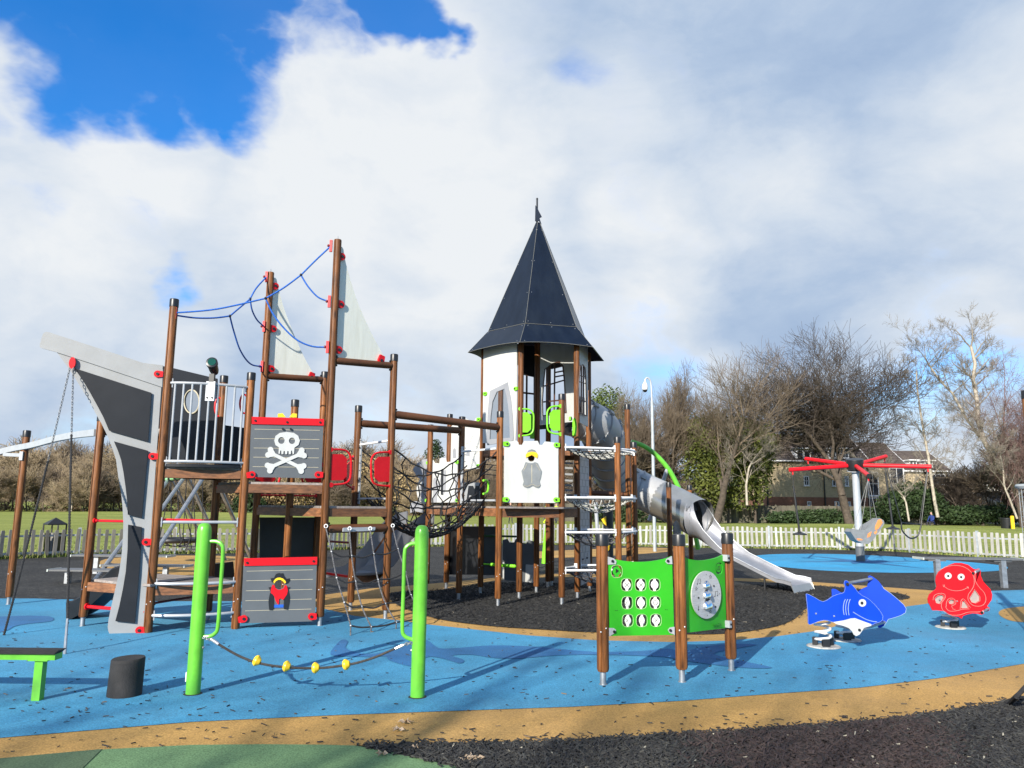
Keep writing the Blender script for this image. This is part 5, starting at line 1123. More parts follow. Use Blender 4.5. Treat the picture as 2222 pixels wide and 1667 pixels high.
note_beamed(dcp, 1065, 550, 1.5, mb); note_beamed(dcp, 1222, 660, 1.5, mb)
mb.tube(smooth_pts([dcp(*p) for p in z('D1', (1056,765),(1064,775),(1058,788),(1066,800))], 4, False), .002, 4); mb.disc(dcp(*z1('D1', 1060, 803)), mp_.n, .006, .002, 10)
for cx_, cy_ in ((1168, 505), (1040, 613), (1168, 820)):
    st = [(cx_+ (12 if k % 2 == 0 else 5.5)*math.sin(math.pi*k/5), cy_-(18 if k % 2 == 0 else 8)*math.cos(math.pi*k/5)) for k in range(10)]; mb.tube([dcp(*p) for p in z('D1', *st)], .0014, 4, closed=True)
for x, y in ((1130,487),(1020,680),(1250,658),(1140,852)): mb.disc(dcp(*z1('D1', x, y)), mp_.n, .004, .002, 8)
part(dc, 'engraved_symbol', mb, BLK)
mb = MB(); [mb.disc(dcp(*z1('D1', x, y)), mp_.n, .0085, .008, 12) for x, y in ((1198,588),(1060,694),(1213,775))]; part(dc, 'striker', mb, BLACK)
for x, y, r_ in ((1132, 600, 40), (1138, 692, 49), (1144, 790, 58)):
    c = mp_.o(.036)(*z1('D1', x, y)); mb = MB(); rr = r_*.2411/FPX*7.35; n = mp_.n; d = mp_.d; prof = []
    vs = []; A = 8; B = 16
    for i in range(A+1):
        el = math.pi/2*i/A
        for j in range(B+1):
            az = math.pi*j/B; vs.append(c+d*(rr*math.cos(az)*math.cos(el)*1.1)+Vector((0, 0, rr*math.sin(az)*math.cos(el)*1.45))+n*(rr*.75*math.sin(el)))
    mb.add(vs, [(i*(B+1)+j, i*(B+1)+j+1, (i+1)*(B+1)+j+1, (i+1)*(B+1)+j) for i in range(A) for j in range(B)])
    part(dc, 'chime_bell', mb, mat('polished_steel', (.75, .75, .75), .14, 1., .03))
def bracket_tab(x, y, h):
    mb = MB(); c = mp_.o(.03)(*z1('D1', x, y)); mb.box(c, .035, .06, h, (mp_.d, mp_.n, Vector((0, 0, 1)))); o = part(mpn, 'corner_bracket', mb, RAIL, smooth=False); mb = MB(); mb.disc(c+mp_.n*.032, mp_.n, .009, .008, 10); part(o, 'bolt_cap', mb, BLACK)
bracket_tab(1305, 335, .058); bracket_tab(1325, 930, .062)
def text(par, s, loc, d, n, size, m, name='lettering', depth=.001):
    cu = bpy.data.curves.new(name, 'FONT'); cu.body = s; cu.size = size; cu.extrude = depth; cu.align_x = 'CENTER'; cu.align_y = 'CENTER'; cu.space_character = 1.15
    o = bpy.data.objects.new(name, cu); COL.objects.link(o); dg = bpy.context.evaluated_depsgraph_get(); me = bpy.data.meshes.new_from_object(o.evaluated_get(dg)); bpy.data.objects.remove(o)
    o = bpy.data.objects.new(name, me); COL.objects.link(o); me.materials.clear(); me.materials.append(m)
    M = Matrix((d, Vector((0, 0, 1)), n)).transposed().to_4x4(); M.translation = Vector(loc)-root_base(par); me.transform(M); o.parent = par; return o
text(mpn, 'HAGS', mp_.o(.0225)(*z1('D1', 1230, 942)), mp_.d, mp_.n, .042, mat('dark_green_print', (.01, .14, .01), .6))
# ------------------------------------------------------------------ green balance rope with two posts
br = thing('balance_rope_station', 'two round green posts joined by a low rope with four yellow stops', 'balance rope', (-1.6, 6.38, 0))
GL, GR = (-2.50, 6.40), (-.72, 6.37)
def green_post(p, hs, side):
    mb = MB(); mb.lathe(V2(p), [(.056, -.01), (.056, 1.27), (.053, 1.30), (.044, 1.322), (.028, 1.335), (0, 1.339)], 24); o = part(br, 'green_post', mb, GPAINT)
    mb = MB(); mb.lathe(V2(p, .004), [(.075, 0), (.072, .006), (.056, .008)], 20); part(o, 'ground_collar', mb, RUBBER)
    mb = MB(); mb.sphere(V2(p, .36)+Vector((side*.056, -.004, 0)), .012, 8); part(o, 'chain_boss', mb, STEEL)
    s = side; w = .165 if side > 0 else .135
    pts = [Vector((p[0]+s*.04, p[1], 1.19)), Vector((p[0]+s*(w-.06), p[1], 1.19)), Vector((p[0]+s*(w-.015), p[1]-.005, 1.165)), Vector((p[0]+s*w, p[1]-.005, 1.10)), Vector((p[0]+s*w, p[1]-.005, .80)), Vector((p[0]+s*w, p[1]-.005, .53)), Vector((p[0]+s*(w-.02), p[1]-.005, .47)), Vector((p[0]+s*(w-.07), p[1], .445)), Vector((p[0]+s*.04, p[1], .445))]
    mb = MB(); mb.tube(smooth_pts(pts, 4, False), .0155, 10); part(o, 'grab_handle', mb, GPAINT)
green_post(GL, 1.3, 1); green_post(GR, 1.3, -1)
Yb = 6.34
ends = [P(*z1('E4', 238, 1045), Yb), P(*z1('E4', 2030, 1085), Yb)]
rp = [P(*z1('E4', x, y), Yb) for x, y in ((362,1092),(440,1140),(520,1185),(600,1222),(700,1256),(840,1284),(1000,1300),(1130,1304),(1280,1300),(1430,1282),(1560,1258),(1700,1215),(1820,1165),(1895,1130))]
mb = MB(); mb.tube(smooth_pts(rp, 4, False), .0095, 10); ro = part(br, 'rope', mb, mat('worn_black_rope', (.045, .04, .037), .7, 0, .4, 40, bump=.8, bscale=300))
for a, b in (((305,1052),(372,1098)), ((1888,1136),(1955,1105))):
    mb = MB(); mb.cyl(P(*z1('E4', *a), Yb), P(*z1('E4', *b), Yb), .0125, 10); part(br, 'rope_ferrule', mb, mat('aluminium', (.6, .6, .6), .35, .7))
for a, b in (((240,1042),(305,1060)), ((1955,1102),(2032,1086))):
    A, B = P(*z1('E4', *a), Yb), P(*z1('E4', *b), Yb); d = (B-A); mb = MB()
    for k in range(4):
        c = A+d*((k+.5)/4); dn = d.normalized(); u = dn.cross(Vector((0, 1, .3 if k % 2 else -4))).normalized(); Lk = d.length/4*.72; mb.tube([c+dn*Lk*math.cos(t)+u*.011*math.sin(t) for t in [2*math.pi*j/8 for j in range(8)]], .0042, 5, closed=True)
    part(br, 'chain_link', mb, STEEL)
for x, y, dx, dy in ((704,1241,.9,-.38), (958,1288,.97,-.2), (1206,1300,1,.05), (1468,1272,.98,.22)):
    c = P(*z1('E4', x, y), Yb); ax = Vector((dx, 0, dy)).normalized(); mb = MB(); mb.lathe(c-ax*.026, [(.012, 0), (.030, .0), (.0415, .012), (.043, .024), (.036, .034), (.022, .052), (.012, .055)], 18, ax); part(br, 'yellow_stop', mb, YEL)
mb = MB(); mb.box(Vector((GL[0]-.053, GL[1]-.02, .14)), .006, .02, .07); part(br, 'sticker', mb, mat('white_sticker', (.8, .8, .8), .5), smooth=False)
# ------------------------------------------------------------------ rubber stump
st_c = G(266, 1519); st_c = Vector((st_c.x-.05, st_c.y+.125, 0))
mb = MB(); mb.lathe(st_c, [(.127, -.01), (.127, .02), (.124, .26), (.124, .278), (.119, .286), (.05, .289), (0, .289)], 32)
for i, v in enumerate(mb.v):
    if v[2] > .24: mb.v[i] = (v[0]+.008, v[1], v[2]+(v[1]-st_c.y)*.03+(v[0]-st_c.x)*.04)
solo('stepping_stump', mb, RUBBER, 'short round black rubber stepping stump on the blue surface', 'stepping stump', st_c)
# ------------------------------------------------------------------ green balance beam, lower left
bb = thing('balance_beam', 'lime green balance beam with black rubber top at the left edge', 'balance beam', (-4.2, 6.15, 0))
e1 = P(*z1('E1', 362, 190), 6.12); w_ = P(0, 1424, 6.12)
bY = 6.12; xr = e1.x; zt = P(*z1('E1', 362, 178), bY).z; zb = P(*z1('E1', 350, 217), bY).z
mb = MB(); mb.box(Vector((xr-.75, bY+.04, (zt+zb)/2)), 1.5, .10, zt-zb); part(bb, 'beam', mb, GPAINT, smooth=False)
mb = MB(); mb.plate([Vector((xr-1.5, bY-.03, zt+.002)), Vector((xr-.0, bY-.03, zt+.002)), Vector((xr+.035, bY-.035, zt+.032)), Vector((xr-1.5, bY-.035, zt+.032))], Vector((0, -1, 0)), .11); part(bb, 'rubber_top', mb, RUBBER, smooth=False)
lx = P(*z1('E1', 212, 490), bY).x
mb = MB(); mb.box(Vector((lx+.01, bY+.04, zb/2)), .062, .062, zb); lg = part(bb, 'leg', mb, GPAINT, smooth=False); mb = MB(); mb.box(Vector((lx+.01, bY+.04, zb-.004)), .15, .1, .008); part(lg, 'leg_plate', mb, GPAINT, smooth=False)
mb = MB(); mb.box(Vector((lx-1.1, bY+.04, zb/2)), .062, .062, zb); part(bb, 'leg', mb, GPAINT, smooth=False)
# ------------------------------------------------------------------ spring riders
def spring(par, c, h, r, n, m):
    mb = MB(); pts = []
    for i in range(n*16+1):
        t = i/(n*16); a = 2*math.pi*n*t; rr = r*(1-.05*math.sin(math.pi*t)); pts.append(Vector((c.x+rr*math.cos(a), c.y+rr*math.sin(a), c.z+h*t)))
    mb.tube(pts, .0135, 7); part(par, 'spring', mb, m)
def spring_base(par, c):
    mb = MB(); mb.lathe(V2(c, .0), [(.17, .0), (.18, .012), (.17, .022), (0, .024)], 20); o = part(par, 'base_plate', mb, mat('weathered_white_base', (.45, .45, .42), .7, 0, .3, 12, dirt=(.05, .05, .05), dirt_amt=.8))
    mb = MB()
    for a in (20, 150, 265): mb.box(V2(c, .06)+Vector((math.cos(R(a)), math.sin(R(a)), 0))*.085, .075, .05, .085, (Vector((-math.sin(R(a)), math.cos(R(a)), 0)), Vector((math.cos(R(a)), math.sin(R(a)), 0)), Vector((0, 0, 1))))
    part(o, 'spring_clamp', mb, BLACK, smooth=False)
shark = thing('shark_spring_rider', 'blue shark spring rider with white belly on two coil springs', 'spring rider', (3.6, 8.75, 0))
sA = G(*z1('D2', 430, 985)); sB = G(*z1('D2', 640, 930)); sA.y += .1; sB.y += .1
sd_ = Vector((.96, -.28, 0)).normalized()      # shark axis
SF = Plane((3.45, 8.60), (3.45+.97, 8.60-.10))  # front side board
SBk = Plane((3.6, 8.98), (3.6+.9, 8.98-.42))
body = [(208,468),(214,460),(232,465),(290,495),(330,520),(365,533),(400,520),(450,485),(500,465),(545,455),(562,440),(568,400),(558,365),(564,342),(580,337),(620,365),(660,410),(690,450),(725,478),(780,505),(840,560),(890,620),(915,665),(912,700),(890,720),(840,735),(806,752),(600,712),(460,722),(400,705),(370,704),(320,715),(265,738),(240,745),(228,735),(226,640),(218,560)]
o = plate_px(shark, 'front_side_board', SF, z('D2', *body), .022, BLUEP)
plate_px(o, 'belly_board', SF.o(.012), z('D2', (458,722),(560,705),(620,688),(660,685),(700,700),(812,742),(808,755),(770,765),(740,775),(722,805),(700,835),(670,850),(650,840),(630,805),(600,775),(550,755),(490,740)), .014, WHITE)
mb = MB()
for l in ([(570,510),(556,545),(550,600),(558,655)], [(592,510),(578,545),(572,600),(580,657)], [(615,510),(602,545),(596,600),(603,658)], [(640,628),(700,665),(770,700),(830,716),(860,718)]): mb.tube(smooth_pts([SF.o(.0005)(*p) for p in z('D2', *l)], 4, False), .0035, 5)
part(o, 'routed_groove', mb, mat('pale_blue_groove', (.28, .36, .48), .6))
plate_px(o, 'eye', SF.o(.004), z('D2', *circ2(726, 545, 35, 35, 22)), .004, WHITE); plate_px(o, 'pupil', SF.o(.010), z('D2', *circ2(723, 546, 13, 14, 16)), .008, BLACK)
mb = MB(); [mb.disc(SF.o(.006)(*z1('D2', x, y)), SF.n, .009, .01, 10) for x, y in ((299,642),(465,665))]; part(o, 'bolt', mb, STEEL)
mb = MB(); [mb.disc(SF.o(.016)(*z1('D2', x, y)), SF.n, .015, .012, 12) for x, y in ((588,372),(699,794))]; part(o, 'bolt_cap', mb, BLACK)
mb = MB(); [mb.disc(SF.o(.014)(*z1('D2', x, y)), SF.n, .004, .003, 8) for x, y in ((568,718),(660,698),(805,745),(655,840))]; part(o, 'screw', mb, STEEL)
mb = MB(); mb.tube([SF.o(.0)(*p) for p in z('D2', *body)], .0014, 4, closed=True); part(o, 'board_edge', mb, mat('pale_blue_groove', (.28, .36, .48), .6))
bb2 = [(442,420),(455,415),(480,418),(525,448),(600,450),(700,425),(770,395),(782,330),(778,300),(795,292),(830,310),(875,345),(905,385),(925,415),(990,460),(1050,510),(1105,560),(1130,600),(1122,635),(1080,660),(1020,680),(965,695),(950,720),(925,755),(890,775),(865,768),(880,740),(800,700),(600,640),(470,560),(445,480)]
ob = plate_px(shark, 'back_side_board', SBk, z('D2', *bb2), .022, BLUEP)
mb = MB(); mb.tube([SBk.o(.0)(*p) for p in z('D2', *bb2[12:24])], .0022, 4); part(ob, 'board_edge', mb, mat('pale_blue_groove', (.28, .36, .48), .6))
for a, b in (((600,362),(810,322)), ((730,785),(930,720))):
    mb = MB(); mb.cyl(SF(*z1('D2', *a)), SBk(*z1('D2', *b)), .0155, 10); part(shark, 'grip_bar', mb, STEEL)
mb = MB(); cS = (SF(*z1('D2', 420, 600))+SBk(*z1('D2', 700, 560)))/2; mb.box(Vector((3.55, 8.80, .43)), .42, .16, .03, (SF.d if SF.d.x > 0 else -SF.d, SF.n, Vector((0, 0, 1)))); part(shark, 'seat', mb, BLACK, smooth=False)
cS1 = Vector((sA.x+.01, sA.y+.10, 0)); cS2 = Vector((sB.x+.02, sB.y+.16, 0))
for c in (cS1, cS2): spring_base(shark, c); spring(shark, Vector((c.x, c.y, .05)), .31, .085, 4, WHITES)
octo = thing('octopus_spring_rider', 'red smiling octopus spring rider with white eyes on a coil spring', 'spring rider', (5.62, 10.1, 0))
OF = Plane((5.3, 9.93), (6.2, 9.86)); OB = Plane((5.5, 10.28), (6.4, 10.21))
op = [(1460,235),(1500,210),(1560,195),(1620,192),(1680,208),(1722,238),(1745,248),(1768,262),(1775,300),(1770,345),(1790,390),(1840,440),(1868,490),(1870,535),(1855,580),(1840,612),(1845,640),(1825,655),(1790,645),(1740,640),(1690,650),(1650,665),(1640,690),(1612,672),(1560,665),(1520,648),(1490,622),(1460,618),(1410,612),(1370,612),(1358,585),(1335,545),(1330,505),(1345,465),(1375,440),(1405,420),(1412,390),(1402,345),(1408,300),(1428,262)]
hs_ = [[(1392,505),(1420,478),(1455,470),(1478,485),(1470,510),(1440,555),(1405,545)], [(1712,500),(1740,455),(1760,420),(1775,440),(1808,490),(1808,525),(1770,548),(1730,538)], [(1635,590),(1645,530),(1660,525),(1700,580),(1700,592),(1640,594)], [(1518,530),(1540,512),(1570,520),(1574,545),(1555,558),(1528,552)]]
oo = plate_px(octo, 'front_side_board', OF, z('D2', *op), .022, RED, [z('D2', *h) for h in hs_])
plate_px(oo, 'grey_backing', OF.o(-.024), z('D2', (1385,470),(1480,460),(1700,420),(1815,430),(1820,560),(1700,600),(1500,600),(1390,560)), .004, mat('warm_grey_board', (.30, .26, .24), .6))
for x in ((1515,296), (1634,306)): plate_px(oo, 'eye', OF.o(.004), z('D2', *circ2(x[0], x[1], 32, 30, 22)), .004, WHITE); plate_px(oo, 'pupil', OF.o(.010), z('D2', *circ2(x[0]+1, x[1]+1, 10, 10, 14)), .008, BLACK)
mb = MB(); PINK = mat('pale_groove', (.55, .26, .22), .6)
for l in ([(1465,380),(1478,392),(1520,420),(1580,433),(1640,428),(1680,410),(1700,400)], [(1472,378),(1482,382),(1470,398)], [(1685,396),(1700,398),(1697,414)], [(1440,240),(1500,212),(1570,200),(1650,210),(1715,250),(1750,310),(1752,380),(1730,425),(1700,470),(1700,520),(1740,565),(1800,575),(1845,555),(1862,510),(1845,450),(1800,400),(1768,350),(1760,300),(1768,262)], [(1375,520),(1385,480),(1420,460),(1470,458),(1488,480),(1480,510),(1455,545),(1455,590),(1485,630),(1540,655),(1620,655),(1700,630),(1790,628),(1835,620)], [(1500,560),(1495,590),(1530,620),(1600,615),(1640,605),(1710,600)], [(1495,560),(1510,515),(1545,500),(1580,520),(1582,555),(1550,570)], [(1545,570),(1560,600),(1580,605)], [(1625,600),(1632,530),(1650,508),(1670,520),(1720,590)]): mb.tube(smooth_pts([OF.o(.0005)(*p) for p in z('D2', *l)], 4, False), .0021, 5)
for h in hs_: mb.tube([OF.o(.0005)(*p) for p in z('D2', *h)], .0018, 4, closed=True)
part(oo, 'routed_groove', mb, PINK)
mb = MB(); [mb.disc(OF.o(.014)(*z1('D2', x, y)), OF.n, .016, .012, 12) for x, y in ((1744,271),(1824,632))]; part(oo, 'bolt_cap', mb, BLACK); mb = MB(); [mb.disc(OF.o(.006)(*z1('D2', x, y)), OF.n, .009, .01, 10) for x, y in ((1437,513),(1596,528))]; part(oo, 'bolt', mb, STEEL)
dxo, dyo = 55, -15; opb = [(x+dxo, y+dyo) for x, y in op if 1] 
opb = [(1520,200),(1580,178),(1640,178),(1700,195),(1745,230),(1775,238),(1800,230),(1815,245),(1812,290),(1835,345),(1870,385),(1905,420),(1920,470),(1915,515),(1890,550),(1872,575),(1895,590),(1893,615),(1870,625),(1840,615),(1500,600),(1470,400)]
plate_px(octo, 'back_side_board', OB, z('D2', *opb), .022, RED)
for a, b in (((1760,262),(1800,245)), ((1830,625),(1880,600))): mb = MB(); mb.cyl(OF(*z1('D2', *a)), OB(*z1('D2', *b)), .0155, 10); part(octo, 'grip_bar', mb, STEEL)
oc = V2(G(*z1('D2', 1578, 790))); oc.y += .1; spring_base(octo, oc); spring(octo, Vector((oc.x, oc.y, .05)), .30, .088, 4, WHITES)
mb = MB(); mb.box(Vector((oc.x, oc.y, .37)), .3, .3, .03); part(octo, 'seat', mb, BLACK, smooth=False)
# ------------------------------------------------------------------ arched green climber behind the slide
ga = thing('green_arch_climber', 'green arched climbing rail with grey strut behind the tube slide', 'climbing frame', (3.6, 18, 0))
Yg = 18.0
mb = MB(); mb.tube(smooth_pts([P(*z1('B4', x, y), Yg) for x, y in ((330,395),(420,425),(510,490),(595,585),(650,680),(700,790),(760,950),(800,1100),(812,1170))], 4, False), .055, 10); o = part(ga, 'green_arch', mb, GPAINT)
mb = MB(); mb.cyl(P(*z1('B4', 592, 590), Yg), P(*z1('B4', 460, 960), Yg+.4), .045, 10); part(ga, 'grey_strut', mb, RAIL)
mb = MB(); mb.tube([P(*z1('B4', x, y), Yg+.8) for x, y in ((300,860),(330,960),(352,1050))], .05, 10); part(ga, 'green_arch', mb, GPAINT)
q0 = G(1181, 1223); mb = MB(); mb.tube([q0, P(1184, 1180, q0.y), P(1191, 1120, q0.y-.1), P(1205, 1040, q0.y-.2)], [.075, .07, .065, .06], 10); part(ga, 'green_arch', mb, LIME)
mb = MB(); mb.cyl(P(*z1('B4', 165, 850), 20), V2(P(*z1('B4', 165, 1190), 20), 0), .13, 12); bk_ = part(ga, 'black_post', mb, BLACK); 
plate_px(ga, 'yellow_board', Plane((1, 19.8), (4, 19.8)), z('B4', (117,955),(150,930),(152,1000),(135,985)), .04, YEL); plate_px(ga, 'yellow_board', Plane((1, 19.8), (4, 19.8)), z('B4', (165,1130),(185,1115),(175,1170),(165,1180)), .04, YEL)
mb = MB(); mb.cyl(P(*z1('B4', 75, 830), 21), V2(P(*z1('B4', 100, 1060), 21), .0), .05, 8); part(ga, 'grey_strut', mb, RAIL)
# ------------------------------------------------------------------ spinner swing
spn = thing('rotating_swing_mast', 'grey mast with five red arms carrying hanging seats', 'swing', V2(G(1867.6, 1219)))
sc = V2(G(1867.6, 1219)); 
mb = MB(); mb.cyl(sc, sc+Vector((0, 0, 2.72)), .108, 22, .098); o = part(spn, 'mast', mb, RAIL)
mb = MB(); mb.cyl(sc, sc+Vector((0, 0, .42)), .122, 22); mb.tube([sc+Vector((0, 0, .41)), sc+Vector((0, 0, .44))], [.132, .132], 22); part(o, 'mast_sleeve', mb, MIDG)
hz = 2.79; hc = sc+Vector((0, 0, hz)); AX = Vector((math.sin(.201)*math.cos(4.349), math.sin(.201)*math.sin(4.349), math.cos(.201)))
mb = MB(); mb.lathe(hc-AX*.22, [(.13, 0), (.20, .05), (.20, .09), (.24, .12), (.245, .38), (.24, .40), (0, .41)], 24, AX); part(spn, 'hub', mb, BLACK); mb = MB(); mb.disc(hc-AX*.17, AX, .23, .02, 22); part(spn, 'hub_ring', mb, RAIL)
tips = []
for a, tp_ in ((-80, (9.70, 20.99, 2.40)), (0, (8.21, 22.77, 2.63)), (1, (9.44, 24.69, 3.08)), (2, (11.70, 24.10, 3.14)), (3, (11.85, 21.81, 2.71))):
    d = (Vector(tp_)-hc).normalized(); mb = MB(); e = Vector(tp_); mb.cyl(hc+d*.2, e, .062, 14); o = part(spn, 'arm', mb, RED); mb = MB(); mb.disc(e+d*.005, d, .062, .02, 14); part(o, 'arm_cap', mb, BLACK if a == -80 else RED); tips.append(e-d*.08-Vector((0, 0, .09)))
    mb = MB(); mb.cyl(tips[-1]+Vector((0, 0, .07)), tips[-1]-Vector((0, 0, .06)), .022, 8); part(o, 'swivel', mb, RED)
def pole_seat(tp_, zl, par=spn):
    mb = MB(); mb.cyl(tp_-Vector((0, 0, .05)), tp_-Vector((0, 0, .4)), .012, 6); mb.cyl(tp_-Vector((0, 0, .4)), Vector((tp_.x+.12, tp_.y, zl)), .032, 8); o = part(par, 'hanging_pole', mb, BLACK); mb = MB(); mb.lathe(Vector((tp_.x+.12, tp_.y, zl-.05)), [(.2, 0), (.2, .03), (.06, .08), (.05, .1)], 16); part(o, 'disc_seat', mb, BLACK)
pole_seat(tips[1], .80); pole_seat(tips[3], .95)
for tq, xs in ((tips[4], (-.28*1.6, -.02)),):
    A = P(1956, 1134, tq.y); B = P(1999, 1138, tq.y)
    mb = MB(); mb.cyl(tq, B, .012, 6); mb.cyl(tq+Vector((-.02, 0, 0)), B+Vector((0, .1, 0)), .010, 6); mb.tube(smooth_pts([A, P(1958, 1152, tq.y), P(1975, 1168, tq.y), P(1992, 1162, tq.y), B], 4, False), .022, 8); mb.cyl(A, B, .018, 6); mb.cyl(A, tips[3]+Vector((0,0,0)), .010, 6); part(spn, 'rope_loop_seat', mb, BLACK)
# reclining bucket seat
SEAT = mat('grey_seat_plastic', (.17, .18, .185), .4); ORG = mat('orange_seat_pad', (.75, .22, .06), .5)
Ys = sc.y-2.0; sp_pl = Plane((9, Ys), (12, Ys))
mb = MB(); mb.plate([sp_pl(*p) for p in z('C3', (782,815),(800,790),(860,800),(905,800),(930,760),(960,745),(1000,720),(1025,702),(1055,720),(1062,745),(1035,790),(990,850),(960,890),(930,915),(880,910),(830,885))], sp_pl.n, .42)
so_ = part(spn, 'bucket_seat', mb, SEAT, smooth=False)
for pts in ([(985,770),(1010,715),(1035,712),(1045,740),(1010,790),(985,800)], [(925,830),(955,812),(945,850),(920,862)], [(832,868),(870,872),(885,882),(845,884)], [(975,820),(1000,800),(1000,820),(985,835)]): plate_px(so_, 'orange_pad', sp_pl.o(.01), z('C3', *pts), .02, ORG)
mb = MB(); t0 = tips[0]
for x, y, dy in ((800,800,0), (860,830,.1), (1000,720,0), (950,740,.3)): mb.cyl(t0, sp_pl.o(-.02-dy)(*z1('C3', x, y)), .0065, 5)
part(spn, 'seat_chain', mb, DSTEEL)
# ------------------------------------------------------------------ tables
TBL = mat('dark_grey_table_top', (.10, .105, .11), .5, 0, .15); TEDGE = mat('pale_table_edge', (.45, .5, .48), .5)
def slab(par, cx, cy, zt, L, W, rz, m, t=.03, nm='table_top', edge=True):
    d = Vector((math.cos(rz), math.sin(rz), 0)); w = Vector((-d.y, d.x, 0)); mb = MB(); c = Vector((cx, cy, zt-t/2)); mb.box(c, L, W, t, (d, w, Vector((0, 0, 1)))); o = part(par, nm, mb, m, smooth=False)
    if edge:
        for s in (-1, 1): mb = MB(); mb.box(c+d*s*(L/2+.011), .02, W+.02, t+.014, (d, w, Vector((0, 0, 1)))); part(o, 'end_trim', mb, TEDGE, smooth=False)
    return d, w
def tleg(par, p, h, m=STEEL, w=.075): mb = MB(); mb.box(V2(p, h/2), w, w, h); part(par, 'leg', mb, m, smooth=False)
tb = thing('grey_table', 'long low dark grey table with two steel legs behind the octopus rider', 'table', (9.0, 15.8, 0))
slab(tb, 9.16, 15.75, .565, 1.95, .42, R(-1), TBL); tleg(tb, (8.45, 15.60), .54, w=.095); tleg(tb, (9.75, 15.60), .54, w=.095); mb = MB(); mb.box(Vector((8.45, 15.72, .52)), .35, .3, .04); mb.box(Vector((9.75, 15.72, .52)), .35, .3, .04); part(tb, 'top_bracket', mb, TBL, smooth=False)
def picnic(nm, lab, pl1, Y, hh, leg, cat='bench'):
    (xa, ya), (xb, yb) = pl1; a = P(xa, ya, Y); b = P(xb, yb, Y); t = thing(nm, lab, cat, (a.x*.5+b.x*.5, Y, 0), 'picnic furniture behind the ship'); h = (a.z+b.z)/2
    slab(t, (a.x+b.x)/2, Y+.2, h, abs(b.x-a.x), .42, R(-1), TBL)
    for x in leg: tleg(t, (x, Y+.1), h-.03, w=.09)
tY = 15.2
picnic('grey_table', 'higher grey picnic table behind the bow of the ship', ((155, 1204), (362, 1207)), 16.6, .74, (P(206, 1204, 16.6).x, P(330, 1204, 16.6).x), 'table')
picnic('grey_bench', 'low grey bench in front of the picnic table, left', ((105, 1234), (262, 1240)), 14.6, .45, (P(143, 1234, 14.6).x, P(246, 1234, 14.6).x))
picnic('grey_bench', 'low grey bench right of the picnic table, by the bow post', ((219, 1226), (400, 1228)), 15.6, .45, (P(250, 1226, 15.6).x, P(356, 1226, 15.6).x))
# ------------------------------------------------------------------ fence
def fence_run(name, label, pts, m_p, m_r, lo, hi, hp, face=1):
    cum = [0]
    for a, b in zip(pts, pts[1:]): cum.append(cum[-1]+(b-a).length)
    def at(s):
        i = max(0, min(len(pts)-2, int(np.searchsorted(cum, s))-1)); t = (s-cum[i])/(cum[i+1]-cum[i]); return pts[i].lerp(pts[i+1], t), (pts[i+1]-pts[i]).normalized()
    t = thing(name, label, 'fence', pts[len(pts)//2]); base = t.location
    sp = .182; n = int(cum[-1]/sp); mbp = MB(); w = .088
    prof = [Vector((-w/2, 0, .07)), Vector((w/2, 0, .07)), Vector((w/2, 0, hp-.02)), Vector((w/2-.012, 0, hp)), Vector((-w/2+.012, 0, hp)), Vector((-w/2, 0, hp-.02))]
    mbp.plate([Vector((p.x, -.01, p.z)) for p in prof], Vector((0, -1, 0)), .022); mes = [me_from(mbp, 'picket', (0, 0, 0), m, False) for m in m_p]
    for i in range(n):
        p, d = at((i+.5)*sp); o = bpy.data.objects.new('picket', mes[rnd.randrange(len(mes))]); COL.objects.link(o); o.parent = t; o.location = p-base+Vector((d.y, -d.x, 0))*.03+Vector((0, 0, rnd.uniform(-.02, .015))); o.rotation_euler = (rnd.uniform(-.01, .01), rnd.gauss(0, .022), math.atan2(d.y, d.x)); o.scale = (rnd.uniform(.9, 1.08), 1, 1)
    k = int(cum[-1]/2.35)
    for i in range(k+1):
        p, d = at(cum[-1]*i/k*.999+.001); mb = MB(); mb.box(V2(p, hp/2+.02), .07, .07, hp+.05, (d, Vector((-d.y, d.x, 0)), Vector((0, 0, 1)))); part(t, 'fence_post', mb, m_r, smooth=False)
    for zz, th in ((lo, .06), (hi, .05)):
        mb = MB()
        for a, b in zip(pts, pts[1:]): mb.beam(V2(a, zz)+Vector((0, .012, 0)), V2(b, zz)+Vector((0, .012, 0)), .04, th)
        part(t, 'rail', mb, m_r, smooth=False)
PK = [mat('weathered_grey_picket_%s' % 'abc'[i], c, .85, 0, .25, 5, (3, 3, .6), dirt=(.08, .08, .06), dirt_amt=.6, vary=.3) for i, c in enumerate([(.19, .18, .15), (.15, .145, .12), (.22, .21, .185)])]
PW = [mat('pale_picket_%s' % 'abc'[i], c, .85, 0, .2, 5, (3, 3, .6), dirt=(.20, .19, .14), dirt_amt=.7, vary=.22) for i, c in enumerate([(.38, .38, .35), (.32, .315, .285), (.42, .42, .39)])]
FR = mat('galvanised_fence_steel', (.34, .375, .39), .6, .2, .12)
sp_i = 6
fence_run('picket_fence', 'weathered grey picket fence along the left side of the playground', FL[:sp_i+1], PK, FR, .13, .58, .74)
fence_run('picket_fence', 'pale cream picket fence along the right side of the playground', FL[sp_i:], PW, FR, .11, .62, .80)
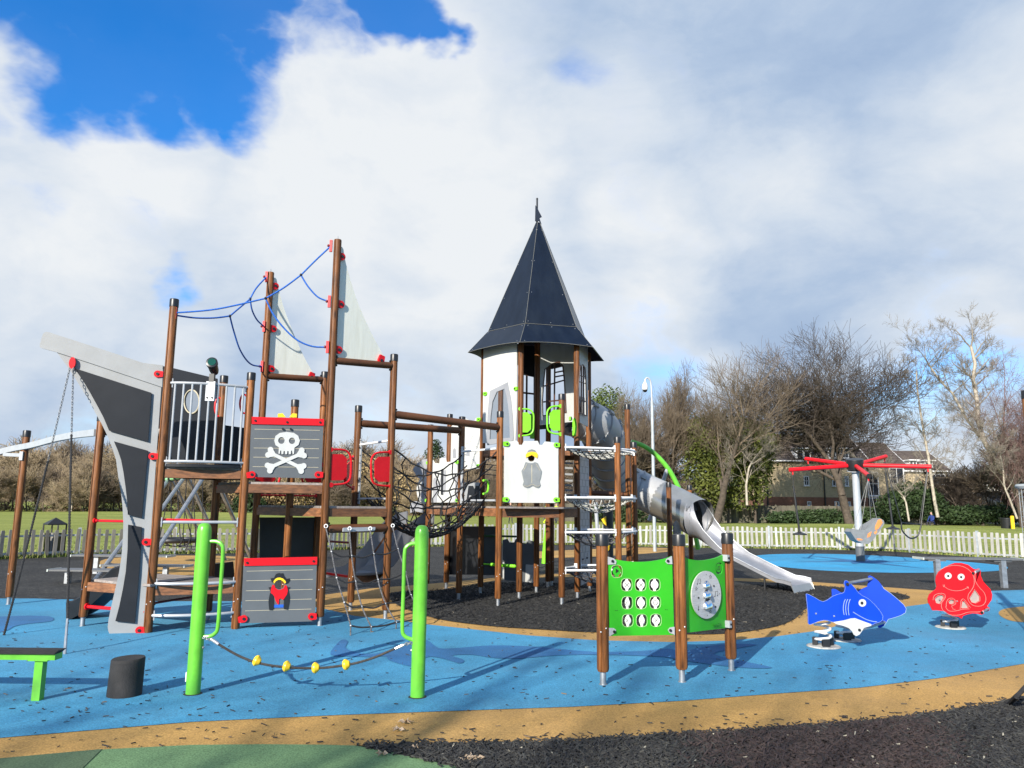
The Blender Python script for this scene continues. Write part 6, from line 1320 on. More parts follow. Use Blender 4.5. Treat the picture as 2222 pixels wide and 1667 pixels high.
# litter bin left
bn = thing('litter_bin', 'slatted litter bin with dark pyramid roof by the left fence', 'bin', V2(G(113, 1211)))
bc = V2(G(113, 1208)); mb = MB(); mb.lathe(bc+Vector((0, 0, .86)), [(.34, 0), (.34, .03), (0, .20)], 4); o = part(bn, 'pyramid_roof', mb, CHAR, smooth=False)
mb = MB(); [mb.box(bc+Vector((x, y, .40)), .03, .03, .92) for x in (-.2, .2) for y in (-.2, .2)]; part(bn, 'corner_post', mb, BLACK, smooth=False); mb = MB(); mb.box(bc+Vector((0, .02, .33)), .34, .34, .62); part(bn, 'inner_liner', mb, BLACK, smooth=False)
for k in range(4): mb = MB(); mb.box(bc+Vector((-.19+.127*k, -.2, .34)), .07, .02, .62); part(bn, 'slat', mb, PK[k % 3], smooth=False)
# ------------------------------------------------------------------ swing set at the back left
sw = thing('swing_set', 'galvanised swing frame with green top bar and basket seat behind the ship', 'swing', (-9.0, 20, 0))
def tube_px(par, nm, pts, Ys_, r, m): mb = MB(); mb.tube([P(*z1('F2', x, y), Y_) for (x, y), Y_ in zip(pts, Ys_)], r, 8); return part(par, nm, mb, m)
tb0, tb1 = P(*z1('F2', 170, 305), 20.6), P(*z1('F2', 830, 178), 17.6)
mb = MB(); mb.cyl(tb0, tb1, .055, 10); o = part(sw, 'top_bar', mb, mat('pale_green_bar', (.25, .55, .25), .4)); 
for t in (.12, .28, .53, .66, .72, .9): mb = MB(); c = tb0.lerp(tb1, t); mb.disc(c, tb1-tb0, .088, .10, 12); part(o, 'hanger_clamp', mb, BLACK)
for a, Ya, b in (((190,315), 20.5, (-150,780)), ((470,245), 19.3, (-160,1130)), ((820,185), 17.7, (-40,1540))):
    A = P(*z1('F2', *a), Ya); B = P(*z1('F2', *b), Ya-1.9); d = B-A; B = A+d*(A.z/(A.z-B.z)) if B.z < A.z else B; mb = MB(); mb.cyl(A, B, .045, 8); part(sw, 'frame_leg', mb, STEEL)
for a, Ya, b in (((240,330), 20.5, (760,1290)), ((500,250), 19.3, (1130,1640)), ((985,330), 17.6, (1540,1590))):
    A = P(*z1('F2', *a), Ya); B = P(*z1('F2', *b), Ya+1.6); d = B-A; B = A+d*(A.z/(A.z-B.z)); mb = MB(); mb.cyl(A, B, .045, 8); part(sw, 'frame_leg', mb, STEEL)
bkc = P(*z1('F2', 310, 1300), 20.0); mb = MB(); mb.tube([bkc+Vector((.55*math.cos(a), .55*math.sin(a), 0)) for a in [2*math.pi*i/20 for i in range(20)]], .06, 8, closed=True); mb2 = MB()
for i in range(10):
    a = 2*math.pi*i/10; mb2.tube([bkc+Vector((.5*math.cos(a), .5*math.sin(a), 0)), bkc+Vector((.28*math.cos(a+.3), .28*math.sin(a+.3), -.12)), bkc+Vector((0, 0, -.16))], .010, 4)
o = part(sw, 'basket_seat', mb, BLACK); part(o, 'basket_net', mb2, ROPE)
mb = MB()
for q, dx in ((tb0.lerp(tb1, .12), -.5), (tb0.lerp(tb1, .12), -.2), (tb0.lerp(tb1, .28), .2), (tb0.lerp(tb1, .28), .5)): mb.cyl(q-Vector((0, 0, .08)), bkc+Vector((dx, .2 if dx < 0 else -.2, .04)), .014, 5)
part(sw, 'basket_chain', mb, ROPE)
for x, y, Yq, ts in ((525,1405,18.9,(.53,.66)), (640,1450,18.4,(.72,.9))):
    c = P(*z1('F2', x, y), Yq); mb = MB(); mb.box(c, .42, .18, .035); o = part(sw, 'flat_seat', mb, BLACK, smooth=False); mb = MB()
    for t, s in zip(ts, (-.19, .19)): mb.cyl(tb0.lerp(tb1, t)-Vector((0, 0, .08)), c+Vector((s*.8, 0, .25)), .012, 5); mb.cyl(c+Vector((s*.8, 0, .25)), c+Vector((s, -.08, 0)), .012, 5); mb.cyl(c+Vector((s*.8, 0, .25)), c+Vector((s*.7, .08, 0)), .012, 5)
    part(o, 'seat_chain', mb, ROPE)
# ------------------------------------------------------------------ camera mast, right edge objects
lm = V2(G(1421, 1197)); t = thing('cctv_mast', 'tall grey mast with swan-neck white dome security camera', 'camera mast', lm)
mb = MB(); mb.tube([lm, lm+Vector((0, 0, 3.6)), lm+Vector((0, 0, 5.2))], [.06, .056, .052], 14); o = part(t, 'mast', mb, FR); mb = MB(); mb.tube([lm+Vector((0, 0, 3.62)), lm+Vector((0, 0, 5.0))], .118, 14); 
hk_ = smooth_pts([lm+Vector((0, 0, 5.15)), lm+Vector((-.02, 0, 5.75)), lm+Vector((-.05, 0, 5.95)), lm+Vector((-.14, 0, 6.05)), lm+Vector((-.22, 0, 6.0)), lm+Vector((-.24, 0, 5.9))], 4, False); mb = MB(); mb.tube(hk_, .03, 10); part(t, 'swan_neck', mb, RAIL)
mb = MB(); mb.lathe(hk_[-1]-Vector((0, 0, .28)), [(.09, 0), (.11, .1), (.085, .2), (.03, .3)], 14); o = part(t, 'camera_housing', mb, WHITES); mb = MB(); mb.sphere(hk_[-1]-Vector((0, 0, .29)), .085, 10); part(o, 'camera_dome', mb, BLACK)
wc = P(2214, 1240, 9.3); cyl_c = Vector((wc.x+.36, 9.4, 0)); t = thing('wire_mesh_drum', 'tall grey wire mesh drum at the right edge', 'play drum', cyl_c)
ztop = P(2200, 1055, 9.4).z; mb = MB(); mb.tube([cyl_c+Vector((.2*math.cos(a), .2*math.sin(a), ztop)) for a in [2*math.pi*i/20 for i in range(20)]], .03, 6, closed=True); part(t, 'top_ring', mb, FR)
mb = MB()
for k in range(16): a = 2*math.pi*k/16; mb.cyl(cyl_c+Vector((.19*math.cos(a), .19*math.sin(a), .0)), cyl_c+Vector((.19*math.cos(a), .19*math.sin(a), ztop)), .004, 4)
for k in range(int(ztop/.06)): mb.tube([cyl_c+Vector((.19*math.cos(a), .19*math.sin(a), .06*k+.05)) for a in [2*math.pi*i/16 for i in range(16)]], .003, 4, closed=True)
part(t, 'wire_mesh', mb, STEEL)
t = thing('timber_post', 'tall timber post with black cap cut by the right frame edge', 'post', (P(2222, 1240, 9.0).x, 9.0, 0)); q = P(2224, 850, 9.0); post(t, (q.x+.02, 9.0), q.z, r=.055)
t = thing('net_anchor', 'black net anchor leg at the lower right edge', 'net', G(2222, 1515)); mb = MB(); mb.tube([G(2186, 1531)+Vector((0, 0, .0)), P(2205, 1512, 6.0), P(2222, 1495, 6.05), P(2260, 1460, 6.1)], .018, 8); part(t, 'rope', mb, ROPE); mb = MB(); mb.tube([P(2205, 1512, 6.0), P(2240, 1515, 6.1)], .012, 6); part(t, 'rope', mb, ROPE)
# ------------------------------------------------------------------ buildings
YB = mat('yellow_stock_brick', (.46, .37, .23), .85, 0, .16, 3, (1, 1, 5), dirt=(.24, .18, .11), dirt_amt=.5)
RB = mat('red_brick', (.24, .11, .07), .85, 0, .2, 3, (1, 1, 5)); RT = mat('brown_roof_tiles', (.075, .056, .048), .8, 0, .3, 2.5, (1, 1, 6), dirt=(.05, .05, .04), dirt_amt=.4)
WP = mat('white_window_frame', (.72, .72, .72), .5); PANE = mat('dark_window_glass', (.03, .035, .045), .12, 0, .3, 1, spec=.9)
WR = mat('white_render', (.70, .67, .60), .8); ORB = mat('orange_roof', (.42, .14, .08), .8)
def window(par, x, Y, zc, w, h, nx=2, ny=2, d=0.0):
    mb = MB(); f = .09
    for a, b, sx, sz in ((x-w/2+f/2, zc, f, h), (x+w/2-f/2, zc, f, h), (x, zc+h/2-f/2, w-2*f-.002, f), (x, zc-h/2+f/2, w-2*f-.002, f)): mb.box(Vector((a, Y-.05, b)), sx, .12, sz)
    for i in range(1, nx): mb.box(Vector((x-w/2+w*i/nx, Y-.04, zc)), .05, .08, h-2*f-.01)
    for i in range(1, ny): mb.box(Vector((x, Y-.035, zc-h/2+h*i/ny)), w-2*f-.01, .06, .05)
    o = part(par, 'window', mb, WP, smooth=False); mb = MB(); mb.box(Vector((x, Y-.01, zc)), w-2*f, .03, h-2*f); part(o, 'pane', mb, PANE, smooth=False); mb = MB(); mb.box(Vector((x, Y-.09, zc-h/2-.05)), w+.15, .18, .08); part(o, 'sill', mb, WP, smooth=False)
def house(name, label, x0, x1, Y, ze, zr, dp, wall, roof=RT, base=None, gable='x', z0=0):
    t = thing(name, label, 'house', ((x0+x1)/2, Y, 0)); mb = MB(); zb = base[1] if base else z0
    mb.box(Vector(((x0+x1)/2, Y+dp/2, (zb+ze)/2)), x1-x0, dp, ze-zb); part(t, 'wall', mb, wall, smooth=False)
    if base: mb = MB(); mb.box(Vector(((x0+x1)/2, Y+dp/2-.03, base[1]/2)), x1-x0+.06, dp, base[1]); part(t, 'brick_plinth', mb, base[0], smooth=False)
    ov = .4; mb = MB(); ym = Y+dp/2
    A = [(x0-ov, Y-ov, ze), (x1+ov, Y-ov, ze), (x1+ov, ym, zr), (x0-ov, ym, zr), (x0-ov, Y+dp+ov, ze), (x1+ov, Y+dp+ov, ze)]
    mb.add(A+[(a, b, c-.15) for a, b, c in A], [(0, 1, 2, 3), (3, 2, 5, 4), (6, 9, 8, 7), (9, 10, 11, 8), (0, 6, 7, 1), (4, 5, 11, 10), (1, 7, 8, 2), (2, 8, 11, 5), (0, 3, 9, 6), (3, 4, 10, 9)]); r_ = part(t, 'roof', mb, roof, smooth=False)
    k = int((zr-ze)/.32); mb = MB()
    for i in range(1, k):
        u = i/k; mb.box(Vector(((x0+x1)/2, Y-ov+(dp/2+ov)*u-.02, ze+(zr-ze)*u+.02)), x1-x0+2*ov, .06, .05)
    part(r_, 'tile_course', mb, roof, kind='stuff', smooth=False)
    mb = MB()
    for x in (x0+.02, x1-.02): mb.add([(x, Y, ze), (x, Y+dp, ze), (x, ym, zr-.1)], [(0, 1, 2)])
    part(t, 'gable_wall', mb, wall, smooth=False)
    mb = MB()
    for x in (x0-ov, x1+ov): mb.beam((x, Y-ov-.02, ze-.1), (x, ym, zr-.1), .06, .22); mb.beam((x, Y+dp+ov, ze-.1), (x, ym, zr-.1), .06, .22)
    mb.box(Vector(((x0+x1)/2, Y-ov-.06, ze-.05)), x1-x0+2*ov, .12, .14); part(r_, 'fascia', mb, WP, smooth=False); return t, r_
HB = 96.0
def X(px, Y): return P(px, 1100, Y).x
def Z(px, py, Y): return P(px, py, Y).z
t, r_ = house('apartment_house', 'long yellow brick apartment house with brown tiled roof, nearest the tall bare trees', X(1664, HB), X(1884, HB), HB, Z(1750, 1000, HB), Z(1750, 945, HB+6), 11, YB, RT, (RB, Z(1750, 1079, HB)))
for cx, cy, w, h in ((427,394,43,78),(665,394,50,86),(760,396,30,80)): window(t, X(*[1640+cx*.2631, HB]), HB, Z(*z1('C3', cx, cy), HB), w*.2631/FPX*HB, h*.2631/FPX*HB)
for cx, cy, w, h in ((440,582,32,36),(668,582,36,36),(770,582,22,34)): window(t, X(1640+cx*.2631, HB), HB-.03, Z(*z1('C3', cx, cy), HB), w*.2631/FPX*HB, h*.2631/FPX*HB, 2, 1)
def dormer(t, px, py, Y, w=2.0, h=1.7):
    x, zc = X(px, Y), Z(px, py, Y); mb = MB(); mb.box(Vector((x, Y+1.2, zc)), w, 2.4, h); mb.box(Vector((x, Y+1.0, zc+h/2+.06)), w+.5, 2.9, .12); d = part(t, 'dormer', mb, WP, smooth=False); mb = MB(); [mb.box(Vector((x+s*w*.22, Y-.02, zc)), w*.32, .04, h*.7) for s in (-1, 1)]; part(d, 'pane', mb, PANE, smooth=False)
dormer(t, 1749, 989, HB); dormer(t, 1812, 985, HB, 1.0, 1.2); dormer(t, 1840, 985, HB, 1.0, 1.2)
for cx in (98, 572, 880): mb = MB(); x = X(1640+cx*.2631, HB); mb.cyl(Vector((x, HB-.12, 0)), Vector((x, HB-.12, Z(1700, 1000, HB))), .09, 6); part(t, 'downpipe', mb, BLACK)
t, r_ = house('gabled_house', 'yellow brick house with stepped brown roof right of the long apartment house', X(1893, 97), X(1965, 97), 97, Z(1920, 1010, 97), Z(1930, 960, 102), 11, YB, RT, (RB, Z(1920, 1080, 97)))
window(t, X(1892+5, 97), 97, Z(1897, 1050, 97), 1.4, 3); window(t, X(1950, 97), 97, Z(1950, 1050, 97), 1.8, 4); window(t, X(1896, 97), 96.95, Z(1896, 1094, 97), 2, 1.6, 3, 1)
t, r_ = house('gabled_house', 'brown roofed house partly behind the pale leaning tree, farther right', X(1972, 104), X(2062, 104), 104, Z(2000, 1022, 104), Z(2000, 978, 109), 11, YB, RT)
dormer(t, 1988, 1007, 104, 1.0, .9); dormer(t, 2022, 1008, 104, 1.1, .9); window(t, X(2040, 104), 104, Z(2040, 1040, 104), 2, 1.4, 3, 1)
t, r_ = house('garage_block', 'low garage block with dark pyramid roof behind the right hedge', X(2048, 88), X(2096, 88), 88, Z(2060, 1087, 88), Z(2060, 1062, 91), 7, YB, RT)
t, r_ = house('garage_block', 'second low garage with a wide dark roof near the right edge', X(2165, 88), X(2206, 88), 88, Z(2180, 1088, 88), Z(2180, 1066, 91), 7, WR, RT)
t, r_ = house('white_house', 'white rendered house with brown roof glimpsed between the right hand trees', X(2142, 110), X(2196, 110), 110, Z(2160, 1052, 110), Z(2160, 1035, 115), 9, WR, RT); window(t, X(2183, 110), 110, Z(2183, 1062, 110), 1.4, 2)
t, r_ = house('orange_roofed_house', 'house with an orange roof at the far right edge', X(2196, 120), X(2290, 120), 120, Z(2215, 1045, 120), Z(2215, 1020, 124), 9, WR, ORB)
t, r_ = house('far_house', 'cream gable house low behind the bare trees right of the brown roof', X(2100, 125), X(2140, 125), 125, Z(2110, 1060, 125), Z(2110, 1035, 130), 9, YB, RT)
# close board fence along the wood edge
bf = thing('board_fence', 'dark weathered close board fence in front of the houses', 'fence', (X(1700, 80), 80, 0))
BFM = mat('mossy_board', (.105, .095, .07), .9, 0, .35, .8, (3, 1, .4), dirt=(.06, .08, .03), dirt_amt=.6)
xa, xb = X(1180, 80), X(2120, 80); n = int((xb-xa)/1.83)
for i in range(n):
    x = xa+1.83*i; mb = MB()
    for k in range(12): mb.box(Vector((x+.07+.15*k, 80+.02*(k % 2), .9+rnd.uniform(-.02, .02))), .14, .02, 1.8)
    part(bf, 'fence_panel', mb, BFM, smooth=False); mb = MB(); mb.box(Vector((x-.0, 79.95, .95)), .1, .1, 1.9); part(bf, 'fence_post', mb, BFM, smooth=False)
# ------------------------------------------------------------------ trees
def tree_segs(seed, H, trunk_h, r0, spread=.5, levels=6, kids=(3, 4), up_=.25, lean=(0, 0), droop=0., first=.35, wig=.12, lenf=.72, twig=.012, width=1., Wd=None):
    rg = random.Random(seed); segs = []
    def grow(p, d, L, r, lv):
        n = 4 if lv < 3 else 3; q = p; pts = [(p, r)]
        r_end = r*(.62 if lv < levels else .4)
        for i in range(n):
            d = (d+Vector((rg.gauss(0, wig), rg.gauss(0, wig), rg.gauss(0, wig*.6)+up_*.12-droop*.1*lv*.3))).normalized(); q = q+d*(L/n); pts.append((q, max(twig, r+(r_end-r)*(i+1)/n)))
        for (a, ra), (b, rb) in zip(pts, pts[1:]): segs.append((a, b, ra, rb, lv))
        if lv >= levels: return
        k = rg.randint(*kids); s0 = first if lv == 0 else .25
        for j in range(k):
            t = s0+(1-s0)*(j+rg.random()*.8)/k; t = min(.98, t); i = min(n-1, int(t*n)); a, b = pts[i][0], pts[i+1][0]; u = t*n-i; s = a.lerp(b, u); rr = pts[i][1]
            ax = d.cross(Vector((rg.gauss(0, 1), rg.gauss(0, 1), rg.gauss(0, 1)))).normalized(); ang = rg.uniform(.35, .85)*(1+spread*.5); nd = (d*math.cos(ang)+ax*math.sin(ang)); nd.z = nd.z+up_*.3; nd.x *= width; nd.normalize()
            grow(s, nd, L*lenf*rg.uniform(.75, 1.15), rr*rg.uniform(.42, .62), lv+1)
        grow(pts[-1][0], d, L*lenf*rg.uniform(.85, 1.1), pts[-1][1]*.92, lv+1)
    d0 = Vector((lean[0], lean[1], 1)).normalized(); grow(Vector((0, 0, -.1)), d0, trunk_h, r0, 0)
    mz = max(s[1].z for s in segs); k = H/mz
    kx = k
    if Wd:
        xs = sorted(abs(s[1].x) for s in segs); kx = Wd/2/xs[int(len(xs)*.97)]
    f = lambda v: Vector((v.x*kx, v.y*kx, v.z*k))
    return [(f(a), f(b), ra, rb, lv) for a, b, ra, rb, lv in segs]
def seg_mesh(name, segs, m, sides=3, ivy=None):
    vs = []; fs = []
    for a, b, ra, rb, lv in segs:
        d = (b-a);
        if d.length < 1e-5: continue
        d.normalize(); u = d.cross(Vector((.31, .9, .2))).normalized(); w = d.cross(u); o = len(vs); ns = 7 if lv < 2 else sides
        for c, r in ((a, ra), (b, rb)):
            for j in range(ns): t = 2*math.pi*j/ns; vs.append(c+(u*math.cos(t)+w*math.sin(t))*r)
        fs += [(o+j, o+(j+1) % ns, o+ns+(j+1) % ns, o+ns+j) for j in range(ns)]
    me = bpy.data.meshes.new(name); me.from_pydata([tuple(v) for v in vs], [], fs); me.materials.append(m); me.polygons.foreach_set('use_smooth', [True]*len(me.polygons)); return me
BARK = mat('grey_brown_bark', (.075, .058, .044), .9, 0, .3, 4); BARKP = mat('pale_bark', (.36, .32, .26), .85, 0, .25, 3); TWIGT = mat('tan_twigs', (.31, .24, .15), .9, 0, .25, .6); TWIGD = mat('dark_twigs', (.062, .048, .037), .9, 0, .3, .6)
TWIGR = mat('reddish_twigs', (.16, .095, .085), .9, 0, .25, .6); TWIGB = mat('brown_twigs', (.15, .115, .080), .9, 0, .3, .6)
def bare_tree(name, label, loc, segs, mt, mc, group=None, cut=2, rz=0):
    t = thing(name, label, 'tree', loc, group); t.rotation_euler = (0, 0, rz)
    a = [s for s in segs if s[4] < cut]; b = [s for s in segs if s[4] >= cut]
    for nm, q, m in (('trunk', a, mt), ('crown', b, mc)):
        o = bpy.data.objects.new(nm, seg_mesh(nm, q, m)); COL.objects.link(o); o.parent = t
    return t
def at(px, Y, dz=0): v = P(px, 1100, Y); return Vector((v.x, Y, mound(v.x, Y)+dz))
# big oaks
bare_tree('oak_tree', 'largest bare spreading tree, behind the red swing arms', at(1842, 78), tree_segs(11, 21.8, 8.5, .46, .8, 6, (4, 4), .42, (0, 0), 0, .62, .16, .76, .0150, 1.0, 17.5), BARK, TWIGD)
bare_tree('oak_tree', 'thick bare tree with ivy green bush around it, right of the camera mast', at(1552, 76), tree_segs(23, 18.0, 7.0, .42, .45, 6, (3, 3), .5, (-.08, 0), 0, .5, .15, .76, .012, 1.0, 12.5), BARK, TWIGB)
bare_tree('oak_tree', 'bare brown tree between the camera mast and the thick ivy tree', at(1450, 79), tree_segs(31, 17.2, 5.0, .22, .5, 6, (3, 4), .5, (.02, 0), 0, .4, .13, .76, .011, 1., 7), BARK, TWIGB)
bare_tree('oak_tree', 'slim bare brown tree just left of the camera mast', at(1400, 80), tree_segs(37, 15.2, 4.6, .18, .5, 6, (3, 3), .5, (0, 0), 0, .35, .13, .76, .011, 1., 6), BARK, TWIGB)
bare_tree('oak_tree', 'bare tree between the ivy tree and the largest tree', at(1640, 79), tree_segs(41, 16.0, 4.6, .20, .6, 6, (3, 3), .5, (0, 0), 0, .4, .14, .76, .011, 1., 6.5), BARK, TWIGB)
bare_tree('birch_tree', 'reddish twigged birch at the far right edge', at(2215, 72), tree_segs(53, 17.5, 5.5, .26, .6, 6, (3, 4), .1, (.02, 0), .8, .3, .13, .76, .010, 1., 8), BARK, TWIGR)
def bent(px_pts, Y, rr, seed, H=None):
    pts = [P(x, y, Y) for x, y in px_pts]; base = pts[0].copy(); base.z = mound(base.x, Y); segs = []; rg = random.Random(seed); n = len(pts)
    for i in range(n-1): segs.append((pts[i]-base, pts[i+1]-base, rr[0]+(rr[1]-rr[0])*i/n, rr[0]+(rr[1]-rr[0])*(i+1)/n, 0))
    def br(p, d, L, r, lv):
        q = p
        for i in range(3):
            d = (d+Vector((rg.gauss(0, .17), rg.gauss(0, .17), rg.gauss(.07, .1)))).normalized(); q2 = q+d*L/3; segs.append((q, q2, r, r*.8, lv)); q = q2; r *= .8
            if lv < 5:
                for _ in range(2 if lv > 2 else 1): ax = d.cross(Vector((rg.gauss(0, 1), rg.gauss(0, 1), rg.gauss(0, 1)))).normalized(); a = rg.uniform(.4, .9); br(q, d*math.cos(a)+ax*math.sin(a), L*rg.uniform(.5, .72), max(.011, r*.6), lv+1)
    for i in range(max(1, n//3), n-1):
        for s in (-1, 1, rg.choice((-1, 1))):
            p = (pts[i].lerp(pts[i+1], rg.random()))-base; br(p, Vector((s*rg.uniform(.5, 1), rg.gauss(0, .5), rg.uniform(.4, 1.1))).normalized(), rg.uniform(1.5, 3.0), rr[1]*.6+.015, 1)
    br(pts[-1]-base, (pts[-1]-pts[-2]).normalized(), 2.0, rr[1]*.8, 1); return base, segs
def bent_tree(label, px, Y, rr, seed, m1=BARKP, m2=None, nm='leaning_tree'):
    b, s = bent(px, Y, rr, seed); t = bare_tree(nm, label, b, s, m1, m2 or mat('grey_pale_twigs', (.21, .185, .15), .9), None, 1); return t
bent_tree('pale trunked tree leaning left across the sky near the right edge', z('C5', (1600,1480),(1530,1290),(1440,1200),(1360,1070),(1300,960),(1250,800),(1245,650),(1215,500),(1230,380),(1200,250)), 74, (.30, .12), 5)
bent_tree('pale branching tree crossing in front of the brown roofs', z('C5', (950,1530),(925,1400),(900,1230),(880,1080),(850,920),(820,740),(795,560),(790,440)), 76, (.17, .05), 9)
bent_tree('pale limb tree reaching left over the leaning trunk', z('C5', (1610,1500),(1480,1250),(1290,950),(1170,800),(1060,600),(960,500),(880,380)), 75, (.16, .07), 14)
bent_tree('short pale sapling by the board fence right of the blue coated person', z('C5', (1545,1540),(1500,1420),(1450,1300),(1440,1180),(1420,1060)), 70, (.10, .05), 17)
bent_tree('short pale sapling left of the blue coated person', z('C5', (735,1560),(712,1420),(690,1370),(650,1330)), 70, (.09, .04), 19)
bent_tree('twisted pale sapling against the yellow green bush', z('C4', (972,1440),(965,1290),(985,1160),(1010,1110)), 74, (.12, .06), 21)
# twiggy thicket trees: six shapes, copied
protos = []
for i, (mt, mc) in enumerate(((BARK, TWIGT), (BARK, TWIGB), (BARK, TWIGD), (BARKP, TWIGT), (BARK, TWIGB), (BARK, TWIGT))):
    sg = tree_segs(100+i, 8.0, 2.0, .10, .55, 6 if i % 2 else 5, (3, 4), .45, (rnd.uniform(-.1, .1), 0), 0, .12, .17, .76, .014 if i % 2 else .018, 1.1); protos.append((sg, mt, mc))
ptree = []
def thicket(px, Y, h, kind, name, label, group):
    global ptree
    if len(ptree) <= kind or ptree[kind] is None:
        while len(ptree) <= kind: ptree.append(None)
        sg, mt, mc = protos[kind]; t = bare_tree(name, label, at(px, Y), sg, mt, mc, group, 2); ptree[kind] = t
    else:
        t = copy_tree(ptree[kind], None, at(px, Y), None, label); t.name = name; t['group'] = group
    t.rotation_euler = (0, 0, rnd.uniform(0, 6.28)); s = h/8.0; t.scale = (s*rnd.uniform(.95, 1.35), s*1.1, s)
    return t
def prof(px): return np.interp(px, [-60, 40, 120, 170, 230, 260, 300, 420, 560, 700, 780, 830, 870, 960, 1010, 1080, 1200], [975, 962, 975, 955, 985, 968, 985, 990, 975, 960, 955, 972, 985, 985, 975, 985, 975])
LW = 'bare scrub trees along the far edge of the left field'
i = 0
for row, (Y0, dh, step) in enumerate(((112, -4, 34), (105, 12, 36), (99, 44, 34))):
    px = -60+row*9
    while px < 1210:
        Y = Y0+rnd.uniform(-2, 2); h = (1096-(prof(px)+dh+rnd.uniform(-12, 16)))/FPX*Y+1.3
        thicket(px, Y, h, rnd.choice((0, 1, 3, 5, 4, 2) if row < 2 else (0, 5, 3, 4, 1)), 'scrub_tree', 'bare tan scrub tree in the wood edge beyond the left field', LW); px += step*rnd.uniform(.75, 1.25); i += 1
for px, Y, h in [(1215,86,8),(1255,84,9),(1290,86,9),(1330,84,10),(1352,82,10.5),(1375,84,11),(1398,81,10),(1425,83,10),(1445,81,9),(1475,79,6),(1590,82,4.5),(1925,82,4.2),(1960,82,4.5),(2060,83,6),(2085,82,7),(2120,84,6),(2160,82,8),(2190,83,11),(2225,82,11)]:
    thicket(px, Y, h*rnd.uniform(.9, 1.1), rnd.choice((1, 2, 4)), 'scrub_tree', 'bare brown scrub tree behind the right board fence', 'bare scrub trees behind the board fence')
# leafy masses
def leafmat(name, c1, c2):
    m = bpy.data.materials.new(name); m.use_nodes = True; nt = m.node_tree; N = nt.nodes; L = nt.links; b = N['Principled BSDF']; b.inputs['Roughness'].default_value = .6; b.inputs['Specular IOR Level'].default_value = .25
    g = N.new('ShaderNodeNewGeometry'); tc = N.new('ShaderNodeTexCoord'); n = N.new('ShaderNodeTexNoise'); n.inputs['Scale'].default_value = .7; L.new(tc.outputs['Object'], n.inputs[0])
    ad = N.new('ShaderNodeMath'); ad.operation = 'MULTIPLY_ADD'; L.new(g.outputs['Random Per Island'], ad.inputs[0]); ad.inputs[1].default_value = .5; 
    mr = N.new('ShaderNodeMapRange'); L.new(n.outputs[0], mr.inputs[0]); mr.inputs[1].default_value = .3; mr.inputs[2].default_value = .7; mr.inputs[3].default_value = 0; mr.inputs[4].default_value = .5; L.new(mr.outputs[0], ad.inputs[2])
    cr = N.new('ShaderNodeValToRGB'); L.new(ad.outputs[0], cr.inputs[0]); cr.color_ramp.elements[0].color = (*c1, 1); cr.color_ramp.elements[1].color = (*c2, 1); L.new(cr.outputs[0], b.inputs['Base Color']); return m
LFY = leafmat('yellow_green_leaf', (.028, .042, .010), (.13, .145, .03)); LFD = leafmat('dark_evergreen_leaf', (.012, .025, .010), (.045, .075, .025)); LFM = leafmat('mid_green_leaf', (.03, .055, .012), (.10, .13, .03)); LFO = leafmat('russet_leaf', (.07, .03, .015), (.22, .09, .04))
def foliage(name, label, blobs_, n, size, m, seed, cat='bush', group=None, trunk=True):
    rg = np.random.RandomState(seed); pts = []
    for (px, py, Y, rx, rz, ry) in blobs_:
        c = P(px, py, Y); k = int(n*rx*rz/sum(b[3]*b[4] for b in blobs_)); v = rg.normal(size=(k, 3)); v /= np.linalg.norm(v, axis=1)[:, None]; r = rg.rand(k)**.28*(1+.16*np.sin(v[:, 0]*7+seed)*np.sin(v[:, 2]*9+v[:, 1]*5)); pts.append(np.array(c)+v*r[:, None]*np.array([rx, ry, rz]))
    p = np.concatenate(pts); p = p[p[:, 2] > .05]; n = len(p); a = rg.normal(size=(n, 3)); a /= np.linalg.norm(a, axis=1)[:, None]; b = np.cross(a, rg.normal(size=(n, 3))); b /= np.linalg.norm(b, axis=1)[:, None]; s = size*(.5+rg.rand(n))[:, None]
    base = Vector((p[:, 0].mean(), p[:, 1].mean(), 0)); p = p-np.array(base)
    V_ = np.stack([p-a*s, p-b*s*.5, p+a*s, p+b*s*.5], 1).reshape(-1, 3); me = bpy.data.meshes.new('crown'); me.from_pydata(V_.tolist(), [], (np.arange(n*4).reshape(-1, 4)).tolist()); me.materials.append(m)
    t = thing(name, label, cat, base, group); o = bpy.data.objects.new('crown', me); COL.objects.link(o); o.parent = t
    mb = MB(); mb.tube([base, base+Vector((.1, 0, 1.2)), base+Vector((0, .1, 2.2))], [.15, .12, .06], 7); part(t, 'trunk', mb, BARK); return t
foliage('evergreen_tree', 'yellow green evergreen tree mass behind the thick bare tree', [(1560,965,78,3.6,3.4,2),(1610,985,78,3.4,3.2,2),(1638,965,78,2.4,2.6,1.8),(1590,1045,78,3.8,2.8,2),(1530,1010,79,2.6,3.6,2),(1500,945,79,1.8,2.2,1.6)], 26000, .16, LFY, 1, 'tree')
foliage('evergreen_tree', 'dark green evergreen top seen just right of the tower', [(1318,885,90,2.6,2.6,2),(1300,915,90,2.2,3,2),(1335,930,90,2.2,2.6,2)], 6000, .15, LFM, 2, 'tree')
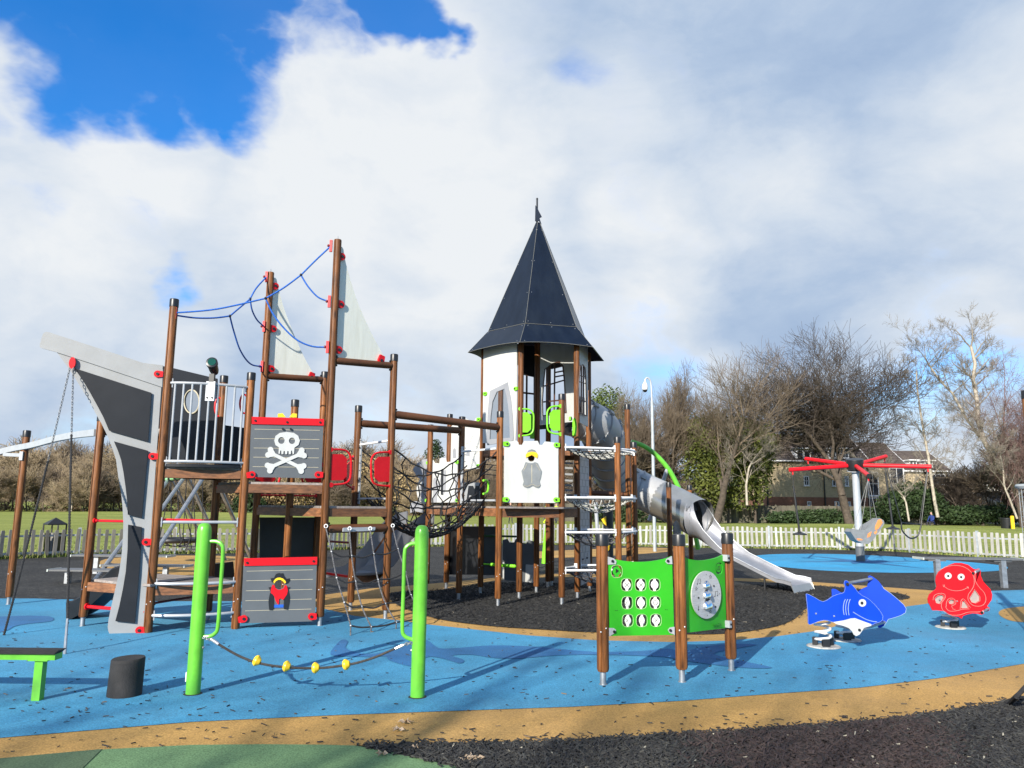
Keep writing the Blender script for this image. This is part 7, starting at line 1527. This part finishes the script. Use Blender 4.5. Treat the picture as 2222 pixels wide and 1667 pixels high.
for q, nm, lab, n, m, sd in (([(1975,1085,80,2.4,1.9,1.6),(1945,1100,79,2,1.5,1.5)], 'evergreen_bush', 'dark holly bush left of the blue coated person', 6000, LFD, 3), ([(2008,1095,80,2.0,1.7,1.6)], 'evergreen_bush', 'dark evergreen bush behind the blue coated person', 5000, LFD, 4), ([(2080,1118,79,2.6,.9,1.2),(2130,1116,79,2.6,.9,1.2),(2180,1116,79,2.6,.9,1.2)], 'hedge', 'dark low hedge in front of the garages', 7000, LFD, 5), ([(1720,1124,79,3,.7,1),(1790,1122,79,3.4,.8,1),(1850,1124,79,3,.7,1),(1900,1120,79,2.6,.9,1)], 'ivy_growth', 'ivy growing over the board fence below the houses', 8000, LFD, 6), ([(1420,1118,78,4,1.3,1),(1480,1116,78,3.5,1.4,1),(1340,1118,79,4,1.2,1)], 'ivy_growth', 'dark undergrowth along the fence behind the tube slide', 6000, LFD, 7), ([(541,1100,96,2.2,1.7,1)], 'evergreen_bush', 'dark round evergreen bush at the far left field edge', 2500, LFD, 9), ([(430,1108,100,20,.9,1),(100,1108,100,20,.9,1),(800,1108,100,20,.8,1)], 'undergrowth', 'low brown undergrowth beneath the left wood', 6000, leafmat('brown_undergrowth', (.05, .035, .02), (.2, .14, .07)), 10), ([(560,1060,98,4,2.6,1.5),(650,1050,98,5,3,1.5),(760,1040,98,5,3.4,1.5),(850,1060,98,4,2.4,1.5)], 'brown_bush', 'tan leafy scrub bush beyond the net ladder', 9000, leafmat('tan_leaf', (.14, .10, .05), (.42, .31, .15)), 11)):
    foliage(nm, lab, q, n, .15, m, sd)
foliage('evergreen_tree', 'small dark conifer top poking above the left wood behind the castle', [(942,988,118,1.6,1.8,1.2),(946,972,118,.8,1.4,.8)], 1500, .16, LFD, 12, 'tree')
# wooded rise beyond
def ridge():
    mb = MB(); xs = np.linspace(-260, 260, 120); vs = []
    for x in xs: h = 7.5+1.4*math.sin(x*.03)+.8*math.sin(x*.11+1)+.4*math.sin(x*.37); vs += [(x, 200, -1), (x, 206, h*.75), (x, 225, h)]
    mb.add(vs, [(i*3+j, i*3+3+j, i*3+4+j, i*3+1+j) for i in range(len(xs)-1) for j in range(2)]); struct('distant_wooded_hill', mb, mat('distant_wood', (.10, .08, .065), .95, 0, .4, .25, (1, 1, 2.5)))
ridge()
# dappled shade: bare trees standing behind the camera, in line with the low sun
for k, (dx, dd_, H_) in enumerate(((-3.6, 18, 11.5), (1.2, 21, 13), (5.5, 18, 11.5), (9.5, 21, 14))):
    c = Vector((dx, 5.0, 0))+SUN_AZ*dd_; bare_tree('oak_tree', ['bare tree behind the viewer casting shade, westmost', 'bare tree behind the viewer casting shade, tallest', 'bare tree behind the viewer casting shade, third along', 'bare tree behind the viewer casting shade, eastmost'][k], Vector((c.x, c.y, 0)), tree_segs(70+k, H_, 4.5, .26, .7, 4, (2, 3), .3, (0, 0), 0, .45, .15, .76, .018), BARK, TWIGD, 'trees behind the viewer')
# ------------------------------------------------------------------ people far off
def person(label, px, py, Y, H, cloth, legs_, hair=(.05, .03, .02), rz=0, sit=False, stride=.12):
    base = Vector((P(px, 1100, Y).x, Y, mound(P(px, 1100, Y).x, Y))); s = H/1.75
    J = dict(pel=(0,0,.95), ch=(0,0,1.28), nk=(0,0,1.48), hd=(0,.01,1.62), ht=(0,.01,1.72), lh=(-.09,0,.92), lk=(-.10,-stride*.6,.50), la=(-.10,stride,.08), lt=(-.10,stride-.14,.03), rh=(.09,0,.92), rk=(.10,-.05,.50), ra=(.10,-stride,.08), rt=(.10,-stride-.14,.03), ls=(-.19,0,1.42), le=(-.25,.02,1.14), lw=(-.24,-.10,.90), rs=(.19,0,1.42), re=(.25,-.02,1.14), rw=(.24,-.12,.90))
    if sit:
        J.update(pel=(0,0,.45), ch=(0,-.04,.80), nk=(0,-.06,1.00), hd=(0,-.08,1.14), ht=(0,-.08,1.24), lh=(-.1,0,.44), lk=(-.12,-.42,.50), la=(-.12,-.45,.08), lt=(-.12,-.58,.03), rh=(.1,0,.44), rk=(.12,-.42,.48), ra=(.12,-.40,.08), rt=(.12,-.54,.03), ls=(-.19,-.05,.95), le=(-.24,-.12,.68), lw=(-.14,-.36,.56), rs=(.19,-.05,.95), re=(.24,-.12,.68), rw=(.14,-.36,.56))
    rad = dict(pel=.15, ch=.15, nk=.06, hd=.095, ht=.075, lh=.095, lk=.065, la=.045, lt=.04, rh=.095, rk=.065, ra=.045, rt=.04, ls=.065, le=.048, lw=.035, rs=.065, re=.048, rw=.035)
    ks = list(J); E_ = [('pel','ch'),('ch','nk'),('nk','hd'),('hd','ht'),('pel','lh'),('lh','lk'),('lk','la'),('la','lt'),('pel','rh'),('rh','rk'),('rk','ra'),('ra','rt'),('ch','ls'),('ls','le'),('le','lw'),('ch','rs'),('rs','re'),('re','rw')]
    me = bpy.data.meshes.new('b'); me.from_pydata([tuple(c*s for c in J[k]) for k in ks], [(ks.index(a), ks.index(b)) for a, b in E_], []); o = bpy.data.objects.new('b', me); COL.objects.link(o)
    md = o.modifiers.new('s', 'SKIN'); 
    for i, k in enumerate(ks): me.skin_vertices[0].data[i].radius = (rad[k]*s, rad[k]*s*.85)
    me.skin_vertices[0].data[0].use_root = True; o.modifiers.new('d', 'SUBSURF').levels = 1
    dg = bpy.context.evaluated_depsgraph_get(); m2 = bpy.data.meshes.new_from_object(o.evaluated_get(dg)); bpy.data.objects.remove(o)
    SK_ = mat('skin', (.45, .26, .19), .6); cm = mat('cloth_'+'_'.join('%d' % (c*99) for c in cloth), cloth, .8); lm_ = mat('cloth_'+'_'.join('%d' % (c*99) for c in legs_), legs_, .8); hm = mat('hair', hair, .8)
    m2.materials.clear(); [m2.materials.append(m) for m in (cm, lm_, SK_, hm)]
    hz_ = J['nk'][2]*s; pz = J['pel'][2]*s
    for p in m2.polygons:
        c = p.center
        if c.z > hz_+.04: p.material_index = 3 if (c.y > J['hd'][1]*s+.0 or c.z > J['hd'][2]*s+.07) else 2
        elif (not sit and c.z < pz-.03) or (sit and (c.z < .52*s and abs(c.x) > .03 and c.y < -.0)): p.material_index = 1
        else: p.material_index = 0
        if not sit and .2 < abs(c.x)/s and c.z < .93*s and c.z > .75*s: p.material_index = 2
        p.use_smooth = True
    t = thing('person', label, 'person', base); t.rotation_euler = (0, 0, rz); b_ = bpy.data.objects.new('body', m2); COL.objects.link(b_); b_.parent = t; return t
person('person in a dark blue coat with a white stripe sitting by the mound', 2021, 1125, 60, 1.75, (.01, .03, .16), (.02, .02, .03), rz=R(-70), sit=True)
person('person in dark clothes walking on the far field, leftmost under the deck', 1108, 1137, 66, 1.78, (.02, .02, .03), (.02, .02, .035), rz=.4)
person('person in dark clothes standing on the far field beside the first', 1130, 1137, 67, 1.74, (.03, .03, .035), (.02, .02, .03), rz=2.8)
person('person in yellow sportswear on the far field under the castle deck', 1185, 1136, 68, 1.78, (.55, .70, .02), (.50, .65, .02), rz=1.2, stride=.2)
person('person in yellow top and dark legs on the far field beside the right deck post', 1207, 1136, 69, 1.78, (.50, .65, .03), (.02, .03, .03), rz=-.6)
t = thing('marker_post', 'small yellow marker post on the mound near the right edge', 'marker post', at(2194, 62)); b_ = at(2194, 62); mb = MB(); mb.box(b_+Vector((0, 0, .5)), .22, .12, 1.1); mb.box(b_+Vector((0, 0, 1.06)), .18, .1, .06); part(t, 'post_body', mb, YEL, smooth=False)
t = thing('black_bin', 'black drum bin on the mound beside the yellow marker', 'bin', at(2182, 64)); b_ = at(2182, 64); mb = MB(); mb.lathe(b_, [(.45, 0), (.5, .8), (.53, .82), (.53, .9), (.45, .92)], 16); part(t, 'bin_body', mb, BLACK)
